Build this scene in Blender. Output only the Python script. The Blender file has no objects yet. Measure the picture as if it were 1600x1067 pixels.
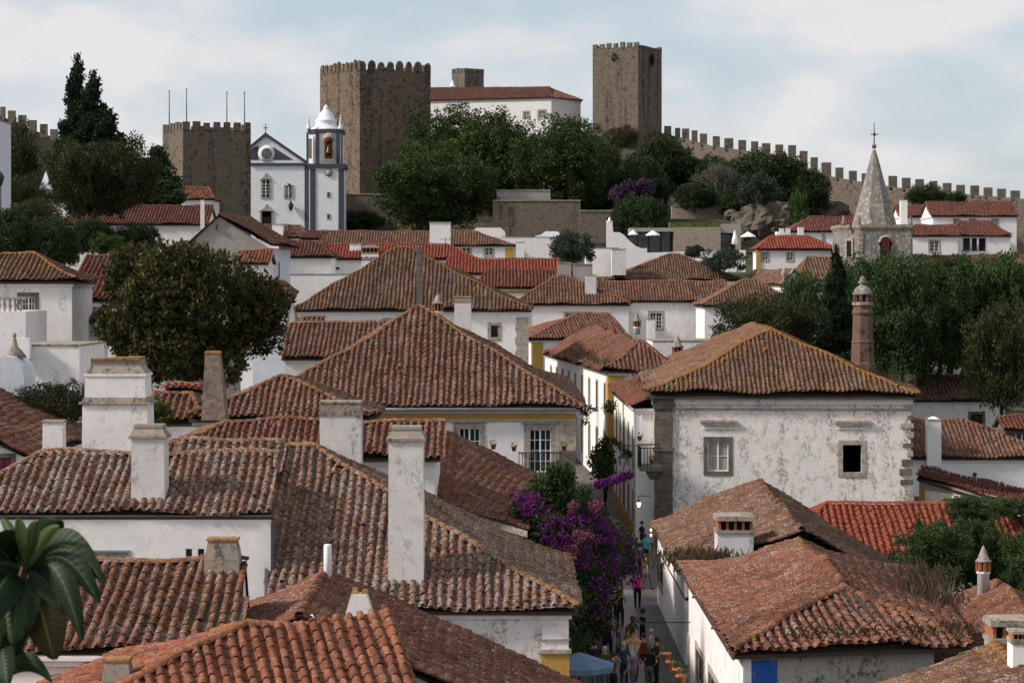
import bpy, math, random
import numpy as np
from mathutils import Vector, Matrix
R = math.radians
sc = bpy.context.scene
COL = sc.collection
random.seed(7); RNG = np.random.RandomState(11)
# ---------------------------------------------------------------- camera, sky, sun
F = 3400.0; HY = 450.0; CZ = 14.5          # focal length and horizon of the 1600 px photograph, camera height (m)
cd = bpy.data.cameras.new('camera'); cam = bpy.data.objects.new('camera', cd); COL.objects.link(cam)
cam.location = (0, 0, CZ); cam.rotation_euler = (R(90), 0, 0)
cd.sensor_width = 36; cd.lens = 36 * F / 1600.0; cd.shift_y = -(533.5 - HY) / 1600.0
cd.clip_start = .5; cd.clip_end = 9000
cd.dof.use_dof = True; cd.dof.focus_distance = 130; cd.dof.aperture_fstop = 9
sc.camera = cam
sc.view_settings.view_transform = 'Standard'; sc.view_settings.look = 'None'
sc.view_settings.exposure = 0.45; sc.view_settings.gamma = 1
sc.render.engine = 'CYCLES'; sc.cycles.max_bounces = 5; sc.cycles.diffuse_bounces = 3; sc.cycles.glossy_bounces = 2
sc.cycles.transmission_bounces = 3; sc.cycles.transparent_max_bounces = 4
sc.cycles.use_denoising = True
SUN_EL, SUN_AZ = R(36), R(-104)            # azimuth from +Y towards +X: the sun stands to the left, a little behind the camera
w = bpy.data.worlds.new('World'); sc.world = w; w.use_nodes = True
nt = w.node_tree; nt.nodes.clear(); wn = nt.nodes.new; wl = nt.links.new
out = wn('ShaderNodeOutputWorld'); bg = wn('ShaderNodeBackground'); bg.inputs[1].default_value = 0.10
sky = wn('ShaderNodeTexSky'); sky.sky_type = 'NISHITA'; sky.sun_disc = False
sky.sun_elevation = SUN_EL; sky.sun_rotation = SUN_AZ; sky.dust_density = 2.0; sky.ozone_density = 2.0
tc = wn('ShaderNodeTexCoord'); mp = wn('ShaderNodeMapping'); mp.inputs['Scale'].default_value = (1, 1, 2.3)
mp.inputs['Location'].default_value = (.35, .0, .1)
n1 = wn('ShaderNodeTexNoise'); n1.inputs['Scale'].default_value = 6.5; n1.inputs['Detail'].default_value = 7; n1.inputs['Roughness'].default_value = .52
n2 = wn('ShaderNodeTexNoise'); n2.inputs['Scale'].default_value = 13.0; n2.inputs['Detail'].default_value = 6; n2.inputs['Roughness'].default_value = .5
wl(tc.outputs['Generated'], mp.inputs[0]); wl(mp.outputs[0], n1.inputs[0]); wl(mp.outputs[0], n2.inputs[0])
r1 = wn('ShaderNodeValToRGB'); r1.color_ramp.elements[0].position = .38; r1.color_ramp.elements[1].position = .60
r2 = wn('ShaderNodeValToRGB'); r2.color_ramp.elements[0].position = .40; r2.color_ramp.elements[1].position = .60
r2.color_ramp.elements[0].color = (4.9, 5.25, 5.6, 1); r2.color_ramp.elements[1].color = (5.9, 5.8, 5.85, 1)
wl(n1.outputs['Fac'], r1.inputs[0]); wl(n2.outputs['Fac'], r2.inputs[0])
mx = wn('ShaderNodeMix'); mx.data_type = 'RGBA'
sk2 = wn('ShaderNodeMix'); sk2.data_type = 'RGBA'; sk2.inputs[0].default_value = .55; sk2.inputs[7].default_value = (4.8, 5.45, 5.85, 1)
wl(sky.outputs[0], sk2.inputs[6]); wl(sk2.outputs[2], mx.inputs[6]); wl(r2.outputs[0], mx.inputs[7]); wl(r1.outputs[0], mx.inputs[0])
wl(mx.outputs[2], bg.inputs[0]); wl(bg.outputs[0], out.inputs[0])
sd = bpy.data.lights.new('sun', 'SUN'); sd.energy = 3.3; sd.angle = R(7); sd.color = (1, .92, .85)
so = bpy.data.objects.new('sun', sd); COL.objects.link(so)
sdir = Vector((math.sin(SUN_AZ) * math.cos(SUN_EL), math.cos(SUN_AZ) * math.cos(SUN_EL), math.sin(SUN_EL)))
so.rotation_euler = sdir.to_track_quat('Z', 'Y').to_euler()

# ---------------------------------------------------------------- helpers
def P(px, py, Y):
    return Vector(((px - 800) / F * Y, Y, CZ - (py - HY) / F * Y))
def pix(p): return (800 + p[0] / p[1] * F, HY - (p[2] - CZ) / p[1] * F)
def Xat(px, Y): return (px - 800) / F * Y
def Zat(py, Y): return CZ - (py - HY) / F * Y
def Yfor(py, z): return (CZ - z) * F / (py - HY)
V = Vector
ORG = {}
def org(o): return ORG.get(o.name, V((0, 0, 0))) if o else V((0, 0, 0))
def thing(name, label, cat, loc, group=None, kind=None):
    o = bpy.data.objects.new(name, None); COL.objects.link(o); o.location = loc; o.empty_display_size = .3
    ORG[o.name] = V(loc); tag(o, label, cat, group, kind); return o
def tag(o, label=None, cat=None, group=None, kind=None):
    if label: o['label'] = label
    if cat: o['category'] = cat
    if group: o['group'] = group
    if kind: o['kind'] = kind
    return o
class MB:
    def __init__(s): s.v = []; s.f = []; s.m = []; s.cur = 0; s.sm = []
    def add(s, vs, fs, smooth=False):
        b = len(s.v); s.v += [tuple(v) for v in vs]
        for f in fs: s.f.append(tuple(b + i for i in f)); s.m.append(s.cur); s.sm.append(smooth)
    def quad(s, a, b, c, d): s.add([a, b, c, d], [(0, 1, 2, 3)])
    def poly(s, pts): s.add(pts, [tuple(range(len(pts)))])
    def box(s, x0, x1, y0, y1, z0, z1, M=None, bev=0):
        vs = [V((x, y, z)) for z in (z0, z1) for (x, y) in ((x0, y0), (x1, y0), (x1, y1), (x0, y1))]
        if M is not None: vs = [M @ v for v in vs]
        s.add(vs, [(3, 2, 1, 0), (4, 5, 6, 7), (0, 1, 5, 4), (1, 2, 6, 5), (2, 3, 7, 6), (3, 0, 4, 7)])
    def obox(s, c, u, hu, n, hn, z0, z1):
        """box centred (x,y) c, along horizontal unit u half hu, along n half hn"""
        c = V((c[0], c[1], 0)); u = V((u[0], u[1], 0)); n = V((n[0], n[1], 0)); vs = []
        for z in (z0, z1):
            for a, b in ((-1, -1), (1, -1), (1, 1), (-1, 1)):
                q = c + u * hu * a + n * hn * b; vs.append((q.x, q.y, z))
        s.add(vs, [(3, 2, 1, 0), (4, 5, 6, 7), (0, 1, 5, 4), (1, 2, 6, 5), (2, 3, 7, 6), (3, 0, 4, 7)])
    def frus(s, c, w0, d0, w1, d1, z0, z1, u=(1, 0), off=(0, 0)):
        """tapered box"""
        u = V((u[0], u[1], 0)); n = V((-u.y, u.x, 0)); c = V((c[0], c[1], 0)); vs = []
        for z, ww, dd, o in ((z0, w0, d0, (0, 0)), (z1, w1, d1, off)):
            for a, b in ((-1, -1), (1, -1), (1, 1), (-1, 1)):
                q = c + u * (ww / 2 * a + o[0]) + n * (dd / 2 * b + o[1]); vs.append((q.x, q.y, z))
        s.add(vs, [(3, 2, 1, 0), (4, 5, 6, 7), (0, 1, 5, 4), (1, 2, 6, 5), (2, 3, 7, 6), (3, 0, 4, 7)])
    def prism(s, pts, z0, z1, cap=True):
        n = len(pts); vs = [(p[0], p[1], z0) for p in pts] + [(p[0], p[1], z1) for p in pts]
        fs = [(i, (i + 1) % n, n + (i + 1) % n, n + i) for i in range(n)]
        if cap: fs += [tuple(range(n - 1, -1, -1)), tuple(range(n, 2 * n))]
        s.add(vs, fs)
    def lathe(s, c, prof, n=12, smooth=True, sq=None):
        """profile [(r,z)...] about vertical axis at c"""
        vs = []; fs = []
        for r, z in prof:
            for k in range(n):
                a = 2 * math.pi * (k + .5) / n; vs.append((c[0] + r * math.cos(a), c[1] + r * math.sin(a), c[2] + z))
        for i in range(len(prof) - 1):
            for k in range(n): fs.append((i * n + k, i * n + (k + 1) % n, (i + 1) * n + (k + 1) % n, (i + 1) * n + k))
        fs.append(tuple(range(n - 1, -1, -1))); fs.append(tuple((len(prof) - 1) * n + k for k in range(n)))
        s.add(vs, fs, smooth)
    def tube(s, a, b, r0, r1=None, n=6, smooth=True):
        a = V(a); b = V(b); r1 = r0 if r1 is None else r1; d = (b - a).normalized()
        x = d.orthogonal().normalized(); y = d.cross(x); vs = []
        for p, r in ((a, r0), (b, r1)):
            for k in range(n):
                t = 2 * math.pi * k / n; vs.append(p + x * (r * math.cos(t)) + y * (r * math.sin(t)))
        s.add(vs, [(k, (k + 1) % n, n + (k + 1) % n, n + k) for k in range(n)] + [tuple(range(n - 1, -1, -1)), tuple(range(n, 2 * n))], smooth)
    def path(s, pts, r, n=6):
        for i in range(len(pts) - 1): s.tube(pts[i], pts[i + 1], r if not isinstance(r, list) else r[i], r if not isinstance(r, list) else r[i + 1], n)
    def ball(s, c, r, n=8, sz=1):
        s.lathe(c, [(max(.001, r * math.sin(math.pi * i / n)), -r * sz * math.cos(math.pi * i / n)) for i in range(n + 1)], n + 2)
    def mesh(s, name, mats, o=V((0, 0, 0))):
        me = bpy.data.meshes.new(name)
        me.from_pydata([(x - o.x, y - o.y, z - o.z) for x, y, z in s.v], [], s.f)
        for m in (mats if isinstance(mats, (list, tuple)) else [mats]): me.materials.append(m)
        me.polygons.foreach_set('material_index', s.m); me.polygons.foreach_set('use_smooth', s.sm)
        me.update(); return me
    def build(s, name, mats, parent=None, **tg):
        o = bpy.data.objects.new(name, s.mesh(name, mats, org(parent))); COL.objects.link(o)
        if parent: o.parent = parent; ORG[o.name] = org(parent)
        tag(o, **tg); return o
def npmesh(name, verts, quads, mats, rnd=None, li=None, midx=None, smooth=True):
    """large mesh from numpy arrays; quads (n,4); rnd/li per vertex floats"""
    me = bpy.data.meshes.new(name); nv = len(verts); nq = len(quads); k = quads.shape[1]
    me.vertices.add(nv); me.vertices.foreach_set('co', np.ascontiguousarray(verts, dtype=np.float32).ravel())
    me.loops.add(nq * k); me.loops.foreach_set('vertex_index', np.ascontiguousarray(quads, dtype=np.int32).ravel())
    me.polygons.add(nq); me.polygons.foreach_set('loop_start', np.arange(0, nq * k, k, dtype=np.int32))
    try: me.polygons.foreach_set('loop_total', np.full(nq, k, dtype=np.int32))
    except Exception: pass
    if midx is not None: me.polygons.foreach_set('material_index', midx.astype(np.int32))
    me.update(calc_edges=True)
    me.polygons.foreach_set('use_smooth', np.full(nq, smooth))
    for m in (mats if isinstance(mats, (list, tuple)) else [mats]): me.materials.append(m)
    for nm, a in (('rnd', rnd), ('li', li)):
        if a is not None:
            at = me.attributes.new(nm, 'FLOAT', 'POINT'); at.data.foreach_set('value', a.astype(np.float32))
    me.update(); return me
def link(name, me, parent=None, **tg):
    o = bpy.data.objects.new(name, me); COL.objects.link(o)
    if parent: o.parent = parent; ORG[o.name] = org(parent)
    o.color = (0, 0, 0, 1); tag(o, **tg); return o

# ---------------------------------------------------------------- materials
class NT:
    def __init__(s, name):
        s.m = bpy.data.materials.new(name); s.m.use_nodes = True; s.t = s.m.node_tree; s.t.nodes.clear()
        s.out = s.n('ShaderNodeOutputMaterial'); s.geo = s.n('ShaderNodeNewGeometry')
    def n(s, t, **k):
        x = s.t.nodes.new(t)
        for a, b in k.items(): setattr(x, a, b)
        return x
    def l(s, a, b): s.t.links.new(a, b)
    def val(s, sock, v):
        if hasattr(v, 'links') or hasattr(v, 'is_linked'): s.l(v, sock)
        else: sock.default_value = v
    def math(s, op, a, b=0.0, c=None, clamp=False):
        x = s.n('ShaderNodeMath', operation=op, use_clamp=clamp); s.val(x.inputs[0], a); s.val(x.inputs[1], b)
        if c is not None: s.val(x.inputs[2], c)
        return x.outputs[0]
    def mapv(s, vec, scale, loc=(0, 0, 0)):
        x = s.n('ShaderNodeMapping'); s.l(vec, x.inputs[0]); x.inputs['Scale'].default_value = scale if hasattr(scale, '__len__') else (scale,) * 3
        x.inputs['Location'].default_value = loc; return x.outputs[0]
    def noise(s, vec, scale, detail=3, rough=.55, dist=0):
        x = s.n('ShaderNodeTexNoise'); s.l(vec, x.inputs['Vector']); x.inputs['Scale'].default_value = scale
        x.inputs['Detail'].default_value = detail; x.inputs['Roughness'].default_value = rough; x.inputs['Distortion'].default_value = dist; return x.outputs['Fac']
    def voro(s, vec, scale, feat='F1', out='Distance'):
        x = s.n('ShaderNodeTexVoronoi', feature=feat); s.l(vec, x.inputs['Vector']); x.inputs['Scale'].default_value = scale; return x.outputs[out]
    def ramp(s, fac, pts):
        x = s.n('ShaderNodeValToRGB'); e = x.color_ramp.elements; s.l(fac, x.inputs[0])
        while len(e) < len(pts): e.new(.5)
        for q, (p, c) in zip(e, pts):
            q.position = p; q.color = (c, c, c, 1) if not hasattr(c, '__len__') else (*c[:3], 1)
        return x.outputs[0]
    def step(s, fac, a, b):       # smooth threshold
        x = s.n('ShaderNodeMapRange'); x.interpolation_type = 'SMOOTHSTEP'; s.val(x.inputs[0], fac); s.val(x.inputs[1], a); s.val(x.inputs[2], b); return x.outputs[0]
    def mix(s, fac, a, b, bt='MIX'):
        x = s.n('ShaderNodeMix', data_type='RGBA', blend_type=bt); s.val(x.inputs[0], fac)
        for i, c in ((6, a), (7, b)):
            if hasattr(c, '__len__') and not hasattr(c, 'is_linked'): x.inputs[i].default_value = (*c[:3], 1)
            else: s.l(c, x.inputs[i])
        return x.outputs[2]
    def attr(s, name):
        x = s.n('ShaderNodeAttribute', attribute_name=name); return x.outputs['Fac']
    def fin(s, col, rough=.8, bump=None, bs=.3, bd=.02, metal=0, spec=.3, emis=None, es=0, alpha=None):
        b = s.n('ShaderNodeBsdfPrincipled')
        if hasattr(col, '__len__') and not hasattr(col, 'is_linked'): b.inputs['Base Color'].default_value = (*col[:3], 1)
        else: s.l(col, b.inputs['Base Color'])
        s.val(b.inputs['Roughness'], rough); b.inputs['Metallic'].default_value = metal; b.inputs['Specular IOR Level'].default_value = spec
        if bump is not None:
            x = s.n('ShaderNodeBump'); x.inputs['Strength'].default_value = bs; x.inputs['Distance'].default_value = bd; s.l(bump, x.inputs['Height']); s.l(x.outputs[0], b.inputs['Normal'])
        if emis: b.inputs['Emission Color'].default_value = (*emis, 1); b.inputs['Emission Strength'].default_value = es
        s.l(b.outputs[0], s.out.inputs[0]); s.bsdf = b; return s.m
    @property
    def pos(s): return s.geo.outputs['Position']
def simple(name, col, rough=.7, var=.12, sc_=3., metal=0, spec=.3, **k):
    n = NT(name); a = n.noise(n.pos, sc_, 4); c0 = tuple(c * (1 - var) for c in col); c1 = tuple(min(1, c * (1 + var)) for c in col)
    return n.fin(n.mix(n.step(a, .3, .7), c0, c1), rough, metal=metal, spec=spec, **k)
def tile_mat(name, c_lo, c_mid, c_hi, white=.5, orange=.1, dark=.4, oc=(.30, .15, .045)):
    wm_ = lambda c, k=1.1: (c[0] * k * 1.12, c[1] * k * .98, c[2] * k * .88); c_lo = wm_(c_lo, 1.0); c_mid = wm_(c_mid); c_hi = wm_(c_hi)
    n = NT(name); oi = n.n('ShaderNodeObjectInfo')
    rnd0 = n.math('FRACT', n.math('ADD', n.attr('rnd'), oi.outputs['Random'])); pt = n.step(n.noise(n.pos, 1.1, 4, .65), .36, .64); rnd = n.math('ADD', n.math('MULTIPLY', rnd0, .62), n.math('MULTIPLY', pt, .38), clamp=True); sepc = n.n('ShaderNodeSeparateColor'); n.l(oi.outputs['Color'], sepc.inputs[0])
    li = n.math('ADD', n.attr('li'), sepc.outputs[0])
    m3 = tuple(c * .82 for c in c_mid)
    red = (c_mid[0] * 1.75, c_mid[1] * 1.35, c_mid[2] * 1.1); base = n.ramp(rnd, [(0, c_lo), (.22, m3), (.45, c_mid), (.62, tuple(a * .5 + b * .5 for a, b in zip(c_mid, c_hi))), (.82, c_hi), (.88, c_mid), (.95, red), (1, red)])
    nz = n.noise(n.pos, 9, 5, .65); base = n.mix(n.step(nz, .35, .75), base, tuple(c * .55 for c in c_mid), 'MIX')
    big = n.noise(n.pos, .55, 3, .6)
    gy = n.math('MULTIPLY', n.step(n.noise(n.pos, 3.1, 4, .7), .42, .72), dark * 1.5, clamp=True); base = n.mix(gy, base, (.055, .042, .036))
    # grey-white lichen crusts: spots of their own on each tile
    sp = n.noise(n.pos, 17, 4, .7); patch = n.noise(n.pos, 1.3, 2)
    rnd2 = n.math('FRACT', n.math('MULTIPLY', rnd, 7.31))
    thr = n.math('SUBTRACT', .69 - white * .12, n.math('ADD', n.math('MULTIPLY', n.math('SUBTRACT', patch, .5), .35), n.math('MULTIPLY', n.math('SUBTRACT', rnd2, .5), .16 )))
    wm = n.step(sp, thr, n.math('ADD', thr, .05)); base = n.mix(n.math('MULTIPLY', wm, min(.95, .55 + white * .3)), base, (.33, .295, .26))
    om_n = n.noise(n.pos, 5, 5, .7)
    oth = n.math('SUBTRACT', .74 - orange * .25, n.math('ADD', n.math('MULTIPLY', li, .30), n.math('MULTIPLY', n.math('SUBTRACT', big, .5), .5)))
    om = n.step(om_n, oth, n.math('ADD', oth, .12)); base = n.mix(n.math('MULTIPLY', om, .8), base, n.mix(n.step(n.noise(n.pos, 11, 3), .35, .65), oc, tuple(c * .5 for c in oc)))
    return n.fin(base, .9, bump=n.noise(n.pos, 30, 3, .7), bs=.5, bd=.012, spec=.15)
T_OLD = tile_mat('tile_old_brown', (.070, .042, .031), (.135, .068, .044), (.225, .122, .085), .85, .26, .42)
T_GREY = tile_mat('tile_grey_lichen', (.085, .055, .042), (.150, .082, .057), (.235, .140, .102), 1.2, .32, .45)
T_RED = tile_mat('tile_weathered_red', (.10, .046, .032), (.20, .080, .050), (.30, .135, .088), .55, .18, .30)
T_ORG = tile_mat('tile_orange_lichen', (.065, .042, .030), (.118, .066, .043), (.19, .115, .08), .85, .55, .40, (.29, .135, .035))
T_RUST = tile_mat('tile_rust', (.075, .038, .028), (.145, .062, .040), (.22, .108, .072), .8, .22, .45)
T_NEW = tile_mat('tile_modern_red', (.16, .048, .032), (.21, .060, .038), (.26, .082, .052), .0, .0, .12)
T_NEW2 = tile_mat('tile_modern_dull_red', (.085, .036, .029), (.122, .048, .036), (.165, .070, .054), .35, .05, .35)
def plaster(name, base=(.80, .765, .745), dirt=.3, stain=(.20, .18, .16), tan=(.42, .32, .24), wash=.15):
    n = NT(name); p = n.pos
    a = n.noise(p, 1.1, 6, .68, .3); b = n.noise(n.mapv(p, (1.7, 1.7, .65)), 1.0, 6, .66); c = n.noise(p, 6, 6, .72)
    col = n.mix(n.step(a, .35, .7), base, tuple(x * .90 for x in base))
    tb = .60 - dirt * .17; m1 = n.math('MULTIPLY', n.step(b, tb, tb + .09), n.step(c, .44, .60)); col = n.mix(n.math('MULTIPLY', m1, min(1, .3 + dirt * .8)), col, stain)
    d = n.noise(n.mapv(p, 1, (7, 3, 5)), 2.2, 6, .7); td = .60 - dirt * .10; m2 = n.step(d, td, td + .07); col = n.mix(n.math('MULTIPLY', m2, wash + dirt * .45), col, tan)
    e = n.noise(n.mapv(p, 1, (1, 9, 2)), 13, 3, .6); col = n.mix(n.math('MULTIPLY', n.step(e, .64 - dirt * .08, .70), .25 + .5 * dirt), col, stain)
    return n.fin(col, .92, bump=n.math('ADD', n.noise(p, 2.5, 3), n.math('MULTIPLY', c, .4)), bs=.3, bd=.03, spec=.1)
W_CLEAN = plaster('white_limewash', dirt=.12)
W_MID = plaster('weathered_limewash', (.79, .75, .73), dirt=.33)
W_DIRTY = plaster('stained_limewash', (.78, .735, .70), dirt=.62, tan=(.46, .33, .25), wash=.28)
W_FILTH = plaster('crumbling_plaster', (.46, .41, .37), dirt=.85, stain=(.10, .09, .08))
W_GREY = plaster('grey_cement_render', (.34, .31, .29), dirt=.5)
W_SHADE = plaster('shade_blue_limewash', (.60, .63, .67), dirt=.15)  # white limewash with the blue of shade put into its colour
CHIM = plaster('chimney_plaster', (.66, .625, .60), dirt=.38, stain=(.16, .14, .125))
CAPM = plaster('chimney_cap_lichen', (.30, .26, .22), dirt=.8, stain=(.08, .07, .06), tan=(.42, .32, .20))
W_WH2 = plaster('church_white', (.72, .73, .75), dirt=.06)
def walluv(n):
    cr = n.n('ShaderNodeVectorMath', operation='CROSS_PRODUCT'); n.l(n.geo.outputs['True Normal'], cr.inputs[0]); cr.inputs[1].default_value = (0, 0, 1)
    dt = n.n('ShaderNodeVectorMath', operation='DOT_PRODUCT'); n.l(cr.outputs[0], dt.inputs[0]); n.l(n.pos, dt.inputs[1])
    sp = n.n('ShaderNodeSeparateXYZ'); n.l(n.pos, sp.inputs[0]); cb = n.n('ShaderNodeCombineXYZ'); n.l(dt.outputs['Value'], cb.inputs[0]); n.l(sp.outputs[2], cb.inputs[1]); return cb.outputs[0]
def stonewall(name, a, b, mortar, bw=.7, bh=.34, dirt=.5, dark=(.035, .031, .028), ms=.03, streak=.5):
    n = NT(name); uv = walluv(n); ds = n.n('ShaderNodeTexNoise'); n.l(uv, ds.inputs[0]); ds.inputs['Scale'].default_value = .9
    ad = n.n('ShaderNodeVectorMath', operation='MULTIPLY_ADD'); n.l(ds.outputs['Color'], ad.inputs[0]); ad.inputs[1].default_value = (.9, .55, 0); n.l(uv, ad.inputs[2])
    br = n.n('ShaderNodeTexBrick'); n.l(ad.outputs[0], br.inputs[0]); br.inputs['Color1'].default_value = (*a, 1); br.inputs['Color2'].default_value = (*b, 1)
    br.inputs['Mortar'].default_value = (*mortar, 1); br.inputs['Scale'].default_value = 1; br.inputs['Mortar Size'].default_value = ms
    br.inputs['Brick Width'].default_value = bw; br.inputs['Row Height'].default_value = bh; br.inputs['Mortar Smooth'].default_value = .4
    nn = n.noise(n.pos, 2.2, 6, .75); col = n.mix(.6, br.outputs[0], n.mix(n.step(nn, .3, .7), tuple(x * .6 for x in a), tuple(x * 1.25 for x in b)))
    st = n.noise(n.mapv(n.pos, (1.6, 1.6, .10)), .45, 5, .65); g = n.noise(n.pos, 1.4, 6, .7)
    m = n.math('MULTIPLY', n.step(st, .60 - streak * .2, .70 - streak * .2), n.step(g, .42, .56)); col = n.mix(n.math('MULTIPLY', m, .75), col, dark)
    h = n.noise(n.mapv(n.pos, 1, (4, 4, 4)), 1.0, 5, .75); col = n.mix(n.math('MULTIPLY', n.step(h, .62 - dirt * .14, .70 - dirt * .14), .75), col, dark)
    return n.fin(col, .95, bump=n.math('ADD', n.math('MULTIPLY', br.outputs['Fac'], -1.2), nn), bs=.7, bd=.08, spec=.08)
S_KEEP = stonewall('keep_stone', (.255, .182, .125), (.132, .104, .08), (.085, .07, .055), bw=.8, bh=.42, dirt=.6, streak=.62, ms=.04)
S_TOWER = stonewall('tower_stone', (.225, .175, .135), (.13, .108, .086), (.10, .085, .07), bw=.6, bh=.36, dirt=.5, streak=.5)
S_RUBBLE = stonewall('rubble_stone', (.235, .19, .145), (.14, .118, .095), (.10, .09, .075), bw=.6, bh=.36, dirt=.5, streak=.12)
S_TRIM = simple('limestone_trim', (.34, .295, .24), .9, .3, 5)
S_DARK = simple('dark_limestone', (.125, .108, .088), .9, .3, 2.5)
S_SPIRE = plaster('spire_stone', (.225, .205, .18), dirt=.75, stain=(.085, .078, .07), tan=(.42, .38, .33), wash=.4)
S_CAFE = stonewall('light_fieldstone', (.42, .34, .26), (.32, .26, .21), (.22, .18, .15), bw=.7, bh=.35, dirt=.1, streak=0)
BRICK = stonewall('chimney_brick', (.22, .13, .09), (.13, .085, .065), (.24, .19, .15), bw=.26, bh=.09, dirt=.4, ms=.014, streak=.1)
YEL = plaster('ochre_paint', (.47, .275, .07), dirt=.2, stain=(.25, .17, .08))
BLU = plaster('blue_paint', (.035, .11, .42), dirt=.3, stain=(.3, .3, .32))
DKGREY = simple('slate_grey_paint', (.055, .06, .07), .8)
WHITEP = simple('white_paint', (.78, .78, .77), .5, .05)
WOODD = simple('dark_wood', (.055, .04, .03), .7)
GREENP = simple('dark_green_paint', (.02, .045, .035), .5)
IRON = simple('wrought_iron', (.025, .025, .025), .6)
TERRA = simple('terracotta', (.33, .115, .055), .85, .25, 9)
TERRAD = simple('lichen_terracotta', (.27, .14, .05), .9, .4, 6)
MORTAR = simple('lime_mortar', (.36, .32, .28), .95, .3, 7)
ZINC = simple('zinc_gutter', (.30, .31, .33), .5, .15, 3, metal=.4)
SKYL = simple('blue_skylight', (.22, .38, .45), .3)
GRAVELW = simple('white_canvas', (.75, .74, .72), .8, .05)
g = NT('window_glass'); GLASS = g.fin(g.mix(g.step(g.noise(g.pos, .9, 2), .4, .6), (.012, .014, .016), (.03, .034, .038)), .08, spec=.6)
g = NT('curtained_glass'); CURT = g.fin(g.mix(g.step(g.noise(g.mapv(g.pos, (9, 9, .6)), 1, 2), .35, .65), (.40, .38, .32), (.24, .23, .20)), .25, spec=.5)
g = NT('dark_interior'); DARKI = g.fin((.01, .009, .008), .95)
g = NT('lamp_bulb'); BULB = g.fin((1, .8, .4), .5, emis=(1, .75, .35), es=9)
REDM = simple('dark_red_bell_recess', (.075, .014, .014), .8)
def leafmat(name, lo, mid, hi, tr=.22, vein=False):
    n = NT(name); oi = n.n('ShaderNodeObjectInfo'); r = n.attr('rnd'); big = n.noise(n.pos, .45, 2)
    col = n.ramp(r, [(0, lo), (.55, mid), (1, hi)]); col = n.mix(n.step(big, .35, .7), col, n.mix(.5, col, lo)); 
    hv = n.n('ShaderNodeHueSaturation'); n.l(col, hv.inputs['Color']); n.l(n.math('ADD', .82, n.math('MULTIPLY', oi.outputs['Random'], .36)), hv.inputs['Value']); col = hv.outputs[0]
    b = n.n('ShaderNodeBsdfPrincipled'); n.l(col, b.inputs['Base Color']); b.inputs['Roughness'].default_value = .6; b.inputs['Specular IOR Level'].default_value = .10
    if vein:
        f = n.math('ABSOLUTE', n.math('SUBTRACT', n.math('FRACT', n.attr('vein')), .5)); x = n.n('ShaderNodeBump'); x.inputs['Strength'].default_value = .35; x.inputs['Distance'].default_value = .006; n.l(f, x.inputs['Height']); n.l(x.outputs[0], b.inputs['Normal'])
        c2 = n.mix(n.math('MULTIPLY', n.step(f, .40, .5), .35), col, hi); mid_ = n.math('SUBTRACT', 1, n.step(n.attr('mid'), .0, .09)); c2 = n.mix(n.math('MULTIPLY', mid_, .8), c2, tuple(min(1, c * 2.2) for c in hi)); n.l(c2, b.inputs['Base Color']); b.inputs['Roughness'].default_value = .5; b.inputs['Specular IOR Level'].default_value = .16
    t = n.n('ShaderNodeBsdfTranslucent'); n.l(col, t.inputs[0]); m = n.n('ShaderNodeMixShader'); m.inputs[0].default_value = tr
    n.l(b.outputs[0], m.inputs[1]); n.l(t.outputs[0], m.inputs[2]); n.l(m.outputs[0], n.out.inputs[0]); return n.m
L_OAK = leafmat('leaf_castle_tree', (.020, .038, .012), (.052, .080, .024), (.11, .14, .038))
L_DARK = leafmat('leaf_dark', (.015, .028, .012), (.036, .058, .022), (.072, .098, .034))
L_CYP = leafmat('leaf_cypress', (.009, .018, .009), (.020, .034, .015), (.036, .054, .021))
L_MAG = leafmat('leaf_magnolia', (.017, .028, .010), (.075, .074, .024), (.19, .15, .06))
L_GROVE = leafmat('leaf_grove', (.020, .038, .014), (.055, .088, .030), (.115, .155, .052))
L_BRIGHT = leafmat('leaf_bright', (.020, .045, .012), (.05, .09, .02), (.10, .16, .035))
L_OLIVE = leafmat('leaf_olive', (.025, .037, .025), (.05, .066, .045), (.09, .11, .08))
L_BROWN = leafmat('leaf_brownish', (.022, .030, .012), (.050, .056, .022), (.095, .092, .036))
L_FRONT = leafmat('leaf_loquat', (.006, .014, .006), (.012, .027, .010), (.028, .052, .017), .12, True)
B_PURP = leafmat('bract_purple', (.06, .010, .07), (.16, .026, .16), (.33, .08, .32), .3)
B_PINK = leafmat('bract_pink', (.13, .035, .07), (.22, .08, .11), (.32, .14, .15), .3)
L_DRY = leafmat('dry_grass', (.05, .036, .022), (.09, .063, .038), (.14, .10, .065))
BARK = simple('bark', (.06, .048, .038), .95, .4, 4)
n = NT('cobble_paving'); vz = n.voro(n.pos, 7.5, 'DISTANCE_TO_EDGE'); vc = n.voro(n.pos, 7.5, 'F1', 'Color')
cc = n.mix(.5, n.mix(n.step(n.noise(n.pos, .8, 4), .3, .7), (.075, .068, .06), (.12, .11, .10)), n.mix(n.noise(n.pos, 7.5, 1), (.07, .065, .06), (.17, .155, .14)))
COBBLE = n.fin(n.mix(n.step(vz, .0, .09), (.045, .04, .036), cc), .7, bump=n.step(vz, 0, .2), bs=.8, bd=.02, spec=.3)
n = NT('slab_paving'); COBBLE2 = n.fin(n.mix(n.step(n.noise(n.pos, 2, 5), .3, .7), (.13, .12, .11), (.19, .175, .16)), .6, bump=n.noise(n.pos, 9, 4), bs=.4)
n = NT('hillside_scrub'); a = n.noise(n.pos, .12, 6, .7); b = n.noise(n.pos, 1.5, 5, .7)
GROUND = n.fin(n.mix(n.step(a, .4, .65), n.mix(n.step(b, .35, .65), (.018, .028, .011), (.05, .06, .022)), n.mix(b, (.06, .05, .035), (.13, .11, .08))), .95, bump=b, bs=.8, bd=.3)
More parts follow.
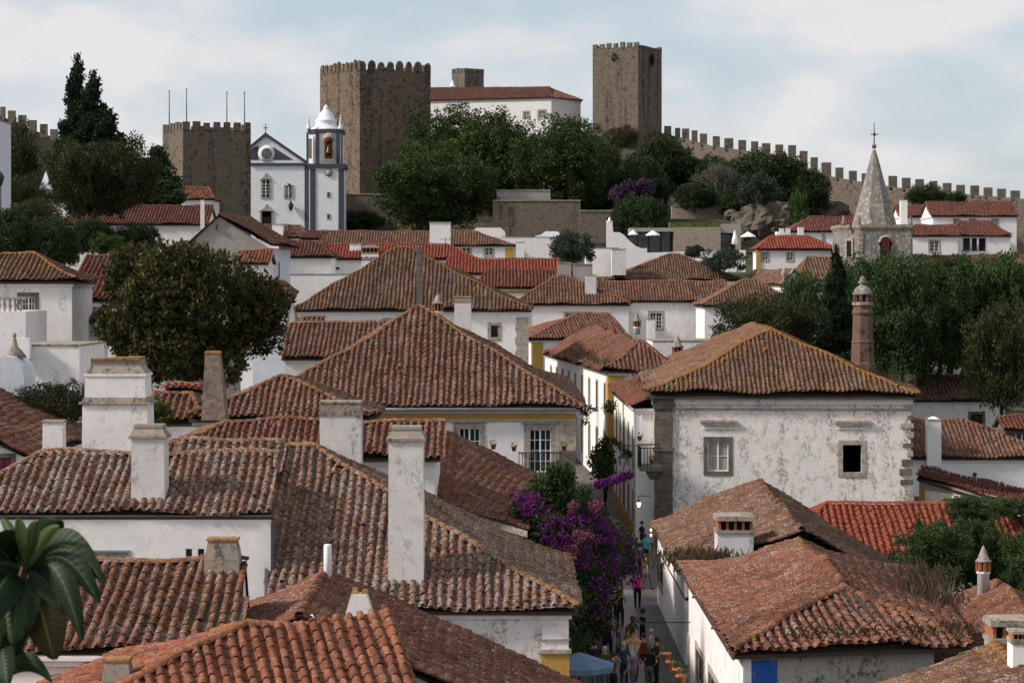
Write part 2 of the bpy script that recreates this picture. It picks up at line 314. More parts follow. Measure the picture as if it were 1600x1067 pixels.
n = NT('rock'); a = n.noise(n.pos, .8, 7, .75); ROCK = n.fin(n.mix(n.step(a, .35, .65), (.045, .04, .032), (.165, .135, .105)), .95, bump=a, bs=.9, bd=.3)
# ---------------------------------------------------------------- roof tiles
def warp(p, amp=1.0):
    """slow sag of old timbers; p (n,3) world -> dz"""
    x, y = p[:, 0], p[:, 1]
    return amp * (.055 * np.sin(.83 * x + .61 * y + 1.3) + .045 * np.sin(1.37 * x - .74 * y + .4) + .022 * np.sin(2.9 * x + 1.9 * y))
def tile_unit(seg, lip, w=1.0):
    """one canal tile: y 0..1 up the slope, arch across x, unit radius .5"""
    vs = []; fs = []
    rows = ((0, .5, .06), (1, .42, 0.0))
    for y, r, z in rows:
        for k in range(seg + 1):
            a = math.pi * k / seg; vs.append((-r * math.cos(a), y, z + r * .95 * math.sin(a)))
    for k in range(seg): fs.append((k, k + 1, seg + 2 + k, seg + 1 + k))
    if lip:
        b = len(vs)
        for k in range(seg + 1):
            a = math.pi * k / seg; vs.append((-.37 * math.cos(a), 0, .06 + .37 * .78 * math.sin(a)))
        for k in range(seg + 1):
            a = math.pi * k / seg; vs.append((-.36 * math.cos(a), .35, .03 + .37 * .70 * math.sin(a)))
        for k in range(seg):
            fs.append((k + 1, k, b + k, b + k + 1)); fs.append((b + k + 1, b + k, b + seg + 1 + k, b + seg + 2 + k))
    return np.array(vs, float), np.array(fs, int)
UNIT = {0: tile_unit(7, True), 1: tile_unit(5, True), 2: tile_unit(3, False)}
class Roof:
    def __init__(s, mat, lod, sp=.30, step=.40, amp=1.0, flare=.10, lich=0.0, cap_li=.5, jit=1.0):
        s.mat = mat; s.lod = lod; s.sp = sp; s.step = step; s.amp = amp; s.flare = flare; s.jit = jit
        s.cw = .66; s.T = []; s.CAP = []; s.bedv = []; s.bedf = []; s.bedr = []; s.bl = []; s.nb = 0; s.lich = lich; s.cap_li = cap_li
        s.slab = []; s.pslab = []; s.hips = []
    def cols(s, fn, W):
        """fn(u array) -> (a,b,lo,hi): points a+(b-a)*t, interval of s (metres from the eave)"""
        nc = max(1, int(round(W / s.sp))); sp = W / nc
        for k in range(2 * nc + 1):
            u = k * sp / 2
            cover = (k % 2 == 1) if not s.alt else (k % 2 == 0)
            r = fn(min(max(u, .01), W - .01))
            if r is None: continue
            a, d, lo, hi, N = r                    # origin at s=0, unit dir, interval, normal
            if hi - lo < .12: continue
            if lo < .05: lo = -.07
            st = s.step; n = int(math.ceil((hi - lo) / st)); ofs = RNG.uniform(-.12, .12) * st
            ss = lo + np.arange(n + (1 if ofs < 0 else 0)) * st + ofs; ss[0] = lo + RNG.uniform(-.03, .03)
            ss = ss[ss < hi - .06]; L = np.minimum(st * 1.16, hi - ss + .03)
            if cover:
                jx = RNG.normal(0, .011 * s.jit, (len(ss), 2)); X = V(d).cross(V(N)).normalized(); X = np.array(X)
                p0 = a + np.outer(ss, d) + np.outer(jx[:, 0], X); p1 = a + np.outer(ss + L, d) + np.outer(jx[:, 1], X)
                for p, q in ((p0, ss), (p1, ss + L)):
                    p[:, 2] += warp(p, s.amp) + s.flare * np.clip(1 - q / 1.5, 0, 1) ** 2
                wob = .03 * s.jit * np.sin(ss * RNG.uniform(.8, 1.6) + RNG.uniform(0, 6))[:, None]; p0 += X * wob; p1 += X * wob; p0 += np.array(N) * (.05 + RNG.uniform(0, .02, (len(ss), 1)) * s.jit); p1 += np.array(N) * .045
                s.T.append((p0, p1, np.repeat(np.array(N)[None], len(ss), 0)))
            else:
                X = np.array(V(d).cross(V(N)).normalized()); h = sp * .5; Na = np.array(N)
                ns = len(ss)
                for (o0, z0_, o1, z1_) in ((-h, .045, 0, 0), (0, 0, h, .045)):
                    c = np.zeros((ns, 4, 3)); e = ss + st; e[-1] = hi
                    for j, (q, o, z) in enumerate(((ss, o0, z0_ + .02), (ss, o1, z1_ + .02), (e, o1, z1_), (e, o0, z0_))):
                        pp = a + np.outer(q, d) + X * o + Na * z; pp[:, 2] += warp(pp, s.amp) + s.flare * np.clip(1 - q / 1.5, 0, 1) ** 2; c[:, j] = pp
                    s.bedv.append(c.reshape(-1, 3)); s.bedr.append(np.repeat(RNG.rand(ns), 4))
    alt = False
    def facing(s, pts):
        c = sum(pts, V((0, 0, 0))) / len(pts); n = (pts[1] - pts[0]).cross(pts[-1] - pts[0])
        if n.length < 1e-6: n = (pts[1] - pts[0]).cross(pts[2] - pts[0])
        if n.z < 0: n = -n
        n.normalize(); v = (V((0, 0, CZ)) - c).normalized(); return n, n.dot(v)
    def plane(s, pts, cdir=None, force=False):
        """planar polygon, first edge = eave; cdir horizontal (x,y) direction up the slope"""
        pts = [V(p) for p in pts]; n, fc = s.facing(pts); s.slab.append(pts)
        if fc < -.03 and not force: s.flat(pts, n); return
        e = (pts[1] - pts[0]); W = e.length; U = e.normalized()
        d = n.cross(U); d = d if d.z > 0 else -d; d.normalize()
        if cdir is not None:
            h = V((cdir[0], cdir[1], 0)); dd = h - n * 0; dz = -(n.x * h.x + n.y * h.y) / n.z; dd = V((h.x, h.y, dz)).normalized(); d = dd if dd.z > 0 else -dd
        # coordinates (u,s) in the basis U,d
        G = np.array([[1, U.dot(d)], [U.dot(d), 1]]); Gi = np.linalg.inv(G)
        q = []
        for p in pts:
            r = p - pts[0]; uv = Gi @ np.array([r.dot(U), r.dot(d)]); q.append(uv)
        us = [a[0] for a in q]; u0, u1 = min(us), max(us); N = np.array(n); a0 = np.array(pts[0]); Un = np.array(U); dn = np.array(d)
        def fn(u):
            u = u + u0; xs = []
            for i in range(len(q)):
                A, B = q[i], q[(i + 1) % len(q)]
                if (A[0] - u) * (B[0] - u) < 0: xs.append(A[1] + (B[1] - A[1]) * (u - A[0]) / (B[0] - A[0]))
            if len(xs) < 2: return None
            return a0 + Un * u, dn, min(xs), max(xs), N
        s.cols(fn, u1 - u0)
    def patch(s, e0, e1, r1, r0, force=False):
        """bilinear patch: eave e0->e1, ridge r0->r1, columns run straight between them"""
        e0, e1, r1, r0 = map(V, (e0, e1, r1, r0)); pts = [e0, e1, r1, r0]; n, fc = s.facing(pts); s.slab.append(pts)
        if fc < -.03 and not force: s.flat(pts, n); return
        s.slab.pop(); s.pslab.append(pts); W = (e1 - e0).length; A0, A1, B1, B0 = map(np.array, (e0, e1, r1, r0))
        def fn(u):
            t = u / W; a = A0 + (A1 - A0) * t; b = B0 + (B1 - B0) * t; L = np.linalg.norm(b - a); d = (b - a) / L
            ev = (A1 - A0) * 1.0; N = np.cross(ev, d); N = N / np.linalg.norm(N); N = N if N[2] > 0 else -N
            return a, d, 0, L, N
        s.cols(fn, W)
    def flat(s, pts, n):
        m = len(pts)
        for i in range(1, m - 1):
            c = np.array([pts[0], pts[i], pts[i + 1], pts[i + 1]]); c[3] = (c[2] + c[0]) / 2; s.bedv.append(c); s.bedr.append(np.full(4, .5))
    def cap(s, a, b, r=.125, li=None):
        a, b = V(a), V(b)
        if a.z > b.z + .01: a, b = b, a
        L = (b - a).length; st = max(.36, s.step); n = max(1, int(L / st)); st = L / n; d = (b - a).normalized()
        s.hips.append((np.array(a), np.array(b)))
        N = V((0, 0, 1)) - d * d.z; N.normalize(); t = np.arange(n) * st
        p0 = np.array(a) + np.outer(t, d); p1 = np.array(a) + np.outer(t + st * 1.15, d)
        for p in (p0, p1): p[:, 2] += warp(p, s.amp)
        if s.flare and abs(d.z) > .1:
            for p, q in ((p0, t), (p1, t + st)): p[:, 2] += s.flare * np.clip(1 - q * .7 / 1.5, 0, 1) ** 2
        s.CAP.append((p0 + np.array(N) * .05, p1 + np.array(N) * .045, np.repeat(np.array(N)[None], n, 0), r))
    def frames(s, p0, p1, N, wid):
        d = p1 - p0; L = np.linalg.norm(d, axis=1, keepdims=True); y = d / L; x = np.cross(y, N); x /= np.linalg.norm(x, axis=1, keepdims=True); z = np.cross(x, y)
        rot = RNG.normal(0, .05 * s.jit, (len(p0), 1)); slip = (RNG.rand(len(p0), 1) < .015 * s.jit); d = d.copy(); p0 = p0 - y * slip * .14 + x * slip * RNG.uniform(-.07, .07, (len(p0), 1)); x2 = x * np.cos(rot) + z * np.sin(rot); z2 = -x * np.sin(rot) + z * np.cos(rot)
        sc_ = wid * (1 + RNG.uniform(-.07, .07, (len(p0), 1)) * s.jit)
        M = np.zeros((len(p0), 3, 4)); M[:, :, 0] = x2 * sc_; M[:, :, 1] = d; M[:, :, 2] = z2 * sc_; M[:, :, 3] = p0; return M
    def build(s, house, nparts, name='roof'):
        o = org(house)
        roof = None; mb = MB()
        for pts in s.slab:
            n = (pts[1] - pts[0]).cross(pts[-1] - pts[0]) if len(pts) > 3 else (pts[1] - pts[0]).cross(pts[2] - pts[0])
            n = n.normalized(); n = n if n.z > 0 else -n
            c = sum(pts, V((0, 0, 0))) / len(pts)
            up = [p + (c - p).normalized() * .06 - n * .05 for p in pts]; dn = [p - V((0, 0, .10)) for p in up]; k = len(pts)
            if ((up[1] - up[0]).cross(up[2] - up[0])).z < 0: up.reverse(); dn.reverse()
            mb.add(up + dn, [tuple(range(k)), tuple(range(2 * k - 1, k - 1, -1))] + [(i, k + i, k + (i + 1) % k, (i + 1) % k) for i in range(k)])
        for e0, e1, r1, r0 in s.pslab:
            K = 6; g = [[(e0.lerp(e1, i / K)).lerp(r0.lerp(r1, i / K), j / K) - V((0, 0, .09)) for j in range(K + 1)] for i in range(K + 1)]; vs = [q for row in g for q in row]
            mb.add(vs, [(i * (K + 1) + j, (i + 1) * (K + 1) + j, (i + 1) * (K + 1) + j + 1, i * (K + 1) + j + 1) for i in range(K) for j in range(K)])
            mb.add([q - V((0, 0, .08)) for q in vs], [(i * (K + 1) + j, i * (K + 1) + j + 1, (i + 1) * (K + 1) + j + 1, (i + 1) * (K + 1) + j) for i in range(K) for j in range(K)])
        roof = mb.build(name, [WOODD], house)
        # lichen grows where hips and ridges stay damp
        Ms = []
        if s.T:
            p0 = np.concatenate([t[0] for t in s.T]); p1 = np.concatenate([t[1] for t in s.T]); N = np.concatenate([t[2] for t in s.T])
            M = s.frames(p0, p1, N, s.sp * s.cw); li = np.full(len(p0), s.lich)
            for a, b in s.hips:
                ab = b - a; t = np.clip(((p0 - a) @ ab) / (ab @ ab), 0, 1); dist = np.linalg.norm(p0 - (a + t[:, None] * ab), axis=1)
                li = np.maximum(li, s.lich + s.cap_li * .8 * np.exp(-dist / .55))
            Ms.append((M, li, 'roof_tile'))
        if s.CAP:
            for c in s.CAP:
                M = s.frames(c[0], c[1], c[2], c[3] * 2); Ms.append((M, np.full(len(M), s.lich + s.cap_li), 'ridge_tile'))
        vs, fs, rn, ll = [], [], [], []; nb = 0
        uv, uf = UNIT[s.lod]
        allM = np.concatenate([m[0] for m in Ms]); allL = np.concatenate([m[1] for m in Ms]); nm = sum([[m[2]] * len(m[0]) for m in Ms], [])
        own = np.zeros(len(allM), bool)
        if nparts:
            c = allM[:, :, 3]; px = 800 + c[:, 0] / c[:, 1] * F; py = HY - (c[:, 2] - CZ) / c[:, 1] * F
            vis = (px > -10) & (px < 1610) & (py > 0) & (py < 1080); sc_ = np.where(vis, 1 / c[:, 1], 0); rank = np.argsort(-sc_)
            isr = np.array([q == 'ridge_tile' for q in nm])
            for cls in (True, False):
                rk = [i for i in rank if isr[i] == cls and vis[i]][:nparts if not cls else min(nparts, 150)]; own[rk] = True
            key = (s.mat.name, s.lod)
            if key not in TILEMESH:
                me = npmesh('canal_tile', uv, uf, s.mat); TILEMESH[key] = me
            me = TILEMESH[key]; oo = np.array(o)
            for i in np.nonzero(own)[0]:
                t = bpy.data.objects.new(nm[i], me); M = allM[i]
                t.parent = roof; m4 = Matrix([[*M[0]], [*M[1]], [*M[2]], [0, 0, 0, 1]])
                m4[0][3] -= oo[0]; m4[1][3] -= oo[1]; m4[2][3] -= oo[2]; t.matrix_basis = m4; t.color = (float(allL[i]), 0, 0, 1); COL.objects.link(t)
        rest = ~own; Mr = allM[rest]; Lr = allL[rest]; n = len(Mr)
        if n:
            vv = np.einsum('nij,vj->nvi', Mr, np.c_[uv, np.ones(len(uv))]); v1 = vv.reshape(-1, 3); r = RNG.rand(n)
            f1 = (uf[None] + (np.arange(n) * len(uv))[:, None, None]).reshape(-1, 4)
            me = npmesh('tile_rows', v1 - np.array(o), f1, s.mat, np.repeat(r, len(uv)), np.repeat(Lr, len(uv)))
            link('tile_cover', me, roof, kind='stuff')
        if s.bedv:
            bv = np.concatenate(s.bedv); br = np.concatenate(s.bedr); bf = np.arange(len(bv)).reshape(-1, 4)
            me = npmesh('tile_bed', bv - np.array(o), bf, s.mat, br, np.full(len(bv), s.lich * .6), smooth=False); link('tile_channel', me, roof, kind='stuff')
        return roof
TILEMESH = {}
# ---------------------------------------------------------------- houses
def hray(px, py, p0, n):
    """camera ray through a photo pixel met with the vertical plane (p0, n)"""
    d = V(((px - 800) / F, 1, -(py - HY) / F)); o = V((0, 0, CZ)); n = V((n[0], n[1], 0)); t = (V((p0[0], p0[1], 0)) - V((0, 0, 0))).dot(n) / V((d.x, d.y, 0)).dot(n)
    return o + d * t
class House:
    def __init__(s, name, label, cat, fp, zb, zt, wmat, tops=None, cornice=True, group=None, cmat=None, corn_h=.28):
        s.fp = [V((p[0], p[1], 0)) for p in fp]; s.zb = zb; s.zt = zt; s.wmat = wmat
        c = sum(s.fp, V((0, 0, 0))) / len(s.fp); s.o = thing(name, label, cat, (c.x, c.y, zb), group); s.holes = {}; s.win = []; s.gab = []; s.cornice = cornice; s.cmat = cmat or wmat; s.corn_h = corn_h
        s.roofs = []
    def side(s, i):
        a = s.fp[i]; b = s.fp[(i + 1) % len(s.fp)]; u = (b - a).normalized(); n = V((u.y, -u.x, 0)); return a, u, n, (b - a).length
    def window(s, i, x0, y0, x1, y1, fr=.16, style='sash', nx=2, ny=3, fmat=None, pmat=None, smat=None, lintel=0, sill=True, name='window', label=None, dep=.14, proud=.03, arch=False):
        a, u, n, L = s.side(i); p = hray(x0, y0, a, n); q = hray(x1, y1, a, n); p2 = hray(x0, y1, a, n)
        ua, ub = sorted(((p - a).dot(u), (q - a).dot(u))); za, zb_ = sorted((p.z, (q.z)))
        s.win_m(i, ua, ub, za, zb_, fr, style, nx, ny, fmat, pmat, smat, lintel, sill, name, label, dep, proud)
    def win_m(s, i, ua, ub, za, zc, fr=.16, style='sash', nx=2, ny=3, fmat=None, pmat=None, smat=None, lintel=0, sill=True, name='window', label=None, dep=.14, proud=.03):
        a, u, n, L = s.side(i); ua = max(ua, .03); ub = min(ub, L - .03)
        if ub - ua < .1: return
        zc = min(zc, s.zt - .02)
        s.holes.setdefault(i, []).append((ua, ub, za, zc)); fmat = fmat or S_TRIM; A = V((a.x, a.y, 0))
        def q(uu, zz, dd): r = A + u * uu + n * dd; return (r.x, r.y, zz)
        def bar(mb, u0, u1, z0, z1, d0, d1):
            vs = [q(u0, z0, d0), q(u1, z0, d0), q(u1, z0, d1), q(u0, z0, d1), q(u0, z1, d0), q(u1, z1, d0), q(u1, z1, d1), q(u0, z1, d1)]
            mb.add(vs, [(0, 3, 2, 1), (4, 5, 6, 7), (0, 1, 5, 4), (1, 2, 6, 5), (2, 3, 7, 6), (3, 0, 4, 7)])
        m = MB(); f = fr
        if f > 0:
            bar(m, ua - f, ua, za - (f if sill else 0), zc + f, -.05, proud); bar(m, ub, ub + f, za - (f if sill else 0), zc + f, -.05, proud)
            bar(m, ua, ub, zc, zc + f, -.05, proud)
            if sill: bar(m, ua, ub, za - f, za, -.05, proud + .02)
            if lintel: bar(m, ua - f - .1, ub + f + .1, zc + f + .02, zc + f + .02 + lintel, -.04, proud + .09)
        else: bar(m, ua, ub, za - .03, za, -.1, .03)
        w = m.build(name, [fmat], s.o, label=label)
        if style == 'open': return w
        m = MB(); t = .05 if (ub - ua) < 2 else .06; b = .035
        if style in ('sash', 'french'):
            d0, d1 = -dep, -dep + .05
            bar(m, ua, ua + t, za, zc, d0, d1); bar(m, ub - t, ub, za, zc, d0, d1); bar(m, ua + t, ub - t, za, za + t, d0, d1); bar(m, ua + t, ub - t, zc - t, zc, d0, d1)
            mid = (ua + ub) / 2; bar(m, mid - t * .8, mid + t * .8, za + t, zc - t, d0, d1 + .01)
            for k in range(1, ny): zz = za + (zc - za) * k / ny; bar(m, ua + t, mid - t * .8, zz - b / 2, zz + b / 2, d0 + .01, d1 - .01); bar(m, mid + t * .8, ub - t, zz - b / 2, zz + b / 2, d0 + .01, d1 - .01)
            for k in range(1, nx):
                for (l, r) in ((ua, mid), (mid, ub)): uu = l + (r - l) * k / nx; bar(m, uu - b / 2, uu + b / 2, za + t, zc - t, d0 + .012, d1 - .012)
            m.build('sash', [smat or WHITEP], w)
        m = MB(); bar(m, ua, ub, za, zc, -dep - .05, -dep); m.build('pane', [pmat or GLASS], w)
        return w
    def gable(s, i, apex_u, z, mat=None, pts=None):
        s.gab.append((i, apex_u, z))
    def box(s, name, mat, px0, px1, py0, py1, Y, dep, **k):
        x0, x1 = Xat(px0, Y), Xat(px1, Y); m = MB(); m.box(x0, x1, Y, Y + dep, Zat(py1, Y), Zat(py0, Y)); return m.build(name, [mat], s.o, **k)
    def finish(s, nparts=0):
        m = MB(); nfp = len(s.fp)
        for i in range(nfp):
            a, u, n, L = s.side(i); H = s.holes.get(i, [])
            def q(uu, zz, dd=0): r = a + u * uu + n * dd; return (r.x, r.y, zz)
            us = sorted({0, L, *[h[0] for h in H], *[h[1] for h in H]}); zs = sorted({s.zb, s.zt, *[h[2] for h in H if h[2] > s.zb], *[h[3] for h in H]})
            for x in range(len(us) - 1):
                for y in range(len(zs) - 1):
                    cu, cz = (us[x] + us[x + 1]) / 2, (zs[y] + zs[y + 1]) / 2
                    if any(h[0] < cu < h[1] and h[2] < cz < h[3] for h in H): continue
                    m.quad(q(us[x], zs[y]), q(us[x + 1], zs[y]), q(us[x + 1], zs[y + 1]), q(us[x], zs[y + 1]))
            for (u0, u1, z0, z1) in H:
                d = -.22
                m.quad(q(u0, z0), q(u0, z0, d), q(u0, z1, d), q(u0, z1)); m.quad(q(u1, z0, d), q(u1, z0), q(u1, z1), q(u1, z1, d))
                m.quad(q(u0, z0, d), q(u0, z0), q(u1, z0), q(u1, z0, d)); m.quad(q(u0, z1), q(u0, z1, d), q(u1, z1, d), q(u1, z1))
        for (i, au, z) in s.gab:
            a, u, n, L = s.side(i); p = a + u * au; m.poly([(a.x, a.y, s.zt), (a.x + u.x * L, a.y + u.y * L, s.zt), (p.x, p.y, z)])
        m.build('wall', [s.wmat], s.o)
        if s.cornice:
            m = MB(); h = s.corn_h
            for i in range(nfp):
                a, u, n, L = s.side(i); c = a + u * (L / 2) + n * .05
                m.obox((c.x, c.y), u, L / 2 + .09, n, .05, s.zt - h, s.zt - .03 - .004 * i)
                c = a + u * (L / 2) + n * .09; m.obox((c.x, c.y), u, L / 2 + .16, n, .09, s.zt - h * .45, s.zt - .02 - .004 * i)
            m.build('cornice', [s.cmat], s.o)
        for r in s.roofs: r.build(s.o, nparts)
        return s
def rect(name, label, L, R_, mat=T_OLD, wmat=W_CLEAN, ridge=None, D=None, pitch=25, ends='hh', deep=False, zb=0, lod=None, oh=.28, cat='house', nparts=0, sp=.30, lich=0., cap_li=.5, cornice=True, cmat=None, fin=False, amp=1., back=None, step=None, flare=None, group=None, corn_h=.28, skewr=0, skewl=0):
    """four-sided roof over a rectangular house: eave from L=(px,py,Y) to R=(px,Y); ridge=(px0,px1,py)"""
    e0 = P(*L); z0 = e0.z; e1 = V((Xat(R_[0], R_[1]), R_[1], z0)); U = (e1 - e0).normalized(); n = V((-U.y, U.x, 0)); W = (e1 - e0).length; tp = math.tan(math.radians(pitch))
    if lod is None: lod = 0 if L[2] < 95 else (1 if L[2] < 200 else 2)
    if step is None: step = .40 if lod < 2 else .55
    if lod == 2 and sp == .30: sp = .36
    rf = Roof(mat, lod, sp=sp, step=step, lich=lich, cap_li=cap_li, amp=amp, flare=(.10 if flare is None else flare))
    hl = ends[0] == 'h'; hr = ends[1] == 'h'
    if not deep:
        if ridge and len(ridge) == 3:
            lo, hi = .3, 60
            mid0 = e0 + U * (W * .5)
            for _ in range(50):
                d = (lo + hi) / 2; p = mid0 + n * d; p.z = z0 + d * tp
                if pix(p)[1] > ridge[2]: lo = d
                else: hi = d
            def at(px):
                a = -5; b = W + 5
                for _ in range(40):
                    c = (a + b) / 2; p = e0 + U * c + n * d
                    if pix(p)[0] < px: a = c
                    else: b = c
                return c
            r0 = 0 if not hl else at(ridge[0]); r1 = W if not hr else at(ridge[1])
            if hl: r0 = max(.2, r0)
            if hr: r1 = min(W - .2, r1)
        else:
            d = D / 2; r0 = d if hl else 0; r1 = W - d if hr else W
        if r1 < r0: r0 = r1 = (r0 + r1) / 2
        D = D or 2 * d; zr = z0 + d * tp
        A = e0 + U * r0 + n * d; B = e0 + U * r1 + n * d; A.z = B.z = zr
        e2 = e1 + n * D + U * skewr * D; e3 = e0 + n * D + U * skewl * D; B = B + U * skewr * d; A = A + U * skewl * d
        if (B - A).length < .05: rf.plane([e0, e1, B]); rf.plane([e2, e3, A])
        else: rf.plane([e0, e1, B, A]); rf.plane([e2, e3, A, B])
        if hl: rf.plane([e3, e0, A]); rf.cap(e0, A); rf.cap(e3, A)
        if hr: rf.plane([e1, e2, B]); rf.cap(e1, B); rf.cap(e2, B)
        if (B - A).length > .3: rf.cap(A, B)
    else:
        d = W / 2; zr = z0 + d * tp; c = e0 + U * d
        A = c + n * (d if hl else 0); B = c + n * (D - (d if hr else 0)); A.z = B.z = zr; e2 = e1 + n * D; e3 = e0 + n * D
        rf.plane([e3, e0, A, B]); rf.plane([e1, e2, B, A]); rf.cap(A, B)
        if hl: rf.plane([e0, e1, A]); rf.cap(e0, A); rf.cap(e1, A)
        if hr: rf.plane([e2, e3, B]); rf.cap(e2, B); rf.cap(e3, B)
    i0 = e0 + U * oh + n * oh; i1 = e1 - U * oh + n * oh; i2 = e1 - U * (oh - skewr * D) + n * (D - oh); i3 = e0 + U * (oh + skewl * D) + n * (D - oh)
    H = House(name, label, cat, [i0, i1, i2, i3], zb, z0 + oh * tp * .2 - .02, wmat, cornice=cornice, cmat=cmat, group=group, corn_h=corn_h)
    if not deep:
        if not hl: H.gable(3, D - oh - d, zr - .15)
        if not hr: H.gable(1, d - oh, zr - .15)
    else:
        if not hl: H.gable(0, d - oh, zr - .15)
        if not hr: H.gable(2, d - oh, zr - .15)
    H.roofs.append(rf); H.e = (e0, e1, e2, e3); H.A = A; H.B = B; H.nparts = nparts; H.rf = rf
    return H
def chimney(H, px0, px1, pt, pb, Y, style='cap', dep=None, mat=None, capm=None, label=None, ext=.6, u=(1, 0)):
    """masonry chimney seen from px0..px1, top pt, base pb at distance Y"""
    mat = mat or CHIM; capm = capm or CAPM; o = H.o if hasattr(H, 'o') else H
    x0, x1 = Xat(px0, Y), Xat(px1, Y); w = x1 - x0; dep = dep or w * .8; c = ((x0 + x1) / 2, Y + dep / 2); zt, zb = Zat(pt, Y), Zat(pb, Y) - ext; h = zt - zb; m = MB()
    if style == 'cap':          # plain shaft with a splayed, weathered cap
        k = min(.55, w * .38); m.frus(c, w * .93, dep * .93, w * .90, dep * .92, zb, zt - k, u); ch = m.build('chimney', [mat], o, label=label)
        m = MB(); m.frus(c, w * 1.04, dep * 1.04, w * 1.04, dep * 1.04, zt - k, zt - k * .8, u); m.frus(c, w, dep, w * .74, dep * .74, zt - k * .8, zt - k * .22, u); m.frus(c, w * .80, dep * .8, w * .78, dep * .78, zt - k * .22, zt, u); m.build('chimney_cap', [capm], ch)
    elif style == 'band':
        k = min(.6, w * .33); m.frus(c, w * .94, dep * .94, w * .93, dep * .93, zb, zt - k, u); ch = m.build('chimney', [mat], o, label=label)
        m = MB(); m.frus(c, w * .99, dep * .99, w, dep, zt - k, zt - k * .8, u); m.frus(c, w * .94, dep * .94, w * .90, dep * .9, zt - k * .8, zt - .06, u); m.frus(c, w * .97, dep * .97, w * .95, dep * .95, zt - .06, zt, u); m.build('chimney_cap', [capm], ch)
    elif style == 'plain':
        m.frus(c, w, dep, w * .97, dep * .97, zb, zt - .07, u); ch = m.build('chimney', [mat], o, label=label)
        m = MB(); m.frus(c, w * 1.08, dep * 1.08, w * 1.05, dep * 1.05, zt - .07, zt, u); m.build('chimney_cap', [capm], ch)
    elif style == 'flare':
        m.frus(c, w, dep, w * .97, dep * .97, zb, zt - (zt - Zat(pb, Y)) * .75, u); m.frus(c, w * .97, dep * .97, w * .78, dep * .78, zt - (zt - Zat(pb, Y)) * .75, zt - .06, u); ch = m.build('chimney', [mat], o, label=label)
        m = MB(); m.frus(c, w * .88, dep * .88, w * .86, dep * .86, zt - .06, zt, u); m.build('chimney_cap', [TERRAD], ch)
    elif style == 'slots':      # brick vents under a tiled top
        k = w * .42; m.frus(c, w * .95, dep * .95, w * .95, dep * .95, zb, zt - k - .12, u); ch = m.build('chimney', [mat], o, label=label)
        m = MB(); m.frus(c, w * 1.02, dep * 1.02, w * 1.02, dep * 1.02, zt - k - .12, zt - k, u); m.build('chimney_ledge', [CAPM], ch)
        n = 5
        for j in range(n):
            m = MB(); xx = -w / 2 + w * .08 + (w * .84) * j / (n - 1)
            m.frus((c[0] + xx, c[1]), w * .07, dep * .86, w * .07, dep * .86, zt - k, zt - k * .4)
            m.build('vent_brick', [TERRA], ch)
        m = MB(); m.frus(c, w * .8, dep * .7, w * .8, dep * .7, zt - k, zt - k * .4); m.build('flue', [DARKI], ch)
        m = MB(); m.frus(c, w * 1.04, dep * 1.04, w * 1.02, dep * 1.02, zt - k * .4, zt - k * .1, u); m.frus(c, w * .9, dep * .9, w * .5, dep * .5, zt - k * .1, zt, u); m.build('chimney_cap', [CAPM], ch)
    elif style == 'lantern':    # round chimney: ring of vents and a cone
        r = w / 2; C = (c[0], c[1], 0); zc = zt - w * 1.0; m.lathe(C, [(r * .86, zb), (r * .80, zc - w * .95), (r * .95, zc - w * .9), (r * .95, zc - w * .75)], 12); ch = m.build('chimney', [mat], o, label=label)
        for j in range(8):
            a = j * math.pi / 4; m = MB(); q = (C[0] + r * .82 * math.cos(a), C[1] + r * .82 * math.sin(a)); m.frus(q, .09, .09, .09, .09, zc - w * .75, zc - w * .12); m.build('vent_brick', [TERRA], ch)
        m = MB(); m.lathe(C, [(r * .5, zc - w * .75), (r * .5, zc - w * .12)], 8); m.build('flue', [DARKI], ch)
        m = MB(); m.lathe(C, [(r * 1.08, zc - w * .12), (r * 1.08, zc), (r * .8, zc + w * .08), (r * .5, zc + w * .5), (r * .16, zc + w * .9), (.02, zt)], 14); m.build('chimney_cap', [capm], ch)
    return ch
# ---------------------------------------------------------------- foliage
def leafcloud(lobes, n, size, rng, flat=0.0, shell=.55, aspect=.55, up=.3, clump=1, cl_r=.5, droop=0):
    """rhombus leaves spread through ellipsoid lobes [(x,y,z,rx,ry,rz)]"""
    lobes = np.array(lobes, float); vol = (lobes[:, 3] * lobes[:, 4] * lobes[:, 5]) ** .67; nc = max(1, n // clump)
    li = rng.choice(len(lobes), nc, p=vol / vol.sum()); d = rng.normal(size=(nc, 3)); d /= np.linalg.norm(d, axis=1, keepdims=True)
    r = shell + (1 - shell) * rng.rand(nc) ** .6; r *= 1 + rng.normal(0, .05, nc)
    L = lobes[li]; c = L[:, :3] + d * r[:, None] * L[:, 3:6]
    if clump > 1:
        c = np.repeat(c, clump, 0) + rng.normal(0, cl_r, (nc * clump, 3)) * .6; d = np.repeat(d, clump, 0); r = np.repeat(r, clump); crnd = np.repeat(rng.rand(nc), clump)
    else: crnd = rng.rand(nc)
    m = len(c); a = d * .6 + rng.normal(0, .7, (m, 3)); a[:, 2] += up; a[:, 2] -= droop; a /= np.linalg.norm(a, axis=1, keepdims=True)
    b = rng.normal(size=(m, 3)); b -= a * (b * a).sum(1, keepdims=True); b /= np.linalg.norm(b, axis=1, keepdims=True)
    s = size * rng.uniform(.6, 1.35, (m, 1)); v = np.zeros((m, 4, 3)); v[:, 0] = c - a * s * .5; v[:, 2] = c + a * s * .5; v[:, 1] = c + b * s * aspect * .5 - a * s * .05; v[:, 3] = c - b * s * aspect * .5 - a * s * .05
    q = np.arange(m * 4).reshape(-1, 4); rn = np.clip(.55 * rng.rand(m) + .45 * crnd, 0, 1); return v.reshape(-1, 3), q, np.repeat(rn, 4)
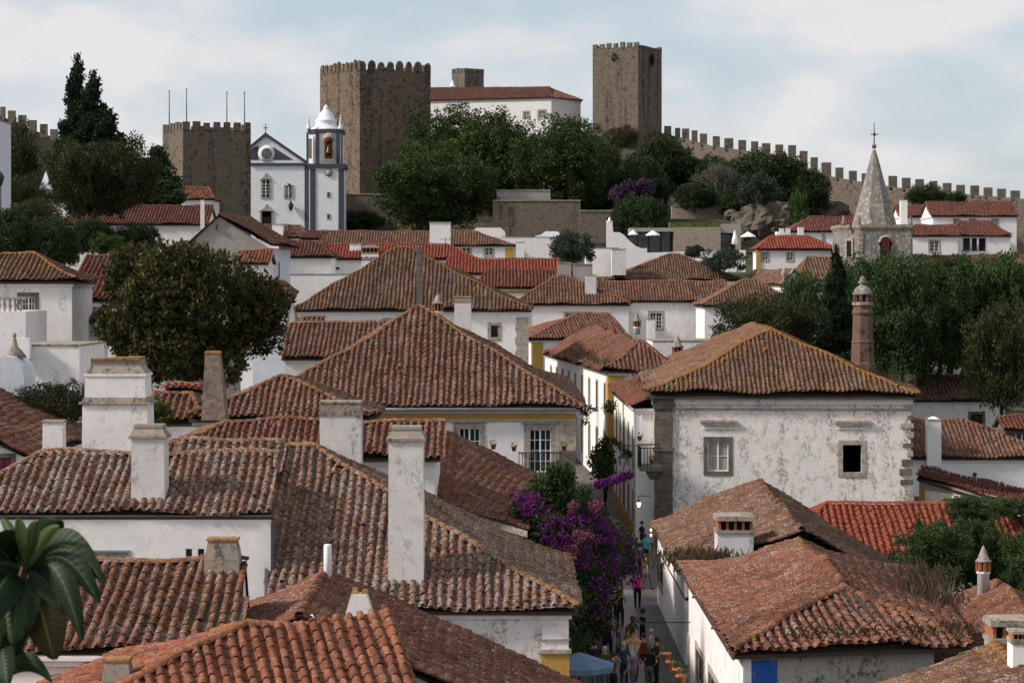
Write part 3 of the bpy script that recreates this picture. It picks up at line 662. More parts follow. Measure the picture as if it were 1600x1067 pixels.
def lobes_crown(rx, ry, rz, n, rng, z0=0, spread=.62, lr=.42):
    """crown made of overlapping lobes of uneven size"""
    out = [(0, 0, z0, rx * .62, ry * .62, rz * .62)]
    for k in range(n):
        t = rng.uniform(0, 2 * math.pi); ph = math.acos(rng.uniform(-1, 1)); s = rng.uniform(.75, 1.1) * spread; q = lr * rng.uniform(.7, 1.25)
        out.append((rx * s * math.sin(ph) * math.cos(t), ry * s * math.sin(ph) * math.sin(t), z0 + rz * s * math.cos(ph), rx * q, ry * q, rz * q * .9))
    for k in range(n * 3):
        t = rng.uniform(0, 2 * math.pi); ph = math.acos(rng.uniform(-.8, 1)); s = rng.uniform(.80, 1.08); q = lr * rng.uniform(.28, .50)
        out.append((rx * s * math.sin(ph) * math.cos(t), ry * s * math.sin(ph) * math.sin(t), z0 + rz * s * math.cos(ph), rx * q, ry * q, rz * q * 1.15))
    return out
CROWNS = {}
def crown_mesh(key, mats, lobes, n, size, seed, **k):
    if key in CROWNS: return CROWNS[key]
    rng = np.random.RandomState(seed); vs, fs, rn = leafcloud(lobes(rng) if callable(lobes) else lobes, n, size, rng, **k)
    # dark twiggy heart so that the crown is not see-through
    me = npmesh('crown', vs, fs, mats, rn, smooth=False); CROWNS[key] = me; return me
def trunk_mesh(h, r, crown_r, crown_z, seed, nb=7):
    rng = random.Random(seed); m = MB(); top = V((rng.uniform(-.3, .3), rng.uniform(-.3, .3), h)); pts = [V((0, 0, -.8)), V((0, 0, 0)), V((top.x * .3, top.y * .3, h * .5)), top]
    m.path(pts, [r * 1.5, r * 1.1, r * .85, r * .7], 8)
    for k in range(nb):
        t = 2 * math.pi * k / nb + rng.uniform(-.3, .3); q = V((math.cos(t) * crown_r * .55, math.sin(t) * crown_r * .55, crown_z + rng.uniform(-.1, .5) * crown_r)); mid = top.lerp(q, .5) + V((0, 0, -.05 * crown_r)); m.path([top - V((0, 0, h * .12)), mid, q], [r * .5, r * .32, r * .1], 6)
    return m
def tree(name, label, x, y, z, cmesh, scale, trunk, rot=0, group=None, cat='tree', sc3=None):
    o = thing(name, label, cat, (x, y, z), group); o.rotation_euler = (0, 0, rot); o.scale = sc3 or (scale,) * 3
    c = bpy.data.objects.new('crown', cmesh); COL.objects.link(c); c.parent = o
    if trunk: t = bpy.data.objects.new('trunk', trunk); COL.objects.link(t); t.parent = o
    return o
# ---------------------------------------------------------------- setting: ground, street
def gz(x, y):
    z = np.interp(y, [-50, 0, 60, 130, 160, 200, 250, 300, 350, 400, 440, 520, 700, 2500, 8000], [-3, -2, -.6, -.3, .6, 3, 7, 11.5, 18, 23, 29, 31, 10, -30, -30])
    z = z + np.where(y > 90, np.interp(x, [-90, -30, 0, 300], [7, 0, 0, 0]) * np.interp(y, [90, 180], [0, 1]) * np.interp(y, [330, 420], [1, .4]), 0)
    z = z - np.interp(x, [20, 90, 300], [0, 5.5, 8]) * np.interp(y, [330, 420], [0, 1]) * np.interp(y, [440, 560], [1, 0])
    z = z + 15 * np.interp(x, [-26, -17, 28, 50], [0, 1, 1, 0]) * np.interp(y, [395, 448], [0, 1]) * np.interp(y, [520, 600], [1, 0])
    return z
xs = np.concatenate([[-6000, -3000, -1500, -700, -350, -250], np.arange(-200, 201, 5), [250, 350, 700, 1500, 3000, 6000]])
ys = np.concatenate([[-300, -100, -20], np.arange(0, 560, 5), [620, 700, 900, 1300, 2000, 3500, 8000]])
GX, GY = np.meshgrid(xs, ys); GZ = gz(GX, GY) + .25 * np.sin(GX * .3) * np.sin(GY * .23) * (GY > 140) * (GY < 600)
vv = np.stack([GX, GY, GZ], -1).reshape(-1, 3); nx_ = len(xs); ii = np.arange(len(ys) - 1)[:, None] * nx_ + np.arange(nx_ - 1)[None]; ii = ii.ravel()
link('ground', npmesh('ground', vv, np.stack([ii, ii + 1, ii + nx_ + 1, ii + nx_], 1), GROUND), kind='structure')
def sz(y): return float(np.interp(y, [60, 90, 130, 160, 200], [0, .05, .2, 1.2, 3.6]))
path_l = [(3.6, 62), (3.4, 80), (3.7, 90), (4.2, 100), (4.2, 110), (4.1, 120), (3.9, 130), (3.2, 145), (1.5, 170), (-1.5, 200)]
path_r = [(6.1, 62), (6.15, 80), (6.6, 90), (6.9, 100), (7.2, 110), (7.4, 120), (7.0, 130), (6.2, 145), (4.6, 170), (2, 200)]
m = MB(); ms = MB()
for i in range(len(path_l) - 1):
    (a, ya), (b, yb) = path_l[i], path_l[i + 1]; (c, yc), (d, yd) = path_r[i], path_r[i + 1]
    m.quad((a - 6, ya, sz(ya)), (c + 6, yc, sz(yc)), (d + 6, yd, sz(yd)), (b - 6, yb, sz(yb)))
    f = lambda p, q, t: p + (q - p) * t
    ms.quad((f(a, c, .33), ya, sz(ya) + .006), (f(a, c, .55), yc, sz(yc) + .006), (f(b, d, .55), yd, sz(yd) + .006), (f(b, d, .33), yb, sz(yb) + .006))
m.build('street', [COBBLE], None, kind='structure'); ms.build('street_slab_strip', [COBBLE2], None, kind='structure')

# ---------------------------------------------------------------- foreground houses, left of the street
# F4: long grey-lichened roof, upper left
def house(*a, **k): return rect(*a, **k)
def R1_(name, label, **k): return rect(name, label, **k)
F4 = R1_('house', 'white house under the long grey-lichened roof at left, two slots in its wall', L=(-120, 805, 70), R_=(427, 70), mat=T_GREY, wmat=W_CLEAN, ridge=(65, 427, 710), ends='hg', zb=-1, lod=0, oh=.06, nparts=290, skewr=-.112, cornice=False)
F4.window(0, 95, 862, 201, 892, fr=.06, style='sash', nx=1, ny=1, fmat=ZINC, smat=ZINC, pmat=CURT, dep=.08)
for x0 in (290, 309): F4.window(0, x0, 857, x0 + 10, 876, fr=.0, style='dark', dep=.12)
m = MB(); m.box(Xat(427, 70) - .07, Xat(427, 70) + .03, 69.9, 70.15, 2.5, 7.0); m.build('corner_flashing', [DKGREY], F4.o)  # thin dark strip of flashing up the right wall corner
chimney(F4, 127, 231, 628, 712, 77, 'plain', dep=1.5, ext=1.2, mat=W_MID, label='tall stepped white chimney with an orange tile lid')
def stepped(H):
    Y = 77; x0, x1 = Xat(127, Y), Xat(231, Y); c = ((x0 + x1) / 2, Y + .75); w = x1 - x0; m = MB()
    z = lambda p: Zat(p, Y)
    m.frus(c, w * .92, 1.35, w * .90, 1.33, z(628), z(588)); m.frus(c, w * .94, 1.4, w * .94, 1.4, z(588), z(584))
    ch = m.build('chimney_upper_stage', [W_MID], H.o); m = MB()
    m.frus(c, w * 1.05, 1.6, w * 1.03, 1.58, z(632), z(628)); m.frus(c, w * 1.0, 1.5, w * .93, 1.4, z(628) - .001, z(621)); m.frus(c, w * .93, 1.4, w * .74, 1.1, z(584), z(572)); m.frus(c, w * .74, 1.1, w * .74, 1.1, z(572), z(563)); m.build('chimney_band', [CAPM], ch)
    for k in range(3):
        m = MB(); m.frus((c[0] - w * .25 + k * w * .25, c[1]), w * .235, 1.2, w * .235, 1.2, z(563), z(560) + .02 * k); m.build('lid_tile', [TERRAD], ch)
stepped(F4)
chimney(F4, 202, 259, 664, 806, 70.6, 'cap', dep=1.0, label='square grey-white chimney with a splayed lichen cap, standing near the eave')
chimney(F4, 66, 98, 657, 712, 75.5, 'plain', dep=.6, mat=W_MID)
F4.finish(290)
# F5b strip behind F4
F5b = R1_('house', 'narrow tiled roof strip rising just behind the long grey-lichened roof', L=(266, 742, 75.2), R_=(434, 75.2), mat=T_GREY, ridge=(268, 434, 691), ends='gg', zb=0, lod=0, oh=.15, nparts=60, cornice=False); F5b.finish(60)
# F5
F5 = R1_('house', 'house with the steep streaked roof and tall white chimney beside the bougainvillea', L=(418, 955, 68), R_=(905, 68), mat=T_GREY, wmat=W_DIRTY, ridge=(430, 490, 697), D=12, ends='gh', zb=-.5, lod=0, oh=.32, nparts=300, cap_li=.7, cmat=W_MID, skewl=-.108)
F5.e[2]
chimney(F5, 604, 664, 667, 935, 69.3, 'cap', dep=1.1, label='tallest white chimney, square with a splayed grey cap')
m = MB(); x = Xat(427, 70); m.box(-7.82, -7.70, 67.9, 77, 4.2, 4.35); 
a, u, nn, L_ = F5.side(0)
m = MB(); q = a + u * (L_ - .42) + nn * .05; m.obox((q.x, q.y), u, .42, nn, .06, -.5, F5.zt - .5); m.build('corner_pilaster', [W_MID], F5.o)
m = MB(); m.obox((q.x, q.y), u, .50, nn, .14, F5.zt - 1.35, F5.zt - 1.22); m.obox((q.x, q.y), u, .47, nn, .11, F5.zt - .95, F5.zt - .9); m.build('pilaster_capital', [S_TRIM], F5.o)
m = MB(); m.obox((q.x, q.y), u, .44, nn, .075, F5.zt - 2.6, F5.zt - 1.36); m.build('ochre_corner', [YEL], F5.o)
F5.finish(300)
m = MB(); xg = F5.e[0].x - .10
for k in range(3):
    y0 = 68.0 + k * .68; z0 = F5.e[0].z + (y0 - 68) * math.tan(R(25)) + .02
    g0_ = xg - .108 * (y0 - 68); g1_ = g0_ - .071; m = MB(); m.add([(g0_, y0, z0 - .28), (g0_ + .1, y0, z0 - .28), (g0_ + .1, y0, z0 + .12), (g0_, y0, z0 + .12), (g1_, y0 + .66, z0 + .03), (g1_ + .1, y0 + .66, z0 + .03), (g1_ + .1, y0 + .66, z0 + .43), (g1_, y0 + .66, z0 + .43)], [(0, 1, 2, 3), (7, 6, 5, 4), (0, 4, 5, 1), (3, 2, 6, 7), (0, 3, 7, 4), (1, 5, 6, 2)]); m.build('verge_flashing', [DKGREY], F5.o)
# F3 lower left
F3 = R1_('house', 'low house at lower left with a flared grey chimney on its ridge', L=(-200, 1021, 56), R_=(378, 55.7), mat=T_OLD, wmat=W_CLEAN, ridge=(-180, 375, 876), ends='gg', pitch=27, zb=-1, lod=0, oh=.06, nparts=300, amp=1.2, skewr=-.125)
chimney(F3, 318, 374, 842, 884, 58.9, 'flare', dep=.7, ext=.8, mat=CAPM, label='short flared grey chimney with a yellow lichen lid')
F3.finish(300)
# F1 bottom
def custom(name, label, fp, zb, zt, planes, caps, mat, wmat, lod=0, sp=.30, nparts=300, lich=0, cap_li=.5, cornice=True, cat='house', amp=1., flare=.06, step=.36, corn_h=.28):
    H = House(name, label, cat, fp, zb, zt, wmat, cornice=cornice, corn_h=corn_h); rf = Roof(mat, lod, sp=sp, lich=lich, cap_li=cap_li, amp=amp, flare=flare, step=step)
    for p in planes:
        if p[0] == 'p': rf.plane(p[1], p[2] if len(p) > 2 else None)
        else: rf.patch(*p[1])
    for c in caps: rf.cap(*c)
    H.roofs.append(rf); H.nparts = nparts; H.rf = rf; return H
A = P(385, 981, 53.5); B = P(606, 984, 54.6); B.z = A.z
D1 = V((.30, -.95, 0)); run = 5.2; drop = run * .5
eA = A + V((-6.3, -4.9, 0)); eA.z = A.z - 2.6; eB = B + D1 * run; eB.z = A.z - 2.6
K = V((-14.6, 58.5, A.z - 2.6))
F1 = custom('house', 'nearest house at the bottom edge with rows of fat orange-red tiles', [(-12.2, 49), (eB.x - .5, 50), (B.x - .4, 60), (-13.8, 58)], -1, eA.z - .1,
    [('p', [eA, eB, B, A], (-.30, .95)), ('p', [K, eA, A])], [(eA, A, .15), (A, B, .14), (eB, B, .13), (K, A, .13)], T_RED, W_CLEAN, sp=.31, nparts=300)
ch = chimney(F1, 158, 204, 1030, 1075, 52, 'flare', dep=.6, mat=CAPM, label='stubby dark grey chimney at the bottom edge')
F1.finish(300)
# F2
rA = P(510, 895, 66); rB = V((-5.55, 56.8, rA.z)); eF = P(900, 1065, 66); eN = V((eF.x, 56.8, eF.z)); lF = V((-11.3, 66, rA.z - 5.6 * .40)); lN = V((-11.3, 56.8, lF.z))
F2 = custom('house', 'wide low roof behind the nearest one, streaked brown, with a white pipe at its apex', [(-11, 57.1), (eF.x - .35, 57.1), (eF.x - .35, 65.7), (-11, 65.7)], -1, lF.z - .05 if False else eF.z - .05,
    [('x', (eN, eF, rA, rB)), ('x', (lF, lN, rB, rA))], [(rB, rA, .16)], T_RUST, W_CLEAN, sp=.29, nparts=300, flare=.05)
F2.gable(0, rB.x - (-11), rB.z - .12); F2.gable(2, (eF.x - .35) - rA.x, rA.z - .12); F2.cornice = False
F2.finish(300)
m = MB(); c = V((Xat(512, 65), 65, 0)); m.lathe(c, [(.12, Zat(915, 65) - .4), (.12, Zat(852, 65)), (.10, Zat(850, 65))], 10); m.build('vent_pipe', [W_MID], F2.o)
m = MB(); Y = 57.5; c = (Xat(560, Y), Y + .4); m.frus(c, 1.12, .9, .42, .4, Zat(975, Y) - .5, Zat(930, Y)); cc_ = m.build('chimney', [CHIM], F2.o, label='tapering white chimney like a cut pyramid')
for k, xx in enumerate((-.12, .14)): m = MB(); m.frus((c[0] + xx, c[1]), .2, .3, .12, .2, Zat(931, Y), Zat(921 + 3 * k, Y)); m.build('lid_tile', [TERRAD], cc_)
m = MB(); c = (Xat(486, 57), 57.2); m.frus(c, .5, .5, .12, .12, Zat(975, 57), Zat(965, 57)); m.frus(c, .14, .14, .05, .05, Zat(965, 57), Zat(961, 57)); m.build('chimney_finial', [W_CLEAN], F2.o)
# F6
V1 = P(697, 792, 84); E1 = P(824, 832, 82); E2 = P(893, 762, 98); Bq = P(712, 684, 98); Aq = P(605, 664, 92.4)
W1 = V((Xat(470, 85), 85, V1.z)); A0 = V((Xat(540, 92.4), 92.4, Aq.z))
F6 = custom('house', 'house whose brown roof slopes down to the bougainvillea, behind the tallest chimney', [(-9, 85.2), (V1.x, 85), (E1.x - .4, 82.6), (E2.x - .5, 97.6), (-9, 97.6)], -.5, E1.z - .1,
    [('x', (E1, E2, Bq, V1)), ('p', [V1, Bq, Aq], (-1, .15)), ('p', [W1, V1, Aq, A0])], [(V1, Aq, .14), (A0, Aq, .13), (Aq, Bq, .12)], T_RUST, W_MID, sp=.28, nparts=300, cornice=False)
F6.finish(300)
m = MB(); 
for k in range(5):
    t0, t1 = k / 5, (k + 1) / 5; a = V1.lerp(E1, t0); b = V1.lerp(E1, t1); m.add([a + V((0, -.10, -.18)), b + V((0, -.10, -.18)), b + V((0, -.10, .05)), a + V((0, -.10, .05)), a + V((0, .14, .10)), b + V((0, .14, .10))], [(0, 1, 2, 3), (3, 2, 5, 4)])
m.build('verge_mortar', [MORTAR], F6.o)
# far front gable roof piece of F6
F6b = R1_('house', 'small hipped roof end poking up in front of the white house with the ochre band', L=(672, 742, 96), R_=(770, 99), mat=T_OLD, D=9, ends='hh', deep=True, zb=0, lod=0, oh=.2, nparts=60, pitch=28, wmat=W_MID, cornice=False); F6b.finish(60)
# F7
F7 = R1_('house', 'pyramid-roofed house right of the tapered brown chimney, below the magnolia', L=(292, 655, 90), R_=(585, 90), mat=T_OLD, ridge=(440, 441, 587), pitch=27, zb=0, lod=0, nparts=250, sp=.27)
m = MB(); Y = 88; x0, x1 = Xat(315, Y), Xat(353, Y); 
m.frus(((x0 + x1) / 2, Y + .5), x1 - x0, 1.2, (x1 - x0) * .60, .55, Zat(645, Y) - .3, Zat(553, Y), off=(-.09, 0)); c7 = m.build('chimney', [simple('sooty_brown_stone', (.19, .145, .11), .95, .35, 4)], F7.o, label='tall tapering brown chimney in front of the magnolia')
m = MB(); m.frus(((x0 + x1) / 2 - .09, Y + .5), (x1 - x0) * .64, .6, (x1 - x0) * .62, .58, Zat(553, Y), Zat(549, Y)); m.build('chimney_cap', [TERRAD], c7)
chimney(F7, 497, 566, 627, 737, 79, 'band', dep=1.1, ext=.5, label='broad pale chimney with a flat lichen band, left of the ochre-banded wall')
F7.finish(250)
F7b = R1_('house', 'low roof strip with an orange hip end, just below the pyramid roof', L=(222, 716, 81.5), R_=(690, 81.5), mat=T_RUST, ridge=(352, 600, 660), D=7, pitch=25, ends='hg', zb=0, lod=0, nparts=150, sp=.27); F7b.finish(150)
# F8 left edge
z8 = 8.3; e8n = P(52, 713, 80); e8f = V((e8n.x, 92, e8n.z)); r8n = V((e8n.x - 5.8, 80, e8n.z + 2.6)); r8f = V((e8n.x - 5.8, 92, e8n.z + 2.6))
F8 = custom('house', 'gabled white house at the left edge with a pink-curtained window', [(e8n.x - 11, 80.3), (e8n.x - .3, 80.3), (e8n.x - .3, 91.7), (e8n.x - 11, 91.7)], 0, e8n.z - .05,
    [('x', (e8n, e8f, r8f, r8n)), ('x', (V((e8n.x - 11.6, 92, e8n.z)), V((e8n.x - 11.6, 80, e8n.z)), r8n, r8f))], [(r8n, r8f)], T_RUST, W_MID, nparts=250, cornice=False, flare=.03)
F8.gable(0, 5.6, r8n.z - .15); F8.window(0, -8, 708, 18, 742, fr=.16, style='sash', nx=1, ny=2, smat=GREENP, pmat=simple('pink_curtain', (.35, .03, .12)), fmat=S_DARK); F8.finish(250)
# left parapets
Y = 97
def yardwall(name, label, px0, px1, py0, py1, Y, dep, mat, cope=True, cat='wall'):
    m = MB(); x0, x1 = Xat(px0, Y), Xat(px1, Y); zt = Zat(py0, Y); o = thing(name, label, cat, ((x0 + x1) / 2, Y, Zat(py1, Y)))
    m.box(x0, x1, Y, Y + dep, Zat(py1, Y), zt - .08); m.build('wall', [mat], o)
    if cope: m = MB(); m.box(x0 - .04, x1 + .04, Y - .04, Y + dep + .04, zt - .08, zt); m.build('coping', [CAPM], o)
    return o
o = yardwall('parapet_wall', 'blotchy white parapet block right of the pinnacled wall at left', 30, 124, 538, 640, 97, 6, W_MID)
m = MB(); m.box(Xat(20, 97), Xat(50, 97), 96.5, 96.95, Zat(560, 97), Zat(528, 97)); m.build('stub_wall', [W_MID], o)
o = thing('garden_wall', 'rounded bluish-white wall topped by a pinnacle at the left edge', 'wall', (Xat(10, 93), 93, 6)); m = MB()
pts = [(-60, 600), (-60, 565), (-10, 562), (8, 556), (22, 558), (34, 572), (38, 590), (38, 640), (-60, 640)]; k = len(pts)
fa = [P(a, b, 93) for a, b in pts]; fb = [p + V((0, 2.2, 0)) for p in fa]; m.add(fa + fb, [tuple(range(k - 1, -1, -1)), tuple(range(k, 2 * k))] + [(i, (i + 1) % k, k + (i + 1) % k, k + i) for i in range(k)]); m.build('wall', [W_SHADE], o)
m = MB(); m.lathe((Xat(14, 93), 94, 0), [(.55, Zat(560, 93)), (.4, Zat(552, 93)), (.16, Zat(542, 93)), (.1, Zat(532, 93)), (.05, Zat(528, 93)), (.12, Zat(526, 93)), (.03, Zat(520, 93))], 8); m.build('pinnacle', [CAPM], o)
# F9 orange pyramid left
F9 = R1_('house', 'white house with an orange hipped roof and stone-framed window, at the left edge', L=(-55, 440, 117), R_=(119, 117), mat=T_ORG, wmat=W_MID, ridge=(4, 52, 399), zb=1, lod=1, nparts=120, lich=.1, sp=.27)
F9.window(0, 34, 464, 54, 497, fr=.24, nx=2, ny=3, fmat=S_DARK); F9.finish(120)
Y = 110; o = thing('roof_terrace', 'white terrace with a small balustrade in front of the orange-roofed house', 'terrace', (Xat(10, Y), Y, Zat(516, Y))); m = MB()
m.box(Xat(-80, Y), Xat(40, Y), Y, Y + 5, Zat(560, Y), Zat(486, Y)); m.build('terrace_wall', [W_CLEAN], o)
m = MB(); m.box(Xat(-80, Y), Xat(40, Y), Y, Y + .3, Zat(468, Y), Zat(464, Y)); m.build('handrail', [S_TRIM], o)
for k in range(14):
    x = Xat(-78 + k * 8.4, Y); m = MB(); m.lathe((x, Y + .15, 0), [(.09, Zat(486, Y)), (.04, Zat(483, Y)), (.10, Zat(478, Y)), (.04, Zat(472, Y)), (.08, Zat(468, Y))], 6); m.build('baluster', [S_TRIM], o)
# F10 dark red roof
F10 = R1_('house', 'house with a plum-brown roof between the orange-roofed house and the magnolia', L=(100, 470, 128), R_=(216, 128), mat=T_NEW2, wmat=W_CLEAN, ridge=(137, 215, 399), ends='hg', zb=2, lod=1, nparts=120, flare=.15)
chimney(F10, 205, 219, 398, 424, 130, 'plain', mat=W_CLEAN)
F10.finish(120)
F10b = R1_('house', 'low lean-to in bluish shade below the plum-brown roof', L=(100, 502, 122), R_=(160, 122), mat=T_OLD, wmat=W_SHADE, ridge=(137, 160, 486), ends='gg', zb=2, lod=1, pitch=18, nparts=60); F10b.finish(60)  # bluish shade is in the wall colour itself
# small roofs between the big chimney and the tapered chimney
F11 = R1_('house', 'low curved roof with two small windows behind the tapered chimney', L=(225, 662, 92), R_=(318, 92), mat=T_RUST, wmat=W_CLEAN, ridge=(228, 300, 616), ends='gh', zb=1, lod=0, nparts=80, pitch=28); F11.finish(80)
F12 = R1_('house', 'white house end with two dark square windows under the magnolia', L=(255, 612, 105), R_=(345, 105), mat=T_RED, wmat=W_CLEAN, ridge=(262, 340, 604), ends='gg', zb=1, lod=1, pitch=22, cornice=False)
for x in (284, 303): F12.window(0, x, 618, x + 9, 628, fr=.08, style='dark', nx=1, ny=1)
F12.finish(0)
# G1 ochre-banded house
G1 = R1_('house', 'white house with an ochre band, French window and balcony at the street corner', L=(395, 636, 103), R_=(913, 103), mat=T_OLD, wmat=W_CLEAN, ridge=(652, 656, 482), pitch=30, zb=-.5, lod=0, nparts=300, cap_li=.75, amp=1.3, oh=.4)
a, u, nn, L_ = G1.side(0)
G1.window(0, 717, 669, 750, 710, fr=.26, nx=2, ny=2, smat=WHITEP, fmat=S_TRIM, lintel=.07)
G1.window(0, 605, 669, 638, 710, fr=.26, nx=2, ny=2, fmat=S_TRIM, lintel=.07)
G1.window(0, 827, 671, 861, 737, fr=.26, nx=2, ny=4, fmat=S_TRIM, lintel=.07, sill=False, name='french_window')
pz = lambda py: Zat(py, a.y)
m = MB(); c = a + u * (L_ / 2) + nn * .025; m.obox((c.x, c.y), u, L_ / 2, nn, .022, pz(655), pz(646)); m.build('ochre_band', [YEL], G1.o)
m = MB(); m.obox((c.x, c.y), u, L_ / 2, nn, .04, pz(658.5), pz(656.5)); m.build('string_course', [S_TRIM], G1.o)
m = MB(); c = a + u * (L_ / 2) + nn * .40; m.tube((a + nn * .42).xyz + V((0, 0, pz(638.5))), (a + u * L_ + nn * .42).xyz + V((0, 0, pz(638.5))), .075, n=8); m.build('gutter', [ZINC], G1.o)
for k in range(6):
    z0 = G1.zb + (pz(656) - G1.zb) * k / 6; z1 = G1.zb + (pz(656) - G1.zb) * (k + 1) / 6 - .02; cc = a + u * (L_ - .40) + nn * .04
    m = MB(); m.obox((cc.x, cc.y), u, .40 + (.02 if k % 2 else 0), nn, .06, z0, z1); m.build('corner_stone', [S_DARK if k < 5 else S_TRIM], G1.o)
def balcony(H, i, x0, x1, pt, pb, dep, mat, nb=9, glass=False):
    a, u, n, L = H.side(i); p = hray(x0, pt, a, n); q = hray(x1, pb, a, n); u0, u1 = sorted(((p - a).dot(u), (q - a).dot(u))); zt, zb = p.z, q.z
    m = MB(); c = a + u * ((u0 + u1) / 2) + n * dep / 2; m.obox((c.x, c.y), u, (u1 - u0) / 2 + .05, n, dep / 2 + .05, zb - .14, zb); o = m.build('balcony', [S_DARK], H.o)
    pt3 = lambda uu, d, z: (a + u * uu + n * d).xyz * 1 + V((0, 0, z))
    m = MB()
    for z in (zt, zb + .08): m.path([pt3(u0, 0, z), pt3(u0, dep, z), pt3(u1, dep, z), pt3(u1, 0, z)], .028, 5)
    m.build('handrail', [mat], o)
    for k in range(nb + 1):
        uu = u0 + (u1 - u0) * k / nb; m = MB(); m.tube(pt3(uu, dep, zb), pt3(uu, dep, zt), .022, n=5); m.build('baluster', [mat], o)
    if glass: m = MB(); m.quad(pt3(u0, dep + .03, zb + .5), pt3(u1, dep + .03, zb + .5), pt3(u1, dep + .03, zt), pt3(u0, dep + .03, zt)); m.build('screen', [simple('green_mesh', (.06, .12, .10))], o)
    return o
balcony(G1, 0, 811, 875, 706, 740, .5, GREENP, 12)
def pot(H, px, py, Y, label=None, s=1.0, leaf=None, top=True):
    c = P(px, py, Y); c.y -= .35; r = .17 * s; o = thing('flower_pot', label, 'flower pot', (c.x, c.y, c.z), 'terracotta pots hung on the white walls' if top else None)
    m = MB(); m.lathe(c, [(r * .65, 0), (r, r * 1.5), (r * 1.15, r * 1.5), (r * 1.15, r * 1.9), (r * .95, r * 1.9)], 10); m.build('pot', [TERRA], o); m = MB(); m.tube(c + V((0, 0, r)), c + V((0, .38, r)), .02); m.build('bracket', [IRON], o)
    vs, fs, rn = leafcloud([(c.x, c.y, c.z + r * 2.4, r * 1.3, r * 1.3, r * 1.1)], 40, .1 * s, RNG); link('foliage', npmesh('foliage', vs - np.array(ORG[o.name]), fs, leaf or L_BRIGHT, rn, smooth=False), o)
    return o
chimney(G1, 709, 737, 463, 520, 114, 'band', dep=.8, ext=1, label='pale chimney rising behind the right hip of the corner house')
m = MB(); m.box(Xat(843, 104), Xat(852, 104), 103.8, 104.1, Zat(612, 104), Zat(606, 104)); 
G1.finish(300)
# ---------------------------------------------------------------- right of the street
# R2: nearest house at lower right
Fp = P(1062, 888, 78); Np = P(1145, 1022, 59.7); Np.z = Fp.z; A2 = P(1248, 845, 74.9); B2 = P(1320, 912, 64); B2.z = A2.z; Q2 = P(1519, 1010, 61); Q2.z = Fp.z; T2 = V((14.0, 75.6, Fp.z))
R2 = custom('house', 'tumbledown house at lower right with a blue-painted corner and grassy sagging roof', [(Np.x + .30, Np.y + .35), (Q2.x - 1.0, Q2.y + .35), (T2.x - 1, T2.y - .5), (Fp.x + .3, Fp.y - .3)], -1, Fp.z - .02,
   [('x', (Fp, Np, B2, A2)), ('p', [Np, Q2, B2]), ('x', (Q2, T2, A2, B2))], [(Np, B2, .15), (Q2, B2, .13), (B2, A2, .15)], T_RUST, W_FILTH, nparts=300, lich=.02, cap_li=.5, flare=.12, amp=1.6, cornice=False, sp=.29)
a, u, nn, L_ = R2.side(0)
m = MB(); c = a + u * .62 + nn * .02; m.obox((c.x, c.y), u, .38, nn, .02, -1, Fp.z - .25); m.build('blue_corner', [BLU], R2.o)
m = MB(); c = a + u * .12 + nn * .03; m.obox((c.x, c.y), u, .12, nn, .03, -1, Fp.z - .1); m.build('white_corner', [W_MID], R2.o)
# street side wall (side 3) in weathered white
a, u, nn, L_ = R2.side(3)
for (x0, y0, x1, y1) in ((1051, 963, 1057, 1025), (1068, 982, 1077, 1055), (1088, 1010, 1100, 1085), (1108, 1046, 1122, 1120)):
    R2.window(3, x0, y0, x1, y1, fr=.2, nx=1, ny=3, smat=WOODD, fmat=YEL if False else S_TRIM)
R2.finish(300)
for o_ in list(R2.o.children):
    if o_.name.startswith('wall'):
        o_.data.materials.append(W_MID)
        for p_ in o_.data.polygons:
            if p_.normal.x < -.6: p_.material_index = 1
# R1
f1 = P(1018, 818, 100); n1_ = V((6.35, 83.2, f1.z)); a1 = P(1186, 753, 100); b1 = V((10.6, 79.5, a1.z)); rf_ = P(1392, 880, 98); rn_ = V((15.9, 82, rf_.z + .6))
R1 = custom('house', 'house with a rusty lichen roof and a brick-slotted chimney at right of the street', [(f1.x + .25, 83.6), (16.2, 83.6), (16.4, 97.5), (f1.x + .25, 99.6)], -1, f1.z - .02 if False else 2.6,
   [('x', (f1, n1_, b1, a1)), ('x', (rn_, rf_, a1, b1)), ('p', [rf_, f1, a1])], [(b1, a1, .15), (f1, a1, .12), (rf_, a1, .12)], T_ORG, W_MID, nparts=300, lich=-.25, cap_li=.5, cornice=False, sp=.28, amp=1.3)
m = MB(); m.box(f1.x + .25, f1.x + .5, 83.6, 99.4, 2.5, f1.z + .05); m.build('wall_head', [W_MID], R1.o)
chimney(R1, 1120, 1179, 804, 880, 80.4, 'slots', dep=1.3, ext=.6, mat=CHIM, label='broad chimney with brick vent slots and a mossy lid')
R1.window(3, 1028, 868, 1036, 925, fr=.1, nx=1, ny=2, smat=WOODD)
R1.gable(0, 4.1, 4.6); R1.gable(2, 4.5, 4.6); R1.finish(300)
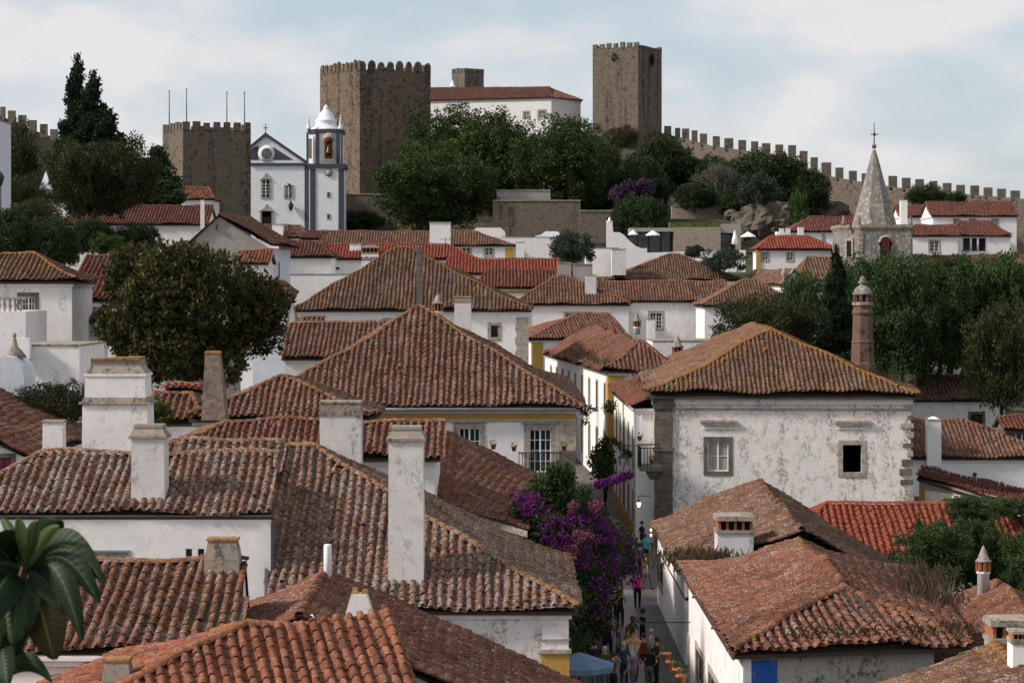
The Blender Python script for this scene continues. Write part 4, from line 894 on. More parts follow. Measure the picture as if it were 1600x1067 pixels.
# G3 big stained house
G3 = R1_('house', 'large blotchy white house with grey stone corner and orange-lichened roof', L=(1009, 619, 121), R_=(1438, 120.3), mat=T_ORG, wmat=W_DIRTY, D=37, deep=True, ends='hh', pitch=25, zb=-1, lod=0, nparts=300, cap_li=.8, lich=.27, amp=1.3, oh=.45, flare=.28, sp=.27, cmat=W_MID, corn_h=.5)
G3.window(0, 1106, 689, 1138, 736, fr=.24, nx=1, ny=2, fmat=S_DARK, pmat=CURT, label='curtained white sash window in a grey stone surround')
G3.window(0, 1317, 695, 1346, 738, fr=.26, style='open', fmat=S_TRIM, label='empty dark opening in a stone surround')
a, u, nn, L_ = G3.side(0); pz = lambda py: Zat(py, a.y)
for px in (1122, 1332):
    p = hray(px, 660, a, nn); uu = (p - a).dot(u); c = a + u * uu + nn * .1; m = MB(); m.obox((c.x, c.y), u, 1.0, nn, .10, pz(660), pz(656)); m.obox((c.x, c.y), u, .92, nn, .07, pz(663.5), pz(660)); m.build('hood_mould', [S_TRIM], G3.o)
    m = MB(); c = a + u * uu + nn * .03; m.obox((c.x, c.y), u, .86, nn, .03, pz(670), pz(667)); m.build('hood_fillet', [W_MID], G3.o)
zt = G3.zt; zc = -1
for k in range(11):
    z0 = zt - .55 - (k + 1) * .80; z1 = z0 + .78; c = a + u * (.45 + .10) + nn * .05
    m = MB(); m.obox((c.x, c.y), u, .50 + (.02 if k % 2 else 0), nn, .07, z0, z1); m.build('pilaster_stone', [S_DARK], G3.o)
for (z0, z1, e) in ((zt - .58, zt - .40, .1), (zt - .72, zt - .60, .06), (pz(704), pz(699), .06), (zt - .40, zt - .02, .03)):
    m = MB(); c = a + u * .55 + nn * .08; m.obox((c.x, c.y), u, .55 + e, nn, .09 + e * .6, z0, z1); m.build('pilaster_moulding', [S_DARK], G3.o)
rr = random.Random(3)
for k in range(17):       # eroded quoins at the right corner
    z0 = zt - .75 - k * .52; ww = rr.uniform(.2, .62); h = rr.uniform(.20, .38); c = a + u * (L_ - ww / 2 + rr.uniform(0, .1)) + nn * .04; m = MB(); m.obox((c.x, c.y), u, ww / 2 + .05, nn, .06 + rr.uniform(0, .05), z0, z0 + h); m.build('quoin', [S_DARK if rr.random() < .6 else S_TRIM], G3.o)
m = MB(); c = a + u * (L_ / 2) + nn * .03; m.obox((c.x, c.y), u, L_ / 2, nn, .05, pz(640), pz(637)); m.build('string_course', [S_TRIM], G3.o)
# street-side windows
a3, u3, n3, L3 = G3.side(3)
for k, yy in enumerate((125.5, 130, 136)):
    uu = L3 - (yy - 120.8); G3.win_m(3, uu - .5, uu + .5, 1.0 if False else 5.1, 7.0, fr=.2, nx=1, ny=3, smat=WOODD)
    G3.win_m(3, uu - .5, uu + .5, 1.2, 3.4, fr=.2, nx=1, ny=3, smat=WOODD)
G3.finish(300)
# ornate tower chimney on G3
Y = 130; cx = Xat(1348, Y); zf = lambda py: Zat(py, Y); m = MB(); C = (cx, Y, 0); k = Y / F
m.lathe(C, [(20.5 * k, zf(592)), (20 * k, zf(568)), (18.5 * k, zf(566)), (17.5 * k, zf(536)), (18.3 * k, zf(535)), (18.3 * k, zf(533)), (16.8 * k, zf(532)), (15.5 * k, zf(492)), (17 * k, zf(490)), (17 * k, zf(487)), (15 * k, zf(484)), (14.5 * k, zf(478))], 8, smooth=False); ch = m.build('chimney', [BRICK], G3.o, label='tall octagonal brick chimney tower with a domed lantern top')
m = MB(); m.lathe(C, [(14.5 * k, zf(478)), (17 * k, zf(477)), (17 * k, zf(473)), (14 * k, zf(472))], 8, smooth=False); m.build('chimney_ledge', [CAPM], ch)
m = MB(); m.lathe(C, [(9 * k, zf(473)), (9 * k, zf(460))], 8); m.build('flue', [REDM], ch)
for j in range(8):
    t = (j + .5) * math.pi / 4; m = MB(); m.frus((cx + 12.8 * k * math.cos(t), Y + 12.8 * k * math.sin(t)), .17, .17, .17, .17, zf(472.5), zf(461)); m.build('vent_brick', [BRICK], ch)
m = MB(); m.lathe(C, [(15.5 * k, zf(461)), (16 * k, zf(458)), (13.5 * k, zf(457)), (13.5 * k, zf(453)), (10 * k, zf(449)), (5 * k, zf(446)), (4 * k, zf(444)), (7.5 * k, zf(442)), (7 * k, zf(440)), (4 * k, zf(438)), (5.5 * k, zf(436)), (3 * k, zf(433)), (.5 * k, zf(431))], 10); m.build('chimney_cap', [S_SPIRE], ch)
# R5 red modern roof
R5 = R1_('house', 'low house under a clean bright-red modern tiled roof, right of the blotchy house', L=(1215, 868, 98), R_=(1690, 98), mat=T_NEW, wmat=W_MID, ridge=(1292, 1546, 788), pitch=24, zb=-.5, lod=0, nparts=300, amp=.3, cap_li=0, sp=.31, flare=.0); R5.finish(300)
# R4 and R3
r4a = P(1555, 908, 75); r4b = V((r4a.x - 1.0, 64, r4a.z)); R4L = V((r4a.x - 3.3, 76, r4a.z - 1.5)); R4l = V((r4a.x - 3.9, 64, r4a.z - 1.8)); R4R = V((r4a.x + 4, 74, r4a.z - 2)); R4r = V((r4a.x + 4, 64, r4a.z - 2))
R4 = custom('house', 'small house with a brown roof and a slim round white chimney, at the right edge', [(R4l.x + .3, 64.3), (R4r.x - .3, 64.3), (R4R.x - .3, 73.5), (R4l.x + .6, 74.5)], -1, R4r.z - .05,
   [('x', (R4L, R4l, r4b, r4a)), ('x', (R4r, R4R, r4a, r4b)), ('p', [R4R, R4L, r4a])], [(r4b, r4a, .16), (R4L, r4a)], T_RUST, W_GREY, nparts=200, lich=.1, cornice=False)
chimney(R4, 1527, 1550, 853, 935, 73, 'lantern', mat=CHIM, label='slim round white chimney with a red vent ring and a cone top')
m = MB(); m.add([P(1478, 946, 74.3) + V((0, 0, .12)), P(1500, 938, 74.3) + V((0, 0, .12)), P(1497, 941, 75.3) + V((0, 0, .16)), P(1479, 940, 75.3) + V((0, 0, .16))], [(0, 1, 2, 3)]); 
R4.gable(0, r4b.x - R4l.x - .3, r4b.z - .15); R4.finish(200)
r3a = P(1553, 1010, 53); r3b = V((r3a.x - .1, 46, r3a.z)); q = V((r3a.x - 7.2, 53.5, r3a.z - 2.55)); q2 = V((r3a.x - 7.2, 46, r3a.z - 2.55)); q3 = V((r3a.x + 4, 53, r3a.z - 1.6)); q4 = V((r3a.x + 4, 46, r3a.z - 1.6))
R3 = custom('house', 'orange-lichened roof in the bottom right corner', [(q2.x + .4, 46.2), (q4.x, 46.2), (q3.x, 52.7), (q.x + .4, 53)], -1, q.z, [('x', (q, q2, r3b, r3a)), ('x', (q4, q3, r3a, r3b))], [(r3b, r3a, .15)], T_ORG, W_GREY, nparts=300, lich=.0, cornice=False)
R3.gable(2, 4, r3a.z - .2); R3.gable(0, 7, r3a.z - .2)
chimney(R3, 1549, 1625, 966, 1016, 55, 'slots', dep=1.0, mat=W_GREY, label='wide low chimney with brick vents at the right edge'); chimney(R3, 1582, 1615, 985, 1075, 50, 'slots', dep=.6, mat=W_CLEAN, label='ribbed white chimney with an orange tile top, bottom right corner')
R3.finish(300)
# R6.. right middle
R6 = R1_('house', 'white house with a square barred window and grey-brown roof, in front of the grove', L=(1402, 626, 175), R_=(1577, 175), mat=T_GREY, wmat=W_MID, ridge=(1442, 1518, 588), zb=0, lod=1, nparts=0, lich=0); R6.window(0, 1517, 647, 1535, 666, fr=.22, style='sash', nx=3, ny=4, smat=WOODD, fmat=S_DARK); R6.finish(0)
R7 = R1_('house', 'low white house with a brown hipped roof and a clean white chimney, right edge', L=(1395, 716, 148), R_=(1660, 148), mat=T_OLD, wmat=W_CLEAN, ridge=(1400, 1500, 656), zb=-1, lod=1, nparts=0)
chimney(R7, 1449, 1471, 655, 714, 147.6, 'plain', mat=W_CLEAN, dep=.8); m = MB(); m.frus((Xat(1460, 147.6), 148), .75, .6, .2, .2, Zat(655, 147.6), Zat(651, 147.6)); m.build('chimney_finial', [W_CLEAN], R7.o)
m = MB(); a, u, nn, L_ = R7.side(0); p = hray(1523, 741, a, nn); m.tube(p - nn * .05 if False else p, p + nn * .06, .14, n=10); m.build('vent', [WOODD], R7.o)
R7.finish(0)
s1, s2, s3, s4 = P(1432, 746, 124), P(1660, 812, 112), P(1660, 780, 122), P(1440, 731, 131)
R8 = custom('house', 'lean-to with a plum-brown roof and an ochre door strip below the low white house', [(s1.x + .2, 124.3), (s2.x, 112.3), (s3.x, 123), (s4.x, 131)], -1, Zat(775, 120), [('x', (s1, s2, s3, s4))], [], T_NEW2, W_CLEAN, lod=1, nparts=0, cornice=False)
a, u, nn, L_ = R8.side(0); m = MB(); m.add([(a.x, a.y - .02, R8.zt), (a.x + u.x * L_, a.y + u.y * L_ - .02, R8.zt), (s2.x, s2.y + .25, s2.z - .1), (s1.x + .2, s1.y + .25, s1.z - .1)], [(0, 1, 2, 3)]); m.build('render_band', [W_GREY], R8.o)
m = MB(); c = a + u * .35 + nn * .03; m.obox((c.x, c.y), u, .24, nn, .03, -1, R8.zt - .0); m.build('ochre_strip', [YEL], R8.o); R8.finish(0)
R9 = R1_('house', 'tiny grey stone house end with a red roof at the right edge', L=(1568, 672, 160), R_=(1680, 160), mat=T_NEW2, wmat=S_RUBBLE, ridge=(1570, 1640, 650), ends='gg', zb=0, lod=1, nparts=0); R9.window(0, 1588, 676, 1606, 690, fr=.12, nx=1, ny=1, smat=WHITEP); R9.finish(0)

# houses closing the left side of the alley beyond the corner house
L2 = custom('house', 'white house wall closing the alley behind the corner house', [(-6, 119.5), (3.5, 119.5), (3.3, 148), (-6, 148)], 0, 8.2, [('x', (V((3.9, 119, 8.25)), V((3.7, 148.4, 8.25)), V((-1.2, 148.4, 9.9)), V((-1.2, 119, 9.9)))), ('x', (V((-6.3, 148.4, 8.25)), V((-6.3, 119, 8.25)), V((-1.2, 119, 9.9)), V((-1.2, 148.4, 9.9))))], [(V((-1.2, 119, 9.9)), V((-1.2, 148.4, 9.9)))], T_OLD, W_CLEAN, lod=1, nparts=0)
L2.finish(0)
# ---------------------------------------------------------------- middle distance
M = dict
def mid(label, L, R_, ridge, mat=T_OLD, wmat=W_CLEAN, wins=(), **k):
    H = rect('house', label, L=L, R_=R_, mat=mat, wmat=wmat, ridge=ridge, **{**dict(zb=float(gz(Xat((L[0] + R_[0]) / 2, L[2]), L[2])) - 2.5), **k})
    for wdw in wins: H.window(0, *wdw[:4], **(wdw[4] if len(wdw) > 4 else dict(fr=.16, nx=1, ny=2)))
    return H
# S2, S1: right-hand side of the street further on
f = P(951, 607, 146); nn_ = V((6.75, 122.3, f.z)); rr0 = V((9.4, 146, f.z + 1.15)); rr1 = V((9.4, 122.3, f.z + 1.15))
S2 = custom('house', 'narrow house with a small red-brown roof squeezed against the blotchy house', [(nn_.x + .2, 122.5), (9.3, 122.5), (9.3, 145.8), (f.x + .35, 145.8)], -1, f.z - .02, [('x', (f, nn_, rr1, rr0))], [], T_NEW2, W_CLEAN, lod=1, nparts=0, cornice=True)
a, u, n_, L_ = S2.side(3)
for k in range(5):
    S2.win_m(3, L_ - 2.2 - k * 4.4 - .5, L_ - 2.2 - k * 4.4 + .5, 4.2, 6.4, fr=.2, nx=1, ny=3, smat=WOODD, fmat=S_TRIM); S2.win_m(3, L_ - 2.2 - k * 4.4 - .55, L_ - 2.2 - k * 4.4 + .55, .4, 2.8, fr=.2, nx=1, ny=3, smat=WOODD, fmat=S_TRIM)
for k in range(2):
    c = a + u * (L_ - .3 - k * 11.5) + n_ * .03; m = MB(); m.obox((c.x, c.y), u, .3, n_, .03, -1, f.z - .3); m.build('ochre_pilaster', [YEL if k else S_TRIM], S2.o)
c = a + u * (L_ / 2) + n_ * .04; m = MB(); m.obox((c.x, c.y), u, L_ / 2 - .7, n_, .03, 0, 1.1); m.build('ochre_plinth', [YEL], S2.o)
S2.finish(0)
# white railing ladder by the wall
e0 = P(945, 580, 147); e1 = P(1064, 581, 147); e1.z = e0.z; ef = P(846, 546, 188); ef.z = e0.z + .05; ap = P(1000, 541, 152.5); rf0 = P(930, 510, 190)
ap.z = e0.z + 1.75; eb = V((e1.x + .6, 190, e0.z))
S1 = custom('house', 'long terrace row with an ochre corner where the street bends', [(e0.x + .3, 147.3), (e1.x - .3, 147.3), (eb.x - .3, 189.5), (ef.x + .3, 187.7)], 0, e0.z - .02,
   [('x', (ef, e0, ap, rf0)), ('p', [e0, e1, ap]), ('x', (e1, eb, rf0, ap))], [(e0, ap), (e1, ap), (ap, rf0)], T_RUST, W_CLEAN, lod=1, nparts=0, amp=1.8, cap_li=.4)
a, u, n_, L_ = S1.side(3)
for k in range(9):
    uu = L_ - 2.0 - k * 4.2; S1.win_m(3, uu - .45, uu + .45, 6.0, 7.9, fr=.16, nx=1, ny=3, smat=WOODD); S1.win_m(3, uu - .5, uu + .5, 2.4, 4.6, fr=.16, nx=1, ny=3, smat=WOODD)
c = a + u * (L_ - .5) + n_ * .04; m = MB(); m.obox((c.x, c.y), u, .5, n_, .04, 0, S1.zt - .3); m.build('ochre_pilaster', [YEL], S1.o)
a0, u0, n0, L0 = S1.side(0); c = a0 + u0 * .5 + n0 * .04; m = MB(); m.obox((c.x, c.y), u0, .54, n0, .04, 0, S1.zt - .3); m.build('ochre_corner', [YEL], S1.o)
S1.finish(0)
S1a = mid('house with a sloping brown roof and white gable strip beyond the terrace row', (826, 530, 198), (985, 200), (905, 950, 491), mat=T_RUST, wins=(), nparts=0, pitch=20); 
a, u, n_, L_ = S1a.side(0); c = a + u * .6 + n_ * .05; m = MB(); m.obox((c.x, c.y), u, .5, n_, .05, 0, S1a.zt - .3); m.build('ochre_corner', [YEL], S1a.o); S1a.finish(0)
m_ = None
# chimneys behind S1
def lonechim(label, px0, px1, pt, pb, Y, style='plain', mat=W_CLEAN, **k):
    o = thing('chimney_stack', label, 'chimney', (Xat((px0 + px1) / 2, Y), Y, Zat(pb, Y))); c = chimney(o, px0, px1, pt, pb, Y, style, mat=mat, **k); return o
wb = yardwall('terrace_wall', 'stained white terrace wall behind the bend of the street', 1020, 1152, 532, 575, 178, 8, W_MID)
lonechim('tiny white chimney with a brick vent ring behind the terrace row', 1050, 1068, 523, 558, 165, 'lantern'); lonechim('small dark-topped chimney right of the first sloping roof', 989, 1002, 488, 512, 192, 'lantern', mat=CHIM)
lonechim('small white chimney with a grey lid beside the terrace wall', 1011, 1024, 498, 525, 185, 'plain')
# G2 and neighbours
G2 = mid('large white house with an orange-lichened pyramid roof and a pointed gothic window', (452, 485, 160), (832, 160), (622, 640, 389), mat=T_ORG, pitch=29, lich=-.05, lod=1, cap_li=.6, amp=1.4,
   wins=((767, 509, 778, 527, dict(fr=.25, style='dark', fmat=S_TRIM, name='gothic_window')), (516, 503, 560, 510, dict(fr=.1, style='dark')), (602, 501, 625, 515, dict(fr=.2, nx=1, ny=2)), (672, 501, 690, 515, dict(fr=.2, nx=1, ny=2))))
for px in (588, 664):
    p = P(px, 441, 165); m = MB(); m.frus((p.x, p.y), .6, .6, .55, .5, p.z - .6, p.z + .15); w_ = m.build('roof_vent', [CAPM], G2.o); m = MB(); m.frus((p.x, p.y - .31), .4, .04, .4, .04, p.z - .2, p.z + .05); m.build('grille', [DARKI], w_)
a, u, n_, L_ = G2.side(0)
p = hray(772.5, 505, a, n_); m = MB(); m.frus((p.x, p.y - .05), .95, .12, .1, .12, Zat(508, 160), Zat(503, 160)); m.build('pointed_arch', [S_TRIM], G2.o)
for k in range(9):
    c = a + u * (L_ - .45 - (.05 if k % 2 else 0)) + n_ * .03; m = MB(); m.obox((c.x, c.y), u, .45 + (.05 if k % 2 else 0), n_, .035, G2.zt - .5 - (k + 1) * .5, G2.zt - .52 - k * .5); m.build('quoin', [S_TRIM], G2.o)
lonechim('thin tall grey flue pipe in front of the pyramid roof', 650.5, 659.5, 384, 486, 150, 'plain', mat=S_DARK, dep=.4); 
lonechim('round pot-bellied chimney with a pointed cap above the corner house', 675, 693, 455, 500, 150, 'lantern', mat=CHIM, capm=S_SPIRE)
G2.finish(0)
G2b = mid('house with a blue skylight in its brown roof, between the magnolia and the corner house', (438, 560, 132), (620, 132), (440, 618, 505), ends='gg', pitch=24, lod=1)
p = P(520, 517, 136.8); m = MB(); m.add([p + V((-.75, -.5, -.2)), p + V((.75, -.5, -.2)), p + V((.75, .6, .30)), p + V((-.75, .6, .30)), p + V((-.75, -.5, -.42)), p + V((.75, -.5, -.42)), p + V((.75, .6, .08)), p + V((-.75, .6, .08))], [(0, 1, 2, 3), (4, 5, 1, 0), (5, 6, 2, 1), (6, 7, 3, 2), (7, 4, 0, 3)]); m.build('skylight', [SKYL], G2b.o)
chimney(G2b, 448, 470, 484, 512, 140, 'lantern', mat=W_CLEAN, capm=S_SPIRE); G2b.finish(0)
G2c = mid('strip of tiled roof right behind the skylight roof', (468, 506, 146), (505, 146), (468, 505, 495), ends='gg', pitch=24, lod=1); G2c.finish(0)
# M1
M1a = mid('white house with a red corner pilaster and brown pyramid roof left of the long roof', (803, 476, 212), (987, 212), (868, 884, 432), mat=T_OLD, lich=.05, cap_li=.7, lod=1, wins=((884, 490, 902, 502, dict(fr=.2, nx=2, ny=2)),))
m = MB(); a, u, n_, L_ = M1a.side(0); c = a + u * .55 + n_ * .06; m.obox((c.x, c.y), u, .5, n_, .06, M1a.zb, M1a.zt - .2); m.build('red_pilaster', [simple('oxblood_paint', (.20, .025, .025))], M1a.o)
chimney(M1a, 915, 932, 429, 470, 214, 'plain', mat=CHIM); chimney(M1a, 895, 926, 412, 440, 226, 'plain', mat=W_GREY); chimney(M1a, 871, 893, 410, 436, 226, 'plain', mat=W_GREY); M1a.finish(0)
M1b = mid('white house under the long dark roof in mid-picture, with one sash window', (925, 471, 222), (1140, 222), (925, 1140, 440), ends='gg', lod=1, mat=T_OLD, wins=((1016, 489, 1034, 513, dict(fr=.25, nx=2, ny=4)),), lich=.05, wmat=W_MID); M1b.finish(0)
M1c = mid('white house with an orange-edged pyramid roof right of the long dark roof', (1097, 478, 209), (1250, 209), (1160, 1180, 438), lod=1, mat=T_ORG, cap_li=.6, lich=-.1); M1c.finish(0)
M2 = mid('house with a broad brown pyramid roof above the long dark roof', (950, 438, 250), (1162, 250), (1046, 1060, 397), mat=T_ORG, lich=-.12, lod=1, pitch=26); M2.finish(0)
# M3 modern red roofs
M3b = mid('white house with an ochre band under the lower of two bright red roofs', (738, 450, 224), (900, 224), (762, 900, 422), mat=T_NEW2, pitch=26, cap_li=0, amp=.3, ends='hg'); a, u, n_, L_ = M3b.side(0); c = a + u * L_ / 2 + n_ * .03; m = MB(); m.obox((c.x, c.y), u, L_ / 2, n_, .03, Zat(458, 224), Zat(454.5, 224)); m.build('ochre_band', [YEL], M3b.o); M3b.finish(0)
M3a = mid('long house under the upper bright red roof with a white box on its ridge', (688, 428, 234), (880, 234), (700, 872, 405), mat=T_NEW, pitch=24, cap_li=0, amp=.3); chimney(M3a, 823, 847, 404, 424, 238, 'plain', mat=W_CLEAN, dep=2); M3a.finish(0)
M3 = mid('white house with a bright red hipped roof and white chimneys below the church', (468, 405, 248), (745, 248), (515, 700, 382), mat=T_NEW, pitch=24, cap_li=0, amp=.3, wins=((470, 412, 480, 425, dict(fr=.1, nx=1, ny=2)), (500, 418, 530, 421, dict(fr=.05, style='dark'))))
chimney(M3, 546, 564, 380, 396, 250, 'plain', mat=W_CLEAN, dep=1.5); chimney(M3, 465, 503, 379, 404, 246, 'plain', mat=W_CLEAN, dep=2); chimney(M3, 564, 592, 383, 408, 248, 'slots', mat=W_CLEAN, dep=1.5); M3.finish(0)
yd = yardwall('courtyard_wall', 'white courtyard wall below the red hipped roof', 450, 560, 428, 480, 205, 5, W_CLEAN)
M4 = mid('long low house below the castle trees with a big white chimney', (490, 384, 282), (806, 282), (520, 740, 362), mat=T_OLD, wins=((722, 387, 735, 399, dict(fr=.2, nx=1, ny=2)), (758, 387, 770, 399, dict(fr=.2, nx=1, ny=2))))
chimney(M4, 671, 704, 347, 392, 278, 'plain', mat=W_CLEAN, dep=2); a, u, n_, L_ = M4.side(0); c = a + u * (L_ - .6) + n_ * .04; m = MB(); m.obox((c.x, c.y), u, .5, n_, .04, M4.zb, M4.zt - .3); m.build('ochre_corner', [YEL], M4.o); M4.finish(0)
M4b = mid('plum-roofed house end at the foot of the church', (468, 374, 296), (560, 296), (480, 540, 361), mat=T_NEW2); M4b.finish(0)
o = thing('ruined_wall', 'pale ruined curved gable wall right of the big white chimney', 'wall', (Xat(760, 292), 292, 15)); m = MB(); pts = [(700, 392), (712, 372), (735, 362), (745, 356), (782, 356), (789, 362), (792, 395)]; fa = [P(a, b, 292) for a, b in pts]; fb = [p + V((0, 1.5, 0)) for p in fa]; k = len(pts)
m.add(fa + fb, [tuple(range(k)), tuple(range(2 * k - 1, k - 1, -1))] + [(i, k + i, k + (i + 1) % k, (i + 1) % k) for i in range(k)]); m.build('wall', [W_MID], o)
yardwall('churchyard_wall', 'stained grey-white wall behind the parked white cars', 785, 866, 370, 415, 290, 1, W_MID); lonechim('white chimney with an orange lid beside the stained wall', 806, 819, 378, 410, 280, 'plain')
yardwall('ruined_house_wall', 'crumbling white wall with a square pillar left of the white scroll wall', 915, 968, 387, 432, 252, 3, W_MID)
yardwall('wall_pillar', 'square plaster pillar at the end of the crumbling wall', 956, 978, 389, 430, 249, 2, CHIM, cat='pillar')
# left middle
H1 = mid('long low white house with a dark red roof at the foot of the cypresses', (98, 351, 250), (324, 250), (112, 318, 322), mat=T_NEW2, ends='gg', cap_li=.2); chimney(H1, 108, 123, 301, 326, 256, 'plain', mat=W_CLEAN); chimney(H1, 313, 319, 312, 350, 247, 'plain', mat=W_CLEAN); H1.finish(0)
yardwall('garden_wall', 'sloping white wall piece left of the long low house', 72, 108, 316, 345, 252, 2, W_CLEAN)
H2 = mid('tiny white house under the square tower with a red tiled roof', (278, 312, 320), (334, 320), (284, 326, 293), mat=T_RED); H2.finish(0)
e0 = P(285, 386, 186); e1 = V((Xat(424, 186), 186, e0.z)); a_ = P(342, 335, 186); e1.z = P(424, 381, 186).z; bk = 14; sh = V((1.2, bk, 0)); 
H3 = custom('house', 'bare grey gabled house with a slit window, above the magnolia', [(e0.x + .3, 186.3), (e1.x - .3, 186.3), (e1.x + .2, 186 + bk), (e0.x + .8, 186 + bk)], 1, min(e0.z, e1.z) - .05, [('x', (e1, e1 + sh, a_ + sh, a_)), ('x', (e0 + sh, e0, a_, a_ + sh))], [(a_, a_ + sh)], T_RUST, W_GREY, lod=1, nparts=0, cornice=False)
H3.gable(0, a_.x - e0.x - .3, a_.z - .15); H3.win_m(1, 6, 6.7, H3.zt - 3.6, H3.zt - 1.2, fr=.08, style='dark'); m = MB(); m.tube(P(339, 355, 186.2) , P(339, 355, 186.3) + V((0, -.1, 0)), .28, n=8); m.build('oculus', [DARKI], H3.o); H3.finish(0)
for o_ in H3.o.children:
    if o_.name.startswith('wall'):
        o_.data.materials.append(W_SHADE)  # right-facing wall: its bluish shade is painted into the material
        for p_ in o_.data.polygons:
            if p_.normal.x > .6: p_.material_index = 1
H3b = mid('small lean-to roof against the grey gabled house', (370, 412, 178), (420, 178), (372, 418, 392), mat=T_RED, ends='gg', lod=1, pitch=20); H3b.finish(0)
H3c = mid('white shed with a brown roof right of the magnolia crown', (388, 462, 150), (452, 150), (395, 440, 438), mat=T_OLD, lod=1, pitch=20, wmat=W_SHADE); H3c.finish(0)
H3d = mid('low roofs in front of the church door', (400, 372, 300), (480, 300), (405, 470, 352), mat=T_OLD); chimney(H3d, 425, 442, 350, 368, 300, 'plain', mat=W_CLEAN, dep=1.5); H3d.finish(0)
H3e = mid('red roof between the grey gable and the red hipped roof', (432, 402, 225), (520, 225), (440, 500, 378), mat=T_NEW2); H3e.finish(0)
# right middle: houses left and right of the spire
K1 = mid('white house left of the spire with two stone windows and an ochre edge', (1183, 390, 262), (1312, 262), (1205, 1262, 369), mat=T_NEW, cap_li=0, amp=.3, wins=((1191, 394, 1200, 407, dict(fr=.2, nx=1, ny=2)), (1230, 394, 1239, 407, dict(fr=.2, nx=1, ny=2)), (1209, 428, 1221, 446, dict(fr=.15, style='dark'))))
a, u, n_, L_ = K1.side(0); c = a + u * (-.1) + n_ * .04; m = MB(); m.obox((c.x, c.y), u, .28, n_, .08, K1.zb, K1.zt); m.build('ochre_edge', [YEL], K1.o); chimney(K1, 1247, 1256, 354, 374, 268, 'plain', mat=W_CLEAN); K1.finish(0)
K2 = mid('white house behind with a long red hipped roof and three small chimneys', (1232, 362, 292), (1368, 292), (1268, 1340, 339), mat=T_NEW2, wins=((1285, 365, 1289, 377, dict(fr=.08, nx=1, ny=2)), (1310, 367, 1315, 378, dict(fr=.08, nx=1, ny=2))))
for x in (1218, 1228): chimney(K2, x, x + 7, 356, 372, 288, 'plain', mat=W_CLEAN)
K2.finish(0); yardwall('garden_wall', 'low bright white wall below the rocks', 1215, 1300, 361, 380, 293, 3, W_CLEAN)
# gable with stone finial
o = K3 = mid('old chapel with a white gable, stone edge and ball finial below the spire', (1222, 445, 236), (1262, 236.6), None, D=14, deep=True, ends='gg', pitch=48, mat=T_ORG, lich=-.1, wmat=W_CLEAN); a, u, n_, L_ = K3.side(0)
m = MB(); p = P(1222, 400, 232); 
pk = a + u * (L_ / 2); K3.finish(0); zt = K3.zt; za = K3.A.z
m = MB(); m.tube((a.x - .1, a.y - .1, zt), (pk.x, pk.y - .1, za + .15), .17, n=4); m.tube((pk.x, pk.y - .1, za + .15), (a.x + u.x * L_, a.y + u.y * L_ - .1, zt), .17, n=4); m.lathe((a.x, a.y - .1, 0), [(.3, zt), (.35, zt + .2), (.15, zt + .5), (.1, zt + .8), (.3, zt + 1.1), (.3, zt + 1.4), (.05, zt + 1.8)], 8); m.build('gable_coping', [S_TRIM], K3.o)
K3b = mid('brown roof between the chapel gable and the cypress', (1246, 440, 240), (1330, 240), (1262, 1320, 402), mat=T_ORG, lich=-.1, lod=2); K3b.finish(0)
KR1 = mid('white two-storey house at far right with three upper windows', (1455, 338, 330), (1592, 330), (1483, 1570, 316), mat=T_NEW2, ends='gg', wins=((1491, 342, 1499, 350, dict(fr=.2, nx=1, ny=1)), (1516, 342, 1524, 350, dict(fr=.2, nx=1, ny=1)), (1551, 343, 1559, 353, dict(fr=.2, nx=1, ny=2)))); KR1.finish(0)
KR2 = mid('white house with porch and diamond tiles right of the spire', (1424, 369, 318), (1500, 318), (1432, 1490, 352), mat=T_NEW2, wins=((1453, 377, 1467, 393, dict(fr=.25, nx=1, ny=3)),)); KR2.finish(0)
KR2b = mid('white house wing with a columned porch at far right', (1485, 369, 322), (1582, 322), (1500, 1545, 346), mat=T_NEW2, wins=((1505, 371, 1540, 392, dict(fr=.06, style='open', name='porch')),)); a, u, n_, L_ = KR2b.side(0)
for px in (1517, 1528): m = MB(); p = hray(px, 380, a, n_); m.tube((p.x, p.y + .1, Zat(393, 322)), (p.x, p.y + .1, Zat(371, 322)), .16, n=8); m.build('porch_column', [W_CLEAN], KR2b.o)
KR2b.finish(0)
KR3 = mid('small white house with a tall round chimney right behind the spire', (1405, 339, 345), (1466, 345), (1412, 1460, 322), mat=T_NEW2, ends='gg', pitch=24); chimney(KR3, 1407, 1418, 312, 345, 340, 'plain', mat=W_CLEAN); KR3.finish(0)
NV = mid('church nave with a long low brown roof behind the grove, right of the spire', (1400, 432, 250), (1720, 250), (1400, 1720, 400), mat=T_RUST, ends='gg', lod=1); NV.finish(0)
